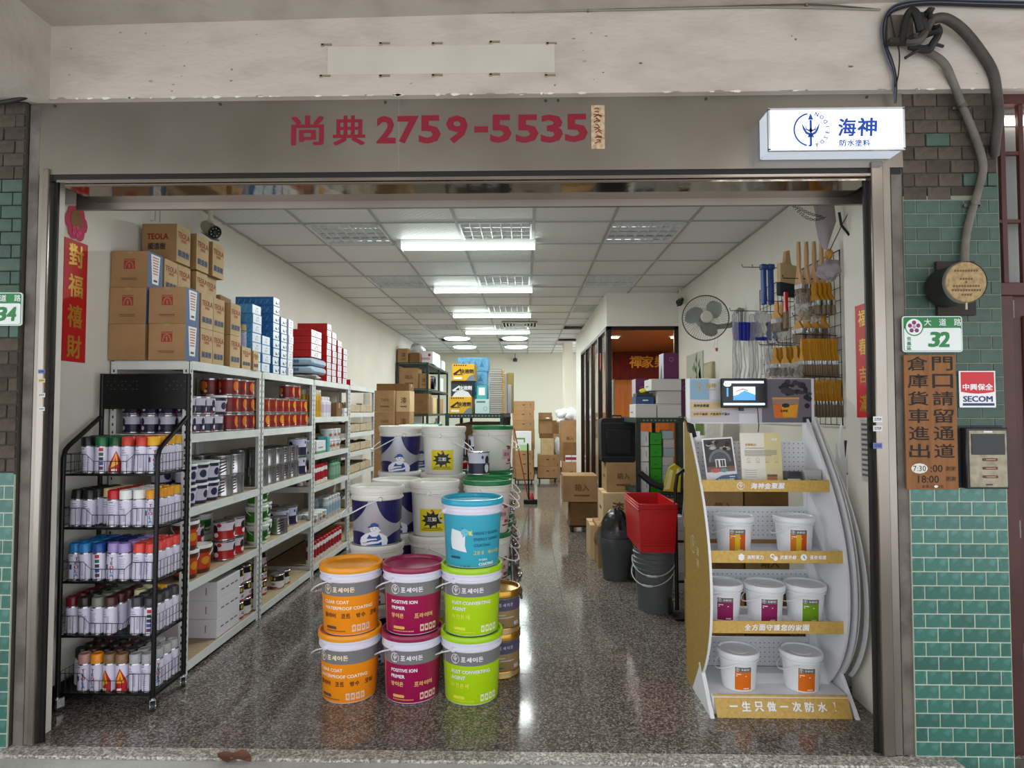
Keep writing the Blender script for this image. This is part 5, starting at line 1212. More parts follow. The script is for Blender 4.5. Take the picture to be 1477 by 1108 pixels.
# rack by the display
slotted('slotted_rack','dark green slotted rack of white boxes between the suitcase and the gold-sided display',1.0,1.42,5.45,6.6,1.475,[.15,.45,.80,1.475],[5.45,6.6],'dark green slotted racks')
mat('card_offwhite','#c9c7c0',.7,rnd=.03); g='off-white cartons on the right rack'
pw2=lambda b,w,dp,h:[b.rect(-dp*.3,h*.35,dp*.1,h*.45,C('#7a7a78',.7),F_(w,dp)[2]),b.rect(-w*.5,h*.93,w*.5,h*.945,C('#8d8a84',.8),F_(w,dp)[0])]
CT('off-white carton at the lower left of the right rack top',1.10,5.5,1.475,.19,.32,.125,'card_offwhite',pw2,g=g,tape=None)
CT('off-white carton at the lower right of the right rack top',1.31,5.5,1.475,.215,.34,.125,'card_offwhite',pw2,g=g,tape=None); CT('off-white carton in the second layer on the right rack top',1.31,5.5,1.602,.215,.34,.118,'card_offwhite',pw2,g=g,tape=None); CT('off-white carton topping the right rack, set to the left',1.28,5.48,1.722,.27,.32,.105,'card_offwhite',pw2,.0,g=g,tape=None)
CT('blue case with black lid on the off-white carton, right rack',1.10,5.55,1.602,.165,.2,.07,C('#24426f',.4),lambda b,w,dp,h:b.rect(-.02,h*.4,.03,h*.55,'label_white',F_(w,dp)[0]),tape=None)
CT('black lid pack on the blue case, right rack',1.10,5.55,1.673,.15,.18,.028,'box_black',None,tape=None)
b=MB(); lump(b,(0,0,0),(.03,.025,.022),C('#d8cf2a',.5),4); tag(b.build('yellow_pouch',loc=(1.09,D(5.6),1.722)),'small yellow pouch on the black pack, right rack','pouch')
mat('box_purple','#5a1f4c',.4,rnd=.1); 
def prp(b,w,dp,h):
    f,r,l=F_(w,dp); b.ring(0,h*.75,.02,.006,C('#8f5f86',.5),f,12); b.rect(-dp*.5,0,dp*.5,h,C('#b9b3bd',.4),l); b.poly([(-dp*.3,0),(dp*.3,0),(dp*.1,h*.6),(-dp*.1,h*.4)],C('#5c5a4a',.5),plane((-w/2-.0016,0,0),(0,-1,0)))
g='purple kettle-sized boxes on the right rack'
for i in range(4): CT('purple box of the back row on the right rack, %s from the left'%ORD[i],1.16+.14*i,5.98+.0*i,1.475,.13,.2,.38,'box_purple',prp,g=g,tape=None)
CT('taller purple box standing highest above the right rack',1.44,5.95,1.857,.15,.2,.25,'box_purple',prp,g=g,tape=None)
CT('dark board carrying the right end purple boxes',1.5,5.96,1.43,.3,.28,.04,'rack_green',None,tape=None)
# shelf contents
for l,z in enumerate((.80,)):
    for i in range(4): put('small_white_box','small black-banded white box in the left column of the right rack, %s up'%ORD[i],(1.075,D(5.56),.80+i*.14),0,'white boxes inside the right rack',sc=(.8,1,1.45))
    for i in range(5): CT('green plastic drawer box inside the right rack, %s up'%ORD[i],1.19,5.52,.80+i*.108,.105,.2,.105,C('#2f9a20',.4),lambda b,w,dp,h:b.rect(-w*.15,h*.3,w*.15,h*.4,C('#1c6a14',.5),F_(w,dp)[0]),tape=None,g='green drawer boxes',key='gdraw')
    for i in range(7): CT('white folded pack inside the right rack, %s up'%ORD[i],1.31,5.55,.80+i*.08,.10,.16,.078,'card_offwhite' if i%2 else C('#a9bcc4',.5),None,R.uniform(-.1,.1),tape=None,g='white packs inside the right rack')
t=thing('film_bag','yellow film-wrapped pack hanging at the front of the right rack','pack',(1.29,D(5.33),.84)); b=MB(); b.extr([(-.085,0),(.06,-.01),(.07,.2),(.02,.235),(-.03,.2)],'y',-.03,.03,C('#c9b52e',.2,coat=.5)); b.build('pack_body',t)
b=MB(); q=plane((0,-.032,0)); b.poly([(-.075,.01),(-.03,.02),(-.0,.18),(-.03,.19)],C('#efe8b0',.15),q); b.poly([(.0,.03),(.03,.04),(.05,.19),(.035,.2)],C('#f2eec4',.15),q); b.build('highlight_sheet',t)
b=MB(); b.tube([(1.03,D(5.44),.98),(1.12,D(5.38),.9),(1.25,D(5.34),.85),(1.38,D(5.36),.83)],.03,'cloth_black',8); tag(b.build('black_sleeve'),'black cloth sleeve slung across the front of the right rack','cloth')
for z in (.15,.45):
    for i in range(3): put('tub_white','white pot low inside the right rack, %s along, %s deck'%(ORD[i],'lowest' if z<.3 else 'second'),(1.1+.13*i,D(5.58),z),.3,'white pots inside the right rack',sc=1.0 if i else 1.2)
for i in range(4): CT('silvery shrink-wrapped pack behind the hand truck, %s up'%ORD[i],1.30,5.25,.15+.12*i,.14,.14,.118,'bag_white',None,tape=None,g='shrink-wrapped packs')
for i in range(1): CT('white plinth carton under the shrink-wrapped packs',1.30,5.25,0,.16,.16,.15,'card_offwhite',None,tape=None)
# red crates on grey buckets
mat('red_plastic','#c00f1c',.35,coat=.1); mat('bucket_grey','#5b5f60',.45)
def crate(b,w0,w1,d0,d1,h,m,t_=.006):
    A=[(-w0/2,-d0/2),(w0/2,-d0/2),(w0/2,d0/2),(-w0/2,d0/2)]; B_=[(-w1/2,-d1/2),(w1/2,-d1/2),(w1/2,d1/2),(-w1/2,d1/2)]
    vs=[(x,y,0) for x,y in A]+[(x,y,h) for x,y in B_]+[(x*(1-2*t_/w1),y*(1-2*t_/d1),h) for x,y in B_]+[(x*.95,y*.97,t_) for x,y in A]
    fs=[(3,2,1,0)]+[(i,(i+1)%4,4+(i+1)%4,4+i) for i in range(4)]+[(4+i,4+(i+1)%4,8+(i+1)%4,8+i) for i in range(4)]+[(8+i,8+(i+1)%4,12+(i+1)%4,12+i) for i in range(4)]+[(12,13,14,15)]
    b.add(vs,fs,m)
for i in range(3):
    t=thing('red_crate','red plastic crate resting on the grey buckets, %s of three nested'%('outermost','middle','innermost')[i],'crate',(.995,D(4.88),.475+i*.022))
    b=MB(); crate(b,.255,.285,.60,.64,.32,'red_plastic'); b.build('crate_body',t)
    b=MB(); h=.31
    for q in (((-.15,-.33,h),(.15,-.315,h+.012)),((-.15,.315,h),(.15,.33,h+.012)),((-.15,-.33,h),(-.138,.33,h+.012)),((.138,-.33,h),(.15,.33,h+.012))): b.box(q[0],q[1],'red_plastic',.003)
    b.build('rim',t)
    b=MB()
    for k in range(9): b.box((-.135+.004*k*0,-.322,.05+.02*k),(.135,-.318,.052+.02*k),C('#a50c18',.4))
    if i==0: b.build('ribs',t).location=(0,.012,0)
def bucket(label,loc,r0,r1,h,m,handle=True,g=None,rz=0,hz=.82):
    t=thing('bucket',label,'bucket',loc,rz,g); b=MB(); b.lathe([(0,.01),(r0*.94,.01),(r0*.95,0),(r0,0),(r0+(r1-r0)*.8,h*.8),(r1+.006,h*.81),(r1+.006,h*.83),(r1-.002,h*.84),(r1,h*.91),(r1+.008,h*.92),(r1+.008,h*.935),(r1,h*.945),(r1,h),(r1-.006,h),(r0-.006,.02),(0,.02)],m,32); b.build('bucket_body',t)
    if handle: 
        b=MB(); pts=[((r1+.012)*math.cos(PI*k/14),-(r1+.02)*math.sin(PI*k/14)**.8,h*hz-.11*math.sin(PI*k/14)) for k in range(15)]; b.tube(pts,.0045,C('#b9bcbb',.4),6); b.tube(pts[6:9],.009,C('#b9bcbb',.4),8); b.build('handle',t)
    return t
bucket('grey bucket at the bottom, under the red crates',(1.005,D(4.76),0),.125,.155,.40,'bucket_grey',g='grey buckets',rz=-.5); bucket('grey bucket nested inside the lower one, under the red crates',(1.005,D(4.76),.075),.125,.155,.40,'bucket_grey',g='grey buckets',rz=-.3)
t=thing('waste_bin','grey waste bin lined with a clear-edged black bag behind the grey buckets','bin',(.84,D(5.62),0)); b=MB(); b.lathe([(0,.01),(.115,0),(.12,.002),(.15,.36),(.155,.36),(.155,.38),(.147,.38),(.118,.012),(0,.012)],C('#4a4e50',.5),28); b.build('bin_body',t)
b=MB(); lump(b,(0,0,.42),(.14,.14,.22),mat('bag_black','#141517',.25,coat=.5,bump=(25,.6)),12,amp=.05); b.build('black_bag',t); b=MB(); lump(b,(-.01,0,.40),(.17,.165,.17),mat('film_clear','#e9edf0',.08,trans=.95,coat=.8,ior=1.1,alpha=.4,bump=(25,.6)),21,amp=.22); b.build('clear_bag',t); b=MB(); vs=[];fs=[];n=28
for k in range(n):
    a_=2*PI*k/n; r1=.152+.012*math.sin(5*a_); vs+=[(r1*math.cos(a_),r1*math.sin(a_),.46),((r1+.02)*math.cos(a_)*1.06,(r1+.02)*math.sin(a_)*1.06,.33+.05*math.sin(3*a_+1)),((r1+.03)*math.cos(a_),(r1+.03)*math.sin(a_),.28+.05*math.sin(3*a_+1))]
for k in range(n):
    j=(k+1)%n; fs+=[(3*k,3*k+1,3*j+1,3*j),(3*k+1,3*k+2,3*j+2,3*j+1)]
b.add(vs,fs,mat('film_clear','#e9edf0',.08,trans=.95,coat=.8,ior=1.1,alpha=.45,bump=(25,.6))); b.build('bag_skirt',t)
# hand truck
t=thing('hand_truck','black folding hand truck standing between the red crates and the gold-sided display','trolley',(1.20,D(4.62),0)); b=MB()
b.tube([(-.055,0,.04),(-.06,0,.95),(-.045,0,1.05),(0,0,1.09),(.045,0,1.05),(.06,0,.95),(.055,0,.04)],.014,'rack_black',10); b.build('frame',t); 
for z in (.25,.55,.8): MB().tube([(-.06,0,z),(.06,0,z)],.01,'rack_black',8).build('cross_bar',t)
MB().box((-.1,-.14,.01),(.1,.02,.02),'rack_black',.003).build('toe_plate',t)
for s in (-1,1): MB().lathe([(0,-.014),(.05,-.014),(.06,-.008),(.06,.008),(.05,.014),(0,.014)],C('#232325',.6),18,M=Matrix.Translation((s*.1,.04,.061))@Matrix.Rotation(PI/2,4,'Y')).build('wheel',t)
b=MB(); b.tube([(0,-.02,1.0),(0,-.03,.9),(-.02,-.03,.7)],.006,C('#8a8d8e',.3,.6),6); b.build('strap',t)
# things on the far right wall
t=thing('wall_poster','green and white calendar poster on the right wall behind the fan','poster',(XR,D(6.95),1.9)); MB().box((-.012,-.33,-.62),(-.002,.33,.3),C('#b8beb0',.5)).build('sheet',t)
b=MB(); q=plane((-.0135,0,0),(0,-1,0)); 
for i in range(16):
    x=R.uniform(-.3,.2); y=R.uniform(-.1,.22); b.poly([(x,y),(x+R.uniform(.05,.12),y-.05),(x+R.uniform(.03,.1),y+R.uniform(.05,.12))],C(R.choice(['#4c6a3a','#6a8a50','#39502f','#7d8a78']),.5),q)
b.rect(-.33,-.62,.33,-.3,C('#4c7a34',.5),plane((-.013,0,0),(0,-1,0))); b.rect(-.25,-.25,.25,-.18,C('#7d857d',.5),plane((-.013,0,0),(0,-1,0))); b.build('print',t)
t=thing('breaker_panel','beige electrical breaker panel on the right wall under the fan','panel',(XR,D(6.38),1.85)); MB().box((-.03,-.15,-.22),(0,.15,.2),C('#a89c72',.5),.004).build('frame',t); MB().box((-.034,-.13,-.2),(-.03,.13,.18),C('#b9b08c',.5),.001).build('door_plate',t)
# wall fan
t=thing('wall_fan','grey wall fan with round wire guard on the right wall beside the office','fan',(1.60,D(5.35),2.36),-.12)
mat('fan_grey','#8f8f8b',.45); mat('fan_cream','#c9c6b6',.4); mat('blade','#8b8f8a',.3,trans=.3)
b=MB(); R0=.2
for s in (-1,1):
    for k in range(56):
        a_=2*PI*k/56; b.tube([(.045*math.cos(a_),-.062 if s<0 else .05,.045*math.sin(a_)),(.12*math.cos(a_+.12),-.06 if s<0 else .05,.12*math.sin(a_+.12)),(R0*.985*math.cos(a_+.2),-.006*(-s),R0*.985*math.sin(a_+.2))],.0014,'fan_grey',3,caps=False)
b.tube([(R0*math.cos(2*PI*k/40),0,R0*math.sin(2*PI*k/40)) for k in range(40)],.0055,C('#4a4a48',.4),6,closed=True)
for k in range(40): pass
b.build('wire_guard',t)
MB().lathe([(.052,0),(.052,.008),(.044,.018),(0,.02)],'fan_cream',24,M=Matrix.Translation((0,-.062,0))@Matrix.Rotation(PI/2,4,'X')).build('hub_badge',t)
for k in range(3):
    b=MB(); vs=[];fs=[]; a0=.5+k*2*PI/3
    for i in range(9):
        f=i/8; r=.03+.145*f
        for j in range(9):
            g_=j/8; sp=(.35+.75*math.sin(PI*min(f*1.02,1)**.7)*.9)*(1 if f<.9 else .75); a_=a0+(g_-.5)*sp*1.5+f*.45; vs.append((r*math.cos(a_),(g_-.5)*.05*(.4+f),r*math.sin(a_)))
    for i in range(8):
        for j in range(8): fs.append((i*9+j,i*9+j+1,(i+1)*9+j+1,(i+1)*9+j))
    b.add(vs,fs,'blade'); b.build('blade',t)
b=MB(); b.lathe([(0,.06),(.05,.06),(.065,.09),(.06,.17),(.04,.2),(0,.2)],'fan_grey',20,M=Matrix.Rotation(-PI/2,4,'X')@Matrix.Scale(1,4)); b.build('motor_housing',t)
b=MB(); b.tube([(0,.14,-.02),(.12,.16,-.06),(.24,.16,-.05),(.31,.16,0)],.024,'fan_grey',10); b.build('arm',t)
b=MB(); b.extr([(.27,-.12),(.29,-.15),(.335,-.16),(.345,.09),(.30,.1),(.27,.05)],'y',.08,.22,'fan_grey'); b.build('wall_bracket',t); b=MB(); 
for s in (-.01,.015): b.tube([(.12+s,.15,-.1),(.11+s,.15,-.25),(.12+s,.15,-.27)],.002,C('#cfc9c0',.4),5)
b.lathe([(0,0),(.012,-.004),(.01,-.03),(0,-.035)],C('#a8434a',.4),8,c=(.12,.15,-.25)); b.build('pull_cords',t)
# ---------------- wire grid with brushes ----------------
GX=XR-.03
t=thing('wire_grid','black wire grid panel on the right wall hung with brushes and rollers','wire panel',(GX,0,0)); b=MB(); y0,y1,z0,z1=D(3.70),D(4.95),1.45,2.52; rr_=.0022
n=18
for i in range(n+1): y=y0+(y1-y0)*i/n; b.tube([(0,y,z0),(0,y,z1)],rr_,'rack_black',4,caps=False)
for i in range(15): z=z0+(z1-z0)*i/14; b.tube([(.004,y0,z),(.004,y1,z)],rr_,'rack_black',4,caps=False)
b.build('grid_wires',t)
MB().tube([(0,y0,z0),(0,y1,z0),(0,y1,z1),(0,y0,z1)],.004,'rack_black',6,closed=True).build('frame',t)
mat('wood_pale','#c9a177',.5,noise=(12,'#b58c60',.4,.7),stretch=(1,1,.2)); mat('wood_yellow','#c8901f',.4,noise=(12,'#b07a18',.4,.7),stretch=(1,1,.2),rnd=.1); mat('bristle','#8c7a66',.8,noise=(200,'#5e4e40',.4,.6),stretch=(1,1,.05)); mat('sleeve_clear','#e9ebec',.12,trans=.75,coat=.8,ior=1.15,bump=(30,.5)); mat('roller_blue','#1f2f9c',.6); mat('roller_white','#d9d9dd',.6)
def hook(d,z,L=.3):
    b=MB(); b.tube([(0,D(d),z),(-L,D(d),z+.01),(-L-.005,D(d),z+.03)],.003,'rack_black',5); b.build('hook',t)
# brush kits, hanging from z=0 downward, width along y
def brush(k,hl,w,fl,bl,th=.012,wood='wood_yellow',name='paint_brush'):
    b=MB(); b.extr([(-w*.12,0),(w*.12,0),(w*.2,-hl*.3),(w*.16,-hl*.6),(w*.45,-hl*.93),(w*.45,-hl),(-w*.45,-hl),(-w*.45,-hl*.93),(-w*.16,-hl*.6),(-w*.2,-hl*.3)],'x',-th*.4,th*.4,wood)
    f=MB().box((-th/2,-w/2,-hl-fl),(th/2,w/2,-hl+.002),'tin',.0015); s=MB(); s.extr([(-w*.48,-hl-fl),(w*.48,-hl-fl),(w*.5,-hl-fl-bl),(-w*.5,-hl-fl-bl)],'x',-th*.4,th*.4,'bristle')
    kit(k,name,'brush',[('handle',b,None),('ferrule',f,None),('bristles',s,None)])
brush('brush_yellow',.115,.04,.02,.065); brush('brush_wide',.115,.085,.03,.055,.02); brush('brush_long',.27,.055,.03,.09,.022,'wood_pale')
def hang(k,n,d,z,x0,x1,desc,g,jit=.004,sc=None):
    for i in range(n):
        x=x0+(x1-x0)*(i/(n-1) if n>1 else 0)
        put(k,'%s, %s from the wall'%(desc,ORD[i]) if n>1 else desc,(x,D(d)+R.uniform(-jit,jit),z),R.uniform(-.08,.08)+.35,g,sc=sc)
ORD+=['fifteenth','sixteenth']
hook(3.75,2.0,.25); hang('brush_yellow',15,3.75,1.98,GX-.01,GX-.215,'yellow-handled brush in the long row','yellow-handled brushes, long row',sc=(1,1,1.2))
hook(3.71,1.74,.22); hang('brush_yellow',10,3.71,1.725,GX-.005,GX-.175,'yellow-handled brush in the lowest row','yellow-handled brushes, lowest row',sc=(1,1,1.15))
for i,(d,xo) in enumerate(((3.95,.15),(4.1,.155),(4.25,.16))):
    hook(d,1.97+.01*i,.28); hang('brush_wide',3,d,1.96+.01*i,GX-xo+.05,GX-xo-.01,'wide yellow-handled brush of the %s trio'%('right','middle','left')[i],'wide yellow-handled brushes')
hook(3.8,2.36,.3); hang('brush_long',4,3.8,2.60,GX-.06,GX-.20,'long pale wooden brush standing highest','long pale wooden brushes'); hang('brush_wide',4,3.76,2.33,GX-.04,GX-.13,'wide brush in the upper middle row','wide brushes, upper row')
hook(4.5,2.60,.3)
hook(3.85,2.13,.22); hang('brush_wide',4,3.85,2.17,GX-.03,GX-.19,'flat brush of the tightly packed middle row','flat brushes, packed middle row')
hook(4.15,2.28,.26); hang('brush_wide',2,4.15,2.28,GX-.16,GX-.20,'wide amber brush on the middle hook','wide amber brushes')
t2=thing('red_brush','red-handled brush in the middle of the brush wall','brush',(GX-.20,D(4.0),2.32)); MB().extr([(-.012,0),(.012,0),(.014,-.1),(.02,-.13),(-.02,-.13),(-.014,-.1)],'x',-.01,.01,C('#b3161c',.35)).build('handle',t2); MB().box((-.01,-.025,-.24),(.01,.025,-.13),'bristle').build('bristles',t2)
# clear sleeves over several brushes
for i,(x,d,z,w,h) in enumerate(((GX-.20,3.78,2.27,.085,.17),(GX-.12,3.78,2.25,.08,.16),(GX-.19,4.13,2.17,.09,.16),(GX-.12,3.85,2.06,.1,.12),(GX-.18,4.25,1.86,.1,.13),(GX-.175,4.1,1.85,.1,.13),(GX-.17,3.95,1.84,.1,.13),(GX-.23,3.75,1.84,.06,.13),(GX-.25,4.3,2.24,.08,.18))):
    tt=thing('clear_sleeve','crinkled clear packing sleeve over brush bristles, %s place on the brush wall'%ORD[i],'sleeve',(x,D(d),z),.5,'clear brush sleeves'); b=MB(); vs=[];fs=[]; n_=8
    for a_ in range(n_+1):
        for c_ in range(7):
            vs.append(((c_/6-.5)*w,-.018+.006*math.sin(a_*2.1+c_*1.7+i),-h*a_/n_))
    for a_ in range(n_):
        for c_ in range(6): fs.append((a_*7+c_,a_*7+c_+1,(a_+1)*7+c_+1,(a_+1)*7+c_))
    b.add(vs,fs,'sleeve_clear'); b.add([(x_,-y_,z_) for x_,y_,z_ in vs],fs,'sleeve_clear'); b.build('film',tt)
# wide masonry brush on card
t2=thing('block_brush','wide wooden block brush on kraft card with dark bristles, high on the brush wall','brush',(1.80,D(4.15),2.56),.55)
MB().extr([(-.02,.07),(.02,.08),(.03,.0),(.05,-.03),(-.05,-.03),(-.03,.0)],'y',-.01,.01,'wood_pale').build('handle',t2); MB().box((-.09,-.014,-.16),(.09,.014,-.02),'kraft_light',.002).build('card',t2); MB().box((-.095,-.016,-.24),(.095,.016,-.15),C('#252a30',.8),.003).build('bristles',t2)
for i in range(2):
    t2=thing('blue_squeegee','blue wrapped squeegee hanging high on the brush wall, %s of two'%('outer','inner')[i],'squeegee',(1.70+.05*i,D(4.3),2.56),.3); MB().box((-.014,-.02,-.27),(.014,.02,0),C('#22448c',.45),.006).build('body',t2); MB().box((-.025,-.02,-.02),(.025,.02,.02),C('#2f4f86',.4),.006).build('head',t2)
hook(4.3,2.55,.3)
hook(4.6,2.29,.36)
for i in range(9):
    t2=thing('mini_roller','small blue paint roller with white wire arm, %s out from the right wall'%ORD[i],'roller',(GX-.07-.032*i,D(4.6)+R.uniform(-.01,.01),2.29),R.uniform(-.2,.2),'blue mini rollers')
    b=MB(); b.lathe([(0,-.22),(.014,-.22),(.016,-.215),(.016,-.085),(.014,-.08),(0,-.08)],'roller_blue',12); b.build('roller_cover',t2)
    b=MB(); b.tube([(0,0,0),(0,0,-.08)],.003,'plastic_white',5); b.tube([(0,0,-.22),(R.uniform(-.01,.01),0,-.3),(.01,0,-.42),(-.01,0,-.52),(.0,0,-.55)],.0065,'roller_white',6); b.build('handle',t2)
    if i%4==0:
        b=MB(); b.extr([(-.015,-.02),(.015,-.02),(.022,-.3),(.025,-.56),(-.025,-.56),(-.022,-.3)],'y',-.02,.02,'sleeve_clear'); b.build('film',t2)
# ---------------- hung gauze and cables at top right ----------------
t=thing('gauze_ornament','dusty grey gauze ornament with orange knot hanging at the top right of the opening','ornament',(1.72,D(3.42),2.45)); mat('gauze','#a59aa0',.8,alpha=.8)
b=MB(); vs=[];fs=[]; 
prof=[(.26,.025),(.2,.05),(.1,.055),(.0,.03),(-.06,.012)]
for z,r in prof:
    for k in range(12): a_=2*PI*k/12; rr2=r*(1+.25*math.sin(3*a_+z*20)); vs.append((rr2*math.cos(a_)-.02+.08*(-z)*.3,rr2*.6*math.sin(a_),z+.06))
for i in range(4):
    for k in range(12): l=(k+1)%12; fs.append((i*12+k,i*12+l,(i+1)*12+l,(i+1)*12+k))
b.add(vs,fs,'gauze'); b.build('gauze_sleeve',t); b=MB(); lump(b,(0,0,-.03),(.022,.02,.028),C('#b08040',.7),3); b.build('knot',t); b=MB(); lump(b,(0,0,-.12),(.06,.05,.05),'gauze',8,amp=.35); b.build('gauze_puff',t)
MB().tube([(.0,0,-.02),(.03,-.1,.12),(.07,-.2,.25)],.003,C('#4a4645',.6),5).build('cord',t)
b=MB(); b.tube([(1.72,D(3.3),2.62),(1.73,D(3.3),2.55),(1.76,D(3.28),2.49),(1.80,D(3.26),2.5),(1.81,D(3.2),2.58),(1.83,D(3.15),2.66)],.007,'rack_black',6); b.tube([(1.79,D(3.28),2.48),(1.81,D(3.24),2.55),(1.835,D(3.16),2.62)],.004,'rack_black',6); tag(b.build('black_cable'),'looped black cable hanging under the right end of the shutter box','cable')
b=MB()
p0=at(1124,275,d=3.1); p1_=at(1187,313,d=3.4)
n_=22
for i in range(n_):
    f=i/(n_-1); c=p0.lerp(p1_,f); c.z-=.03*math.sin(PI*f); M=Matrix.Translation(c)@Matrix.Rotation(-.6,4,'Y')@Matrix.Rotation(i%2*PI/2,4,'X')
    b.tube([M@Vector((.009*math.cos(k*PI/4),0,.005*math.sin(k*PI/4))) for k in range(8)],.0016,C('#3a3836',.4,.7),4,closed=True)
    c=p0.lerp(p1_,f)+Vector((.02,0,.0)); c.z-=.07*math.sin(PI*f)-.0; M=Matrix.Translation(c)@Matrix.Rotation(-.6,4,'Y')@Matrix.Rotation((i+1)%2*PI/2,4,'X')
    b.tube([M@Vector((.009*math.cos(k*PI/4),0,.005*math.sin(k*PI/4))) for k in range(8)],.0016,C('#3a3836',.4,.7),4,closed=True)
tag(b.build('pull_chain'),'thin dark metal chain swagged under the shutter box at the upper right','chain')
# ---------------- display stand ----------------
X0,X1=.93,1.66
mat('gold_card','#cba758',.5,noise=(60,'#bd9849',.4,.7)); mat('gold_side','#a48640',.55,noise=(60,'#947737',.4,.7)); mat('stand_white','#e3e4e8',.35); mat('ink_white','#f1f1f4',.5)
t=thing('display_stand','white cardboard display stand with gold fascias and bowed sides at the right','display stand',(0,0,0)); SD=t
def smooth(P,n=5):
    out=[]
    for i in range(len(P)-1):
        p0=P[max(i-1,0)];p1=P[i];p2=P[i+1];p3=P[min(i+2,len(P)-1)]
        for k in range(n):
            u=k/n; out.append(tuple(.5*((2*b_)+(-a_+c_)*u+(2*a_-5*b_+4*c_-d_)*u*u+(-a_+3*b_-3*c_+d_)*u**3) for a_,b_,c_,d_ in zip(p0,p1,p2,p3)))
    return out+[P[-1]]
edge=smooth([(3.50,1.50),(3.40,1.37),(3.27,1.19),(3.17,1.01),(3.105,.82),(3.08,.62),(3.10,.42),(3.175,.24),(3.30,.09),(3.42,0)])
prof=[(D(a_),z) for a_,z in edge]+[(D(3.545),0),(D(3.545),1.50)]
for x,nm in ((X0,'left'),(X1-.012,'right'),(X1-.048,'inner')):
    o=MB().extr(prof,'x',x,x+.012,'stand_white').build('side_panel',t)
    if nm=='left':
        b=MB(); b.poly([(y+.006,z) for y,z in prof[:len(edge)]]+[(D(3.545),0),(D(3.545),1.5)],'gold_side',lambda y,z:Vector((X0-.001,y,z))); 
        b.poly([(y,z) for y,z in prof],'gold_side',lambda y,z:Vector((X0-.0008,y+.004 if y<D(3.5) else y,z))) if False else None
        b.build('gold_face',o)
        b=MB(); q=plane((X0-.0022,D(3.36),0),(0,-1,0)); w_=C('#c9b98a',.6); logo(b,w_,q,-.02,.80,.045); b.vtext('海神',w_,q,.05,x=.07,y=.78,bold=.03); b.build('side_print',o)
# extra folded side leaves on the right
for k,(dx,dd,zs) in enumerate(((.022,.03,1.0),(.055,.015,.93))):
    P=[(D(a_+dd),z*zs) for a_,z in edge if z>.12]; inner=[(y+.028,z) for y,z in reversed(P)]
    MB().extr(P+inner,'x',X1+dx,X1+dx+.008,'stand_white').build('side_leaf',t)
# posts, pegboards, header
for x in (X0+.012,X1-.052): MB().box((x,D(3.50),0),(x+.04,D(3.54),1.47),'stand_white',.002).build('upright',t)
for i,(z0,z1) in enumerate(((1.14,1.36),(.80,.985),(.50,.625),(.085,.245))):
    p=MB().box((X0+.05,D(3.515),z0),(X1-.05,D(3.53),z1),'stand_white').build('pegboard',t)
    b=MB(); z=z0+.025
    while z<z1-.01:
        x=X0+.07
        while x<X1-.06: b.lathe([(0,0),(.0032,0)],C('#4a4a4d',.9),6,M=Matrix.Translation((x,D(3.5143),z))@Matrix.Rotation(PI/2,4,'X')); x+=.026
        z+=.026
    b.build('holes',p,False)
for z,df in ((1.11,3.245),(.765,3.125),(.41,3.13)):
    s=MB().box((X0+.012,D(df),z),(X1-.049,D(3.51),z+.012),'stand_white').build('shelf',t)
    MB().box((X0+.012,D(df)-.004,z-.004),(X1-.049,D(df),z+.058),'gold_card',.001).build('fascia',t)
def fas(df,z): return plane((0,D(df)-.0052,z))
W='ink_white'
b=MB(); q=fas(3.245,1.137); cx=(X0+X1)/2-.035; logo(b,W,q,cx-.115,0,.018)
for i,ch_ in enumerate('海神金聚脲'): b.text(ch_,W,q,h=.03,w=.031,x=cx-.045+i*.036,bold=.045,slant=.12)
b.build('fascia_print',t)
b=MB(); q=fas(3.125,.791); q2=fas(3.127,.791)
for i,(s_,x) in enumerate((('高附著力',1.10),('抗紫外線',1.265),('長效保護',1.415))):
    for j,ch_ in enumerate(s_): b.text(ch_,W,q,h=.02,w=.018,x=x+.04+j*.021,bold=.035,slant=.12)
    if i==0:
        for k in (-.008,0,.008): b.poly([(x-.018,k),(x,k-.011),(x+.018,k),(x,k+.011)],W,lambda a_,c_,k=k:Vector((a_,D(3.125)-.0052-.0006*(k*100+1),.791+c_)))
    elif i==1: b.disc(x-.008,.006,.012,.012,W,q,14); b.disc(x+.008,-.006,.012,.012,W,q,14); b.disc(x-.008,.006,.006,.006,'gold_card',fas(3.1235,.791),10)
    else: b.disc(x,0,.016,.016,W,q,18); b.stroke([(x,.009),(x,0),(x+.005,-.006)],.004,C('#3a5a8a',.5),fas(3.1235,.791))
b.build('fascia_print',t)
b=MB(); q=fas(3.13,.437)
for i,ch_ in enumerate('全方面守護您的家園'): b.text(ch_,W,q,h=.03,w=.03,x=cx-.13+i*.0365,bold=.04,slant=.1)
b.build('fascia_print',t)
# base tray
b=MB(); b.box((X0+.02,D(3.13),.0),(X1-.025,D(3.5),.088),'stand_white'); b.build('base_tray',t)
fr=MB(); A=[(.962,D(3.095),0),(1.632,D(3.095),0),(1.628,D(3.135),.096),(.955,D(3.135),.096)]
fr.add(A+[(x,y+.006,z) for x,y,z in A],[(0,1,2,3),(7,6,5,4),(0,4,5,1),(1,5,6,2),(2,6,7,3),(3,7,4,0)],'gold_card'); fr.build('base_fascia',t)
b=MB(); q=lambda x,y:Vector((x,D(3.115)+y*.42-.0015,.048+y*.92))
for i,ch_ in enumerate('一生只做一次防水！'):
    if ch_=='一': b.rect(1.05+i*.063-.02,-.003,1.05+i*.063+.02,.004,W,q)
    elif ch_=='！': b.poly([(1.05+i*.063-.003,.022),(1.05+i*.063+.005,.022),(1.05+i*.063+.001,-.006)],W,q); b.rect(1.05+i*.063-.002,-.018,1.05+i*.063+.003,-.012,W,q)
    else: b.text(ch_,W,q,h=.042,w=.042,x=1.05+i*.063,bold=.04)
b.build('base_print',t)
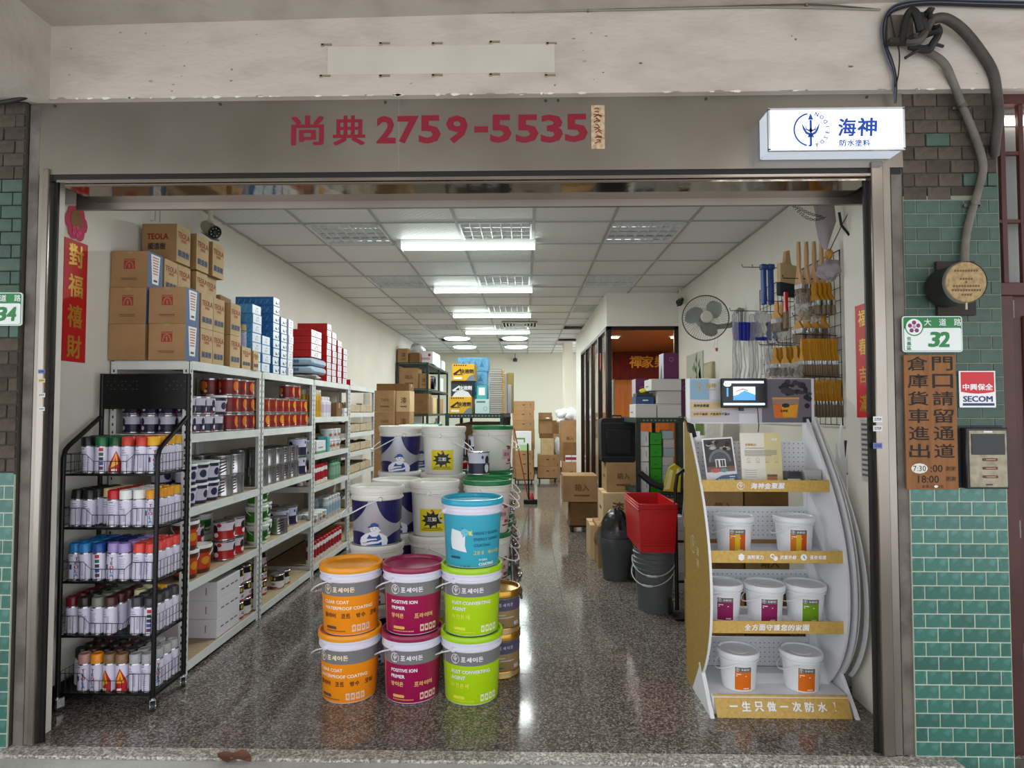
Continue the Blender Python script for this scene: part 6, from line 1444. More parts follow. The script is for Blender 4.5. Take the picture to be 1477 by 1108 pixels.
for x in (X0-.004,X1-.016):
    MB().extr([(D(3.275),.20),(D(3.085),0),(D(3.10),0),(D(3.29),.19)],'x',x,x+.02,'stand_white').build('strut',t)
    MB().extr([(D(3.275),.19),(D(3.10),0),(D(3.42),0)],'x',x+.002,x+.008,'stand_white').build('flank',t)
# header board with printed picture
hb=MB().box((X0,D(3.495),1.462),(X1,D(3.515),1.722),'stand_white',.002).build('header_board',t)
b=MB(); q=plane((0,D(3.4935),0)); q2=plane((0,D(3.4925),0)); q3=plane((0,D(3.4915),0))
b.rect(X0+.022,1.468,X1-.018,1.718,C('#c2bec6',.4),q); b.rect(X0+.022,1.60,X0+.13,1.718,C('#7fa3bd',.4),q2); b.rect(X0+.022,1.545,X0+.30,1.585,C('#cfb184',.4),q2); b.rect(X0+.022,1.50,X0+.20,1.535,C('#cdb083',.4),q2)
b.rect(X1-.30,1.468,X1-.018,1.718,C('#6e6b78',.4),q2); b.rect(X0+.14,1.60,X0+.30,1.718,C('#cdced3',.4),q2)
rr=random.Random(3)
for i in range(26):
    x=X1-.14+rr.uniform(-.05,.11); z=1.60+rr.uniform(-.04,.1); b.disc(x,z,rr.uniform(.012,.026),rr.uniform(.01,.02),C(rr.choice(['#2b2c31','#3a3b40','#24252a']),.5),lambda a_,c_,i=i:Vector((a_,D(3.4915)-.00006*i,c_)),7)
b.rect(X1-.07,1.47,X1-.02,1.50,C('#2f2f36',.4),q3); b.rect(X0+.30,1.468,X0+.40,1.52,C('#d9d9de',.4),q2)
g_=C('#b39a4c',.4); logo(b,g_,q3,X0+.075,1.675,.022); b.text('海神',g_,q3,h=.028,x=X0+.14,y=1.68,bold=.04); b.rect(X0+.11,1.655,X0+.17,1.659,g_,q3)
b.text('海神金聚脲',C('#332c22',.5),q3,h=.017,x=X0+.04,y=1.565,bold=.04,anchor='l',slant=.15); b.text('25年不龜裂 · 才能真的不漏水',C('#332c22',.5),q3,h=.015,x=X0+.04,y=1.517,bold=.03,anchor='l',slant=.15)
# printed orange tin
b.poly([(1.43,1.495),(1.56,1.495),(1.572,1.61),(1.418,1.61)],C('#c98a3a',.4),q3); q4=plane((0,D(3.4905),0)); b.poly([(1.432,1.50),(1.48,1.50),(1.47,1.57),(1.425,1.575)],C('#d8722c',.4),q4); b.poly([(1.48,1.50),(1.55,1.50),(1.565,1.57),(1.47,1.57)],C('#e0a02c',.4),q4); b.rect(1.422,1.572,1.568,1.6,C('#9d8478',.4),q4); b.rect(1.418,1.603,1.572,1.612,C('#d8a65c',.4),q4)
b.text('金聚脲',C('#4a2a14',.5),plane((0,D(3.4895),0)),h=.014,x=1.485,y=1.535,bold=.03)
b.build('header_print',hb)
# screen
t2=thing('small_monitor','small black flat screen showing a blue page, mounted on the display header','monitor',(1.235,D(3.43),1.635),.0); MB().box((-.129,-.012,-.083),(.129,.012,.083),C('#101114',.3),.004).build('bezel',t2)
mat('screen_black','#050507',.2); mat('screen_white','#ffffff',.3,emit=('#a9d4ef',1.0)); mat('screen_blue','#3c8ac0',.3,emit=('#5aa6d8',.75)); mat('screen_red','#b05a5a',.3,emit=('#d87a7a',.6))
b=MB(); b.rect(-.118,-.072,.118,.072,'screen_black',plane((0,-.0128,0))); b.build('screen',t2)
b=MB(); q=plane((0,-.0136,0)); q2=plane((0,-.0144,0)); b.rect(-.112,.055,.108,.068,'screen_white',q); b.disc(-.095,.05,.022,.014,'screen_white',q,14); b.rect(-.118,-.068,.113,-.056,'screen_white',q); b.rect(-.1,-.02,-.09,.03,'screen_blue',q); b.rect(-.063,-.04,.06,.036,'screen_white',q)
b.poly([(-.063,-.04),(.06,-.04),(.06,-.01),(.0,.015),(-.04,-.01),(-.063,-.015)],'screen_blue',q2); b.poly([(-.05,.005),(-.01,.02),(.02,.01),(.02,.016),(-.01,.027),(-.05,.01)],'screen_red',q2); b.build('page',t2)
MB().box((-.02,0,-.1),(.0,.03,-.08),C('#101114',.3)).build('bracket',t2); MB().tube([(.075,.0,-.083),(.078,-.004,-.13),(.09,.02,-.18),(.09,.03,-.22)],.0025,'rack_black',5).build('cable',t2)
MB().box((-.02,.012,-.03),(.02,.07,.03),C('#101114',.3)).build('mount',t2)
# brochures
t2=thing('brochure','dark brochure with a glass dome photo leaning on the top display shelf','brochure',(X0+.16,D(3.36),1.124)); t2.rotation_euler=(-.2,-.06,.0)
MB().box((-.085,-.004,0),(.085,.004,.265),C('#e9e9ec',.35)).build('cover',t2); b=MB(); q=plane((0,-.005,0)); L=[plane((0,-.0055-.0006*k,0)) for k in range(8)]
b.rect(-.077,.075,.077,.257,C('#3c3835',.4),L[0]); 
for i in range(16): b.disc(rr.uniform(-.06,.06),rr.uniform(.2,.245),.014,.01,C(rr.choice(['#5a5550','#221f1d','#8f8a88','#b9b2b4']),.5),lambda a_,c_,i=i:Vector((a_,-.006-.00005*i,c_)),6)
b.disc(0,.13,.062,.07,C('#6b6f75',.2),L[2],22,0,PI); b.disc(0,.13,.05,.055,C('#4a4c50',.2),L[3],22,0,PI); b.rect(-.026,.1,.03,.145,C('#e3e1e0',.4),L[4]); b.rect(-.021,.1,-.01,.14,C('#5c4a44',.4),L[5]); b.rect(.0,.104,.024,.14,C('#3a3634',.4),L[5]); b.rect(.010,.104,.013,.14,C('#d3d1d0',.4),L[6])
b.rect(-.077,.075,.077,.105,C('#7a5a48',.5),L[1]); b.disc(-.03,.083,.03,.012,C('#c95a50',.5),L[3],12); b.disc(.015,.082,.02,.011,C('#5a9aa8',.5),L[4],12)
b.poly([(-.085,0),(.085,0),(.085,.06),(.0,.055),(-.085,.012)],C('#2c5f8a',.4),L[2]); b.text('海神防水塗料',W,L[5],h=.014,x=.02,y=.03,bold=.04); b.rect(.04,.043,.07,.048,W,L[5]); b.rect(0,.01,.06,.015,W,L[5]); b.build('cover_print',t2)
t2=thing('brochure','cream technical sheet in a clear holder on the top display shelf','brochure',(X0+.365,D(3.33),1.124)); t2.rotation_euler=(-.12,0,.0)
MB().box((-.11,-.006,0),(.11,.006,.29),C('#e3dfd2',.35)).build('sheet',t2); b=MB(); b.rect(.02,.0,.11,.29,C('#d8cc98',.4),L[1]); b.text('金聚脲(S)',C('#b8925a',.5),L[3],h=.016,x=-.085,y=.225,bold=.03,anchor='l'); b.rect(-.085,.205,.02,.209,C('#b8925a',.5),L[3]); b.text('海神',W,L[3],h=.014,x=.075,y=.255,bold=.03)
for i in range(5): b.rect(-.09,.192-.007*i,.085-.03*(i==4),.1955-.007*i,C('#8f8b84',.5),L[3])
for i in range(4): b.ring(-.07+.05*i,.145,.009,.002,C('#b5a98c',.5),L[3],8); b.rect(-.08+.05*i,.128,-.06+.05*i,.131,C('#9a9588',.5),L[3])
for i in range(4): b.rect(-.09,.085-.012*i,-.03,.088-.012*i,C('#a9a498',.5),L[3])
b.rect(.025,.022,.08,.065,C('#b06a34',.4),L[3]); b.rect(.025,.052,.08,.062,C('#5a3c2c',.4),L[4]); b.build('sheet_print',t2)
mat('acrylic','#f2f4f6',.04,trans=.9,ior=1.1,alpha=.22)
for k,(x,w_) in enumerate(((X0+.16,.2),(X0+.365,.24),(X0+.535,.11),(X0+.63,.1))):
    t2=thing('leaflet_holder','clear acrylic leaflet holder on the top display shelf, %s from the left'%ORD[k],'holder',(x,D(3.285),1.124),0,'clear leaflet holders'); MB().box((-w_/2,-.002,0),(w_/2,.002,.1 if k<2 else .06),'acrylic').build('front_plate',t2,False); MB().box((-w_/2,-.002,0),(w_/2,.09,.003),'acrylic').build('foot_plate',t2,False)
CT('small dark card box in the holder right of the cream sheet',X0+.525,3.31,1.13,.085,.05,.075,C('#34363b',.5),None,tape=None); CT('white card with print before the small dark box',X0+.52,3.295,1.127,.07,.005,.042,'white_card',lambda b,w,dp,h:[b.rect(-w*.25,h*.6,w*.25,h*.75,'ink_dark',F_(w,dp)[0]),b.rect(-w*.35,h*.25,w*.35,h*.33,'ink_red',F_(w,dp)[0])],tape=None)
CT('grey card block at the right end of the top display shelf',X0+.63,3.31,1.13,.09,.05,.085,C('#aeb1b0',.5),lambda b,w,dp,h:b.rect(-w*.2,h*.25,w*.2,h*.4,'ink_dark',F_(w,dp)[0]),tape=None)
# small white pails
def spk(k,top,mid,right):
    r0,r1,h=.083,.098,.185
    RQ=lambda z:r0+(r1-r0)*z/h
    n=32; b=MB().lathe([(0,.004),(r0*.95,.0),(r0,.003),(RQ(.148),.148),(.103,.151),(.103,.158),(.099,.16),(.099,.17)],'stand_white',n)
    l=MB().lathe([(.102,.166),(.107,.168),(.108,.188),(.105,.193),(.098,.194),(.093,.186),(.05,.184),(.048,.186),(0,.186)],'stand_white',n)
    d=MB(); q=cyl(RQ,.2,.0008); q2=cyl(RQ,.2,.0016); q3=cyl(RQ,.2,.0022); d.rect(-.046,.008,.046,.134,'ink_white',q,.01); d.rect(-.042,.106,.042,.13,C('#6d6a68',.4),q2,.01); d.rect(-.042,.012,.042,.106,C(mid,.4),q2,.01)
    if right: d.rect(-.042,.012,-.014,.106,C(right,.4),q3,.01); d.rect(-.014,.012,.012,.106,C('#d8b21c',.4),q3,.01)
    q4=cyl(RQ,.2,.003); logo(d,W,q4,-.029,.118,.009); d.text('포세이돈',W,q4,h=.011,x=.01,y=.118,bold=.03); d.rect(-.036,.092,-.012,.096,W,q4); d.rect(-.036,.083,.016,.087,W,q4)
    for i in range(4): d.rect(.002+.007*i,.018,.007+.007*i,.024,W,q4)
    a=MB(); pts=[(.108*math.cos(PI*k_/12),-.116*math.sin(PI*k_/12)**.8,.155-.06*math.sin(PI*k_/12)) for k_ in range(13)]; Rm=Matrix.Rotation(-1.5,4,'Z'); a.tube([Rm@Vector(p_) for p_ in pts],.0028,'plastic_white',6)
    kit(k,'small_pail','pail',[('body',b,None),('lid',l,None),('label',d,None),('handle',a,None)])
spk('sp_gold','', '#c8561c','#c8741c'); spk('sp_mag','','#8c1f5a',None); spk('sp_green','','#6f9a14',None); spk('sp_orange','','#dd6f14',None)
g='small white pails on the display stand'
for k,lab,x,d_,z in (('sp_gold','white pail with gold-orange label, left one on the second display shelf',1.135,3.33,.777),('sp_gold','white pail with gold-orange label, right one on the second display shelf',1.455,3.32,.777),
   ('sp_mag','white pail with magenta label at the left end of the third display shelf',1.066,3.32,.422),('sp_mag','white pail with magenta label in the centre of the third display shelf',1.283,3.30,.422),('sp_green','white pail with green label on the third display shelf',1.498,3.30,.422),
   ('sp_orange','white pail with orange label, left one on the display base',1.125,3.26,.088),('sp_orange','white pail with orange label, right one on the display base',1.45,3.25,.088)): put(k,lab,(x,D(d_),z),R.uniform(-.06,.06)-.3,g)
# binder clip, adapter, trident board, cartons behind
t2=thing('binder_clip','black clip holding a white tag at the upper left edge of the display','clip',(X0+.01,D(3.45),1.42)); MB().extr([(-.02,.05),(.012,.04),(.03,-.03),(-.005,-.04)],'y',-.02,.02,'cloth_black').build('clip_body',t2); MB().box((.02,-.012,-.05),(.05,-.009,-.0),C('#d9dade',.4)).build('tag',t2); MB().tube([(-.02,0,.05),(-.05,.0,.09),(-.06,.02,.08)],.004,'rack_black',5).build('lead',t2)
t2=thing('power_adapter','black power adapter hanging on its cable from the right wall','adapter',(XR-.04,D(3.62),1.26)); MB().box((-.02,-.03,-.1),(.02,.03,.1),C('#131315',.4),.006).build('adapter_body',t2); MB().tube([(.0,0,.1),(.01,.01,.4),(.015,.0,.8),(.012,0,1.1)],.003,'rack_black',5).build('cable',t2); MB().tube([(0,0,-.1),(.0,-.01,-.13),(.005,0,-.16)],.003,'rack_black',5).build('tail',t2)
t2=thing('trident_board','white trident-shaped board standing behind the right side of the display','board',(1.80,D(3.46),0)); P=[(-.012,0),(.035,0),(.035,.85),(.018,.95),(.012,1.18),(.035,1.2),(.04,1.19),(.025,1.36),(.015,1.27),(.008,1.25),(.0,1.43),(-.008,1.46),(-.016,1.43),(-.018,1.25),(-.028,1.28),(-.04,1.36),(-.048,1.2),(-.02,1.17),(-.012,.95)]
MB().extr(P,'y',-.005,.005,'stand_white').build('board_body',t2)
b=MB(); b.extr([(.02,.25),(.05,.2),(.075,.5),(.075,.75),(.05,1.0),(.038,1.0),(.058,.74),(.058,.52),(.04,.3)],'y',.006,.012,'stand_white'); b.build('curved_leaf',t2)
for i in range(2):
    for l in range(3): CT('kraft carton stacked behind the display stand, %s column, %s layer'%(('left','right')[i],ORD[l]),1.27+.29*i,3.95,l*.36,.28,.4,.355,'kraft_dark' if (i+l)%2 else 'kraft',p1,g='cartons behind the display stand')
# ---------------- outside: signs, meter, pipes, door ----------------
def Q(u,v,Y): return at(u,v,Y=Y)
# light box
mat('lightbox_face','#f4f8ff',.3,emit=('#dfeaff',.55)); mat('lightbox_side','#dfe6ee',.35,emit=('#cfdcf0',.38)); mat('sign_blue','#1549b0',.4)
a=Q(1109,217,-.145); c=Q(1303.5,155.5,-.145); a2=Q(1098,231,-.035)
t=thing('light_box_sign','lit white light box sign with blue trident emblem and lettering at the top right','sign',((a.x+c.x)/2,-.145,(a.z+c.z)/2)); w2=(c.x-a.x)/2; h2=(c.z-a.z)/2
b=MB(); b.box((-w2,.002,-h2),(w2,.105,h2),'lightbox_side',.004); b.build('case',t); b=MB(); b.box((-w2+.006,-.002,-h2+.006),(w2-.006,.004,h2-.006),'lightbox_face',.001); b.build('face_panel',t)
b=MB(); 
for q_ in (((-w2-.002,-.003,-h2-.003),(w2+.002,.01,-h2+.006)),((-w2-.002,-.003,h2-.006),(w2+.002,.01,h2+.003)),((-w2-.002,-.003,-h2),(-w2+.006,.01,h2)),((w2-.006,-.003,-h2),(w2+.002,.01,h2))): b.box(q_[0],q_[1],C('#dfe3ea',.25,.5))
b.build('trim',t)
ox,oz=(a.x+c.x)/2,(a.z+c.z)/2
def loc(u,v): p=Q(u,v,-.148); return p.x-ox,p.z-oz
b=MB(); q=plane((0,-.0028,0)); x,y=loc(1169.5,187); s=.073; B='sign_blue'
b.ring(x,y,s,s*.09,B,q,26,PI*.56,PI*1.42); b.stroke([(x-.01,y-s*.98),(x,y-s*1.0)],s*.09,B,q); b.stroke([(x,y-s*1.0),(x,y+s*.6)],s*.13,B,q); b.poly([(x-s*.16,y+s*.62),(x+s*.16,y+s*.62),(x,y+s*1.02)],B,q)
for k in (-1,1):
    b.poly([(x+k*s*.55,y+s*.42),(x+k*s*.46,y+s*.02),(x+k*s*.3,y-s*.25),(x+k*s*.02,y-s*.38),(x+k*s*.02,y-s*.24),(x+k*s*.24,y-s*.12),(x+k*s*.36,y+s*.1)][::k],B,q)
    b.poly([(x+k*s*.3,y+s*.3),(x+k*s*.24,y+s*.05),(x,y-s*.05),(x,y-s*.15),(x+k*s*.3,y+s*.0)][::k],B,q)
    b.poly([(x,y-s*.42),(x+k*s*.2,y-s*.5),(x+k*s*.13,y-s*.3)][::k],B,q); b.poly([(x,y-s*.1),(x+k*s*.1,y-s*.0),(x,y+s*.12)][::k],B,q)
for i,ch_ in enumerate('POSEIDON'):
    ph=math.radians(-68+i*19.5); px,py=x+s*1.02*math.cos(ph),y+s*1.02*math.sin(ph); ro=ph+PI/2; cr,sr=math.cos(ro),math.sin(ro)
    vs,fs,W_,H_=txt(ch_,.02); k=.017/H_; b.add([q(px+(vx*k*cr-vy*k*sr),py+(vx*k*sr+vy*k*cr)) for vx,vy in vs],fs,B)
for ch_,u0,u1,v0,v1 in (('海',1210,1234,171,196),('神',1238,1264,170,196)):
    x0_,y0_=loc(u0,v1); x1_,y1_=loc(u1,v0); b.text(ch_,B,q,w=x1_-x0_,h=y1_-y0_,x=(x0_+x1_)/2,y=(y0_+y1_)/2,bold=.03,slant=.05)
for i,ch_ in enumerate('防水塗料'):
    x0_,y0_=loc(1216+11.3*i,206); b.text(ch_,B,q,h=.029,w=.029,x=x0_,y=y0_,bold=.02)
b.build('sign_print',t)
# house plates
mat('plate_white','#dfe6e4',.4); mat('plate_green','#1f7a3f',.4)
def rrect(x0,y0,x1,y1,r,n=4):
    P=[]
    for cx,cy,a0 in ((x1-r,y1-r,0),(x0+r,y1-r,PI/2),(x0+r,y0+r,PI),(x1-r,y0+r,3*PI/2)):
        for i in range(n+1): P.append((cx+r*math.cos(a0+PI/2*i/n),cy+r*math.sin(a0+PI/2*i/n)))
    return P
def plate(label,u0,u1,v0,v1,Y,num,numw):
    a=Q(u0,v1,Y); c=Q(u1,v0,Y); w=c.x-a.x; h=c.z-a.z
    t=thing('house_plate',label,'sign',(a.x,Y,a.z)); MB().extr(rrect(0,0,w,h,.012),'y',0,.006,'plate_white').build('plate_body',t)
    b=MB(); q=plane((0,-.0008,0)); q2=plane((0,-.0016,0)); q3=plane((0,-.0024,0)); 
    b.poly(rrect(.004,.004,w-.004,h-.004,.01),'plate_green',q); b.poly(rrect(.006,.006,w-.006,h*.67,.008),'plate_white',q2)
    for i,ch_ in enumerate('大道路'): b.text(ch_,'plate_white',q2,h=h*.2,w=h*.2,x=w*(.42+.25*i),y=h*.83,bold=.01)
    for i,ch_ in enumerate(num): b.text(ch_,'plate_green',q3,h=h*.4,w=h*.25,x=w*((.66 if label.find('34')>0 else .53)+.17*i),y=h*.35,bold=.05,slant=.15)
    b.ring(w*.19,h*.7,h*.24,h*.03,'plate_green',q3,20); b.disc(w*.19,h*.7,h*.235,h*.235,'plate_white',plane((0,-.0021,0)),20)
    m=C('#7a2f6c',.5)
    for i in range(5):
        a_=PI/2+2*PI*i/5; b.disc(w*.19+h*.12*math.cos(a_),h*.7+h*.12*math.sin(a_),h*.062,h*.062,m,q3,8)
    b.disc(w*.19,h*.7,h*.05,h*.05,C('#c98ab4',.5),plane((0,-.003,0)),8)
    for i,ch_ in enumerate('信義區'): b.text(ch_,'plate_green',q3,h=h*.11,x=w*.1,y=h*(.37-.13*i),bold=.02)
    b.build('plate_print',t); return t
plate('white and green number 32 house plate with flower emblem on the right pillar',1302.5,1387.5,456,508,-.05,'32',0)
plate('white and green number 34 house plate cut by the left picture edge',-52,32.5,422,470,-.07,'34',0)
# hand-lettered wooden board
a=Q(1308,706,-.048); c=Q(1378,512,-.048); w=c.x-a.x; h=c.z-a.z; mat('plywood','#8f6038',.75,noise=(4,'#7a4f2c',.35,.7),stretch=(8,8,.8))
t=thing('wooden_notice','brown plywood notice hand-lettered in black beside the shutter','sign',(a.x,-.048,a.z)); MB().box((0,0,0),(w,.009,h),'plywood',.001).build('board',t)
b=MB(); q=plane((0,-.0008,0)); K=C('#1f1713',.7)
for i,ch_ in enumerate('倉庫貨車進出'): b.text(ch_,K,q,w=w*.40,h=h*.105,x=w*.26,y=h*(.935-.13*i),bold=.012)
for i,ch_ in enumerate('門口請留通道'): b.text(ch_,K,q,w=w*.40,h=h*.105,x=w*.74,y=h*(.935-.13*i),bold=.012)
b.text(':00',K,q,h=h*.055,x=w*.58,y=h*.155,bold=.01); b.text('18:00',K,q,h=h*.055,x=w*.42,y=h*.075,bold=.01)
b.text('謝謝',K,q,h=h*.035,x=w*.85,y=h*.155); b.text('謝謝',K,q,h=h*.035,x=w*.85,y=h*.08); b.text('倉庫人員公告',K,q,h=h*.025,x=w*.5,y=h*.022); b.build('lettering',t)
b=MB(); b.disc(w*.25,h*.155,w*.16,h*.038,C('#dcd9d4',.7),plane((0,-.0014,0)),12); b.text('7:30',K,plane((0,-.002,0)),h=h*.04,x=w*.25,y=h*.155); b.disc(w*.56,h*.022,w*.04,h*.01,C('#e3e1dc',.7),plane((0,-.0014,0)),8); b.build('white_patch',t)
# security sticker plate
a=Q(1384.5,588,-.048); c=Q(1435.5,535,-.048); w=c.x-a.x; h=c.z-a.z
t=thing('security_plaque','red, white and navy security company plaque on the right pillar','sign',(a.x,-.048,a.z)); MB().box((0,0,0),(w,.005,h),C('#e6e6ea',.35),.001).build('plaque_body',t)
b=MB(); r_=C('#c01822',.35); nv=C('#1c2f63',.35); P=[(w*.04,h*.43)]+[(w*(.04+.92*i/8),h*(.43-.05*math.sin(PI*i/8))) for i in range(1,8)]+[(w*.96,h*.43),(w*.96,h*.97),(w*.04,h*.97)]
b.poly(P,r_,q); b.text('中興保全',C('#f0f0f2',.35),plane((0,-.0016,0)),w=w*.82,h=h*.17,x=w*.5,y=h*.56,bold=.03); b.text('SECOM',nv,q,w=w*.8,h=h*.15,x=w*.5,y=h*.235,bold=.04); b.rect(w*.08,h*.05,w*.95,h*.12,nv,q); b.build('plaque_print',t)
# intercom
a=Q(1388,704,-.04); c=Q(1447,617,-.04); t=thing('intercom_panel','black-framed beige intercom panel with dark screen and three buttons on the right pillar','intercom',(a.x,-.04,a.z)); w=c.x-a.x; h=c.z-a.z
MB().box((-.03,0,-.0),(w,.02,h+.01),C('#16161a',.4),.002).build('backbox',t); MB().box((0,-.03,0),(w,.0,h),C('#1c1d20',.35),.004).build('case',t); MB().box((.012,-.034,.008),(w-.012,-.029,h-.012),C('#a39b85',.5,noise=(30,'#857c68',.4,.7)),.002).build('front_plate',t)
MB().box((.02,-.037,h*.56),(w-.022,-.033,h*.9),C('#17181b',.12),.001).build('screen',t)
for i in range(3): MB().box((w*.36,-.038,h*(.46-.14*i)),(w*.7,-.033,h*(.50-.14*i)),C('#5d2a20',.4),.001).build('call_button',t)
b=MB(); 
for i in range(3): b.rect(w*.42,h*(.475-.14*i),w*.64,h*(.485-.14*i),C('#c9a08c',.5),plane((0,-.0388,0)))
b.rect(w*.4,h*.92,w*.6,h*.95,C('#d9d9da',.5),plane((0,-.0348,0))); b.rect(w*.42,h*.06,w*.58,h*.08,C('#2a2724',.5),plane((0,-.0348,0))); b.build('legend',t)
# round cast plate meter
c=Q(1393,407,-.19); t=thing('round_meter','round brass-faced meter on a dark backing board high on the right pillar','meter',(c.x,-.19,c.z)); r=29.5*2.62/870
MB().lathe([(0,-.003),(r*.96,-.003),(r,0),(r,.012)],C('#a3895c',.5,noise=(50,'#86704a',.42,.65)),36,M=Matrix.Rotation(-PI/2,4,'X')).build('face',t)
b=MB(); q=plane((0,-.0,0)); 
for i,(s_,y,ww) in enumerate((('TAIPEI METER',.5,1.0),('No 2 4',.12,.4),('CUTOUT BOX',-.22,1.0),('SERVICE UNIT',-.45,1.2),('32 A',-.7,.4))): pass
rr=random.Random(5)
for y,n_ in ((.55,9),(.15,5),(.0,1),(-.2,10),(-.4,11),(-.62,4)):
    for i in range(n_): x=(i-(n_-1)/2)*r*.13; b.rect(x-r*.045,y*r-r*.05,x+r*.035,y*r+r*.05,C('#5f4c2e',.6),plane((0,-.0045,0)))
b.build('face_marks',t); MB().lathe([(r,.012),(r*.98,.02),(r*.98,.135),(0,.135)],C('#23211f',.5),36,M=Matrix.Rotation(-PI/2,4,'X')).build('drum',t); MB().lathe([(r*1.0,-.004),(r*1.03,0),(r*1.03,.014),(r,.016)],C('#8f8a82',.35,.6),36,M=Matrix.Rotation(-PI/2,4,'X')).build('rim',t)
a=Q(1352,455,-.05); c2=Q(1405,377,-.05); MB().box((a.x-c.x,.135,a.z-c.z),(c2.x-c.x,.155,c2.z-c.z),C('#2b211c',.7)).build('backing_board',t); MB().tube([(.0,.0,-r),(.0,.0,-r-.03)],.004,C('#b5a98f',.4),6).build('seal_tab',t)
# conduits and cables
mat('conduit','#6c675e',.6,noise=(12,'#55504a',.4,.7)); mat('hose_dark','#4a443f',.6,noise=(14,'#37322e',.4,.7)); mat('cable_black','#1d1b1a',.6); mat('cable_grey','#8d867a',.7)
def ctube(b,pts,Y,r,m,n=8,k=5):
    P=[tuple(Q(u,v,Y if len(p)<3 else p[2])) for p in pts for u,v in [p[:2]]]
    return b.tube(smooth(P,k),r,m,n)
t=thing('conduit','grey bent conduit running down the pillar into the round meter','pipe',(0,0,0)); b=MB(); ctube(b,[(1312,66,-.10),(1340,76,-.10),(1362,92,-.10),(1375,120,-.08),(1390,158,-.06),(1408,202,-.06),(1418,240,-.06),(1411,275,-.06),(1400,312,-.06),(1393,345,-.06),(1391,385,-.07)],-.06,.0165,'conduit',10); b.build('pipe',t)
for u,v in ((1389,154),(1406,295)):
    p=Q(u,v,-.06); b=MB(); b.lathe([(.019,-.008),(.022,-.008),(.022,.008),(.019,.008)],'steel_dark',12,c=tuple(p)); b.box((p.x-.04,-.05,p.z-.007),(p.x+.04,-.045,p.z+.007),'steel_dark'); b.build('clamp',t)
b=MB(); ctube(b,[(1344,28,-.13),(1362,26,-.13),(1385,40,-.12),(1408,66,-.10),(1430,100,-.09),(1437,130,-.08),(1440,165,-.08),(1436,200,-.07),(1434,225,-.03)],-.1,.021,'hose_dark',10); tag(b.build('service_hose'),'thick dark flexible hose arching down to the grilled window at top right','hose')
t=thing('cable_knot','tangle of old black cable ends on a bracket above the right pillar','cables',(0,0,0))
a=Q(1282,63,-.12); b=MB(); b.box((a.x,-.13,a.z),(a.x+.10,-.10,a.z+.022),C('#2a2523',.6)); b.build('bracket',t)
b=MB(); ctube(b,[(1300,62,-.12),(1306,30,-.13),(1314,16,-.14),(1322,22,-.15),(1328,45,-.14)],-.1,.017,'cable_black'); ctube(b,[(1318,18,-.12),(1330,28,-.15),(1336,45,-.14),(1326,58,-.12)],-.1,.014,'cable_black'); ctube(b,[(1308,60,-.12),(1325,58,-.14),(1336,42,-.13),(1345,26,-.13)],-.1,.02,'hose_dark'); ctube(b,[(1350,38,-.13),(1354,48,-.13),(1346,62,-.13),(1338,72,-.12),(1312,66,-.11)],-.1,.016,'cable_black'); ctube(b,[(1305,84,-.10),(1325,72,-.12),(1345,64,-.12),(1360,67,-.10)],-.1,.007,'cable_black'); 
for i in range(5):
    x0,y0=R.uniform(1310,1345),R.uniform(20,60); ctube(b,[(x0,y0,-.12),(x0+R.uniform(-12,12),y0+R.uniform(-14,14),-.15),(x0+R.uniform(-14,14),y0+R.uniform(-10,16),-.12)],-.1,.012,'cable_black',6)
ctube(b,[(1335,20,-.12),(1341,16,-.14),(1342,28,-.14)],-.1,.01,'cable_black'); b.build('cable_ends',t)
MB().box((Q(1282,62,-.09).x,-.085,Q(1282,62,-.09).z),(Q(1318,20,-.09).x,-.069,Q(1318,20,-.09).z),C('#6a6259',.9)).build('grimy_patch',t)
t=thing('cable_run','bunch of thin black cables sweeping along the beam and down beside the light box','cables',(0,0,0)); b=MB()
for i in range(6):
    o=i*1.6; ctube(b,[(1500,3+o,-.09),(1420,1+o,-.09),(1340,0+o*.8,-.09),(1300,4+o,-.09),(1282,14+o,-.09),(1272+o*.8,35,-.09),(1273+o*.6,62,-.09),(1280+o*.8,86,-.09),(1288+o*.5,108,-.09),(1289+o*.5,130,-.08),(1291+o*.1,149,-.06)],-.09,.0042,'cable_black' if i%3 else C('#5a6070',.5),5)
ctube(b,[(1284,20,-.1),(1290,50,-.1),(1297,75,-.1),(1296,105,-.1),(1292,125,-.09)],-.1,.003,'cable_black',5); b.build('cables',t)
t=thing('thin_wiring','two thin painted wires clipped along the top of the beam','cables',(0,0,0)); b=MB()
ctube(b,[(57,36,-.08),(66,26,-.08),(100,23,-.08),(220,23,-.08),(330,21,-.08),(400,17,-.08),(480,17,-.08),(560,14,-.08),(700,13,-.08),(860,13,-.08),(980,12,-.08),(1160,6,-.08),(1270,14,-.08)],-.08,.0035,C('#5d5346',.8),5,3); ctube(b,[(57,38,-.08),(70,30,-.08),(110,26,-.08),(260,26,-.08),(400,20,-.08),(560,18,-.08),(740,17,-.08),(900,14,-.08),(1100,10,-.08),(1270,14,-.08)],-.08,.004,'cable_grey',5,3); b.build('wires',t)
b=MB()
for u,v in ((40,18),(57,33),(403,20),(499,19),(740,14),(848,13),(1163,6)): p=Q(u,v,-.078); b.box((p.x-.004,-.086,p.z-.012),(p.x+.004,-.07,p.z+.012),C('#7b7062',.8))
b.build('clips',t)
t=thing('corner_wiring','thin dark wires running down the left corner of the arcade beam','cables',(0,0,0)); b=MB(); ctube(b,[(57,36,-.085),(52,60,-.085),(51,95,-.085),(50,126,-.085)],-.085,.004,'cable_grey',5); ctube(b,[(57,36,-.085),(57,60,-.085),(60,85,-.085),(57,112,-.085),(51,128,-.085)],-.085,.005,C('#6a6258',.8),5); b.build('wires',t)
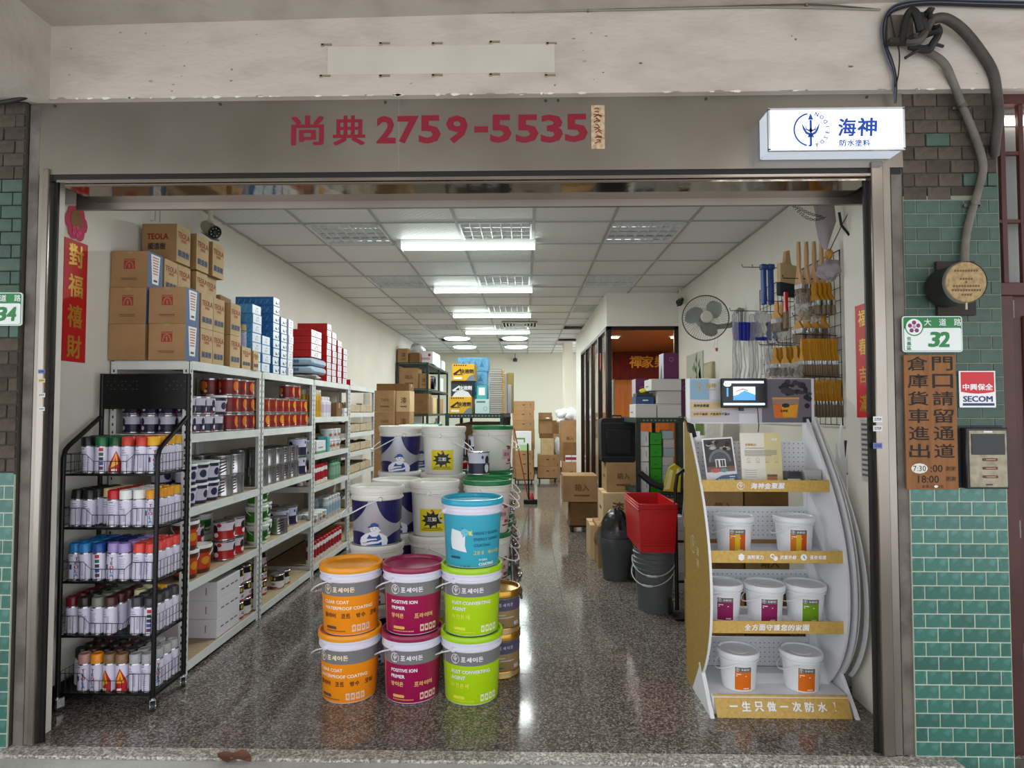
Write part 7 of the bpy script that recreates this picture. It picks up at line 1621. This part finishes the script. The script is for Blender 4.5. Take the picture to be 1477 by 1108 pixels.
b=MB(); ctube(b,[(-20,150,-.1),(0,148,-.1),(24,144,-.1),(42,137,-.1),(51,129,-.09)],-.1,.01,'cable_black',8); tag(b.build('black_cable'),'thick black cable sagging under the beam at the far left','cable')
# door and grilled window on the right
mat('glass_grey','#8f908d',.25,noise=(2,'#7f807d',.4,.7)); mat('tube_soft','#ffffff',.4,emit=('#fff7e8',4))
struct(MB().box((2.168,.02,0),(2.2,.6,3.0),'wall_paint').build('wall_side_return')); struct(MB().box((2.17,.6,0),(4,.65,3.4),mat('pale_grey','#8b8b87',.8)).build('wall_side_back'))
w_=struct(thing('window_3',None,None)); Yd=.0; b=MB()
zt,zm=2.985,Q(1450,418,Yd).z
for x in (2.172,2.215,2.30,2.42): b.box((x-.012,Yd-.01,zm),(x+.012,Yd+.01,zt),'door_brown',.002)
for v in (122,222,320): z=Q(1450,v,Yd).z; b.box((2.16,Yd-.008,z-.009),(2.9,Yd+.008,z+.009),'door_brown',.002)
b.box((2.16,Yd-.02,zm-.03),(2.9,Yd+.03,zm+.03),'door_brown',.003); b.box((2.16,Yd-.02,zt-.03),(2.9,Yd+.03,zt+.02),'door_brown',.003); b.build('grille',w_); MB().box((2.16,Yd+.05,zm),(2.9,Yd+.055,zt),'glass_grey').build('glass_pane',w_)
o=struct(thing('door_1',None,None)); MB().box((2.165,Yd-.02,-.05),(2.235,Yd+.04,zm-.03),'door_brown',.004).build('door_frame',o); MB().box((2.235,Yd+.01,-.05),(2.9,Yd+.05,zm-.03),'door_brown').build('door_leaf',o); MB().box((2.29,Yd-.0,.2),(2.8,Yd+.02,zm-.12),'door_brown',.006).build('door_panel',o)
for z in (1.0,2.0,.45): MB().lathe([(0,-.04),(.008,-.04),(.008,.04),(0,.04)],'steel_dark',8,c=(2.235,Yd-.01,z)).build('hinge',o)
p=Q(1425,157,-.2); t=thing('glazing_tube_light','bare lit tube light seen at the grilled window, top right','ceiling light',(2.46,.045,p.z+.05)); MB().tube([(-.30,-.02,0),(.4,-.02,0)],.017,'tube_soft',10).build('tube',t); MB().box((-.31,-.008,-.012),(.42,.004,.04),'white_metal',.003).build('batten',t)
for o_ in [t]: pass
# couplets and papers
def couplet(name,label,side,x,d0,d1,z0,z1,chars,ink,h=None):
    t=thing(name,label,'couplet',(x,0,0)); b=MB(); s=side; b.box((-.001 if s>0 else -.001,D(d0),z0),(.001,D(d1),z1),C('#c4161c',.5)); 
    b.build('paper',t); b=MB(); q=plane((s*.0022,D((d0+d1)/2+(.055 if s<0 else 0)),0),(0,s,0)); n=len(chars); H=(z1-z0)/n
    for i,ch_ in enumerate(chars): b.text(ch_,ink,q,h=h or H*.55,w=(h or H*.55)*.85,y=z1-H*(i+.5),bold=.03)
    b.build('characters',t); return t
Lx=XL+.003; mat('gold_ink','#c79a3a',.4,.4)
couplet('red_couplet','red paper couplet with four gold characters on the left wall',1,Lx,3.12,3.29,1.80,2.46,'對福禧財','gold_ink',.12)
t=thing('flower_cutout','pink and gold paper flower cut-out above the red couplet on the left wall','paper decoration',(Lx,D(3.2),2.56)); b=MB(); q=plane((.001,0,0),(0,1,0))
for i in range(6): a_=i*PI/3; b.disc(.045*math.cos(a_),.055*math.sin(a_),.04,.05,C('#c4325a',.6),lambda u_,v_,i=i:Vector((.001+.0002*i,u_,v_)),10)
b.disc(0,.01,.045,.06,C('#8f6030',.6),plane((.003,0,0),(0,1,0)),12); 
for i in range(5): a_=i*2*PI/5; b.disc(.0+.02*math.cos(a_),-.05+.02*math.sin(a_),.015,.015,C('#e0457c',.6),plane((.004,0,0),(0,1,0)),8)
b.build('petals',t)
couplet('red_couplet','red paper couplet with brushed characters on the right return wall',-1,1.757,2.98,3.23,1.50,2.09,'福春吉滿','gold_ink',.085)
t=thing('paper_notice','white printed paper notice under the right red couplet','notice',(1.757,D(3.1),1.17)); MB().box((-.001,-.1,0),(0,.1,.32),C('#c9c8c2',.6)).build('sheet',t); b=MB(); q=plane((-.0018,0,0),(0,-1,0))
for i in range(11): b.rect(-.09,.30-.026*i-.012,.08-.03*(i%3),.30-.026*i,C('#6b6b6a',.7),q)
b.build('print',t)
t=thing('wire_hook','small bent wire hook on the left wall above the cartons','hook',(XL,D(3.85),2.78)); MB().tube([(0,0,0),(.03,0,0),(.03,.0,.08),(.03,.05,.08),(.03,.05,.0)],.002,C('#8a8a88',.5),5).build('wire',t)
# stickers on the jambs
for i,(u,v,w_,h_,co,Y) in enumerate(((1270,605,.05,.026,'#d9dadb',-.046),(1270,618,.05,.026,'#cfd1d3',-.046),(1270,643,.05,.026,'#5a6fae',-.046),(69,536,.04,.018,'#5a6aa8',-.046),(69,549,.04,.018,'#cfc27a',-.046),(69,570,.04,.02,'#d0d2d4',-.046),(69,590,.035,.018,'#d6d7d8',-.046))):
    p=Q(u-4 if u>100 else u-9,v,Y); side_='right' if u>100 else 'left'; t=thing('jamb_sticker','small %s sticker on the %s steel jamb, %s from the top'%({'#d9dadb':'white','#cfd1d3':'pale','#5a6fae':'blue','#5a6aa8':'blue','#cfc27a':'yellow','#d0d2d4':'grey white','#d6d7d8':'white'}[co],side_,ORD[i if i<3 else i-3]),'sticker',tuple(p),0,'stickers on the steel jambs')
    b=MB().box((-w_/2*.8,-.0006,-h_/2),(w_/2*.8,.001,h_/2),C(co,.5)); b.build('sticker_sheet',t); b=MB(); b.text('2759',C('#3a3a44',.6),plane((0,-.0012,0)),w=w_*.6,h=h_*.45,bold=.02); b.build('print',t)
# green tile chip hanging at left corner, dry leaf
t=thing('dry_leaf','curled brown dry leaf lying on the pavement before the sill','leaf',tuple(at(338,1100,Z=-.012))); b=MB(); vs=[];fs=[]
for i in range(9):
    for j in range(5): u_=(i-4)/4; v_=(j-2)/2; vs.append((.075*u_,.035*v_*(1-u_*u_)**.5 if abs(u_)<1 else 0,.012+.02*v_*v_+.008*math.sin(5*u_)))
for i in range(8):
    for j in range(4): fs.append((i*5+j,i*5+j+1,(i+1)*5+j+1,(i+1)*5+j))
b.add(vs,fs,C('#6f4a38',.8)); b.build('blade',t)
# chipped plaster along the lower edge of the beam
b=MB(); rr=random.Random(11)
for i in range(70):
    x=rr.uniform(-2.2,2.6); w_=rr.uniform(.01,.05); h_=rr.uniform(.002,.008)
    b.poly([(x,3.0+.001),(x+w_*.3,3.0-h_),(x+w_*.7,3.0-h_*.7),(x+w_,3.0+.001),(x+w_*.6,3.0+h_),(x+w_*.2,3.0+h_*.8)],C(rr.choice(['#e3ddd2','#d6cfc3','#8f8474']),.9),plane((0,-.0715-.0001*(i%9),0)))
for i in range(46):
    x=rr.uniform(-2.2,2.6); z=rr.uniform(3.03,3.33); s_=rr.uniform(.002,.006); b.disc(x,z,s_*rr.uniform(1,3),s_,C(rr.choice(['#8f8474','#a39786','#6f6557']),.9),plane((0,-.0708-.00005*(i%9),0)),6)
struct(tag(b.build('trim_5'),kind='structure'))
p0,p1=Q(115,131,-.05),Q(238,131,-.05)
for i,p in enumerate((p0,p1)):
    t=thing('plaster_dab','small dab of white plaster on the top edge of the steel fascia, %s of two'%('left','right')[i],'plaster',tuple(p),0); b=MB(); lump(b,(0,0,-.006),(.014,.008,.014),C('#cfcac2',.9),i+3,6); b.build('dab',t)
b=MB(); b.box((Q(575,235,-.036).x-.0015,-.0345,2.66),(Q(575,235,-.036).x+.0015,-.0342,3.0),C('#8a837a',.5)); b.build('sheet_seam',hd)
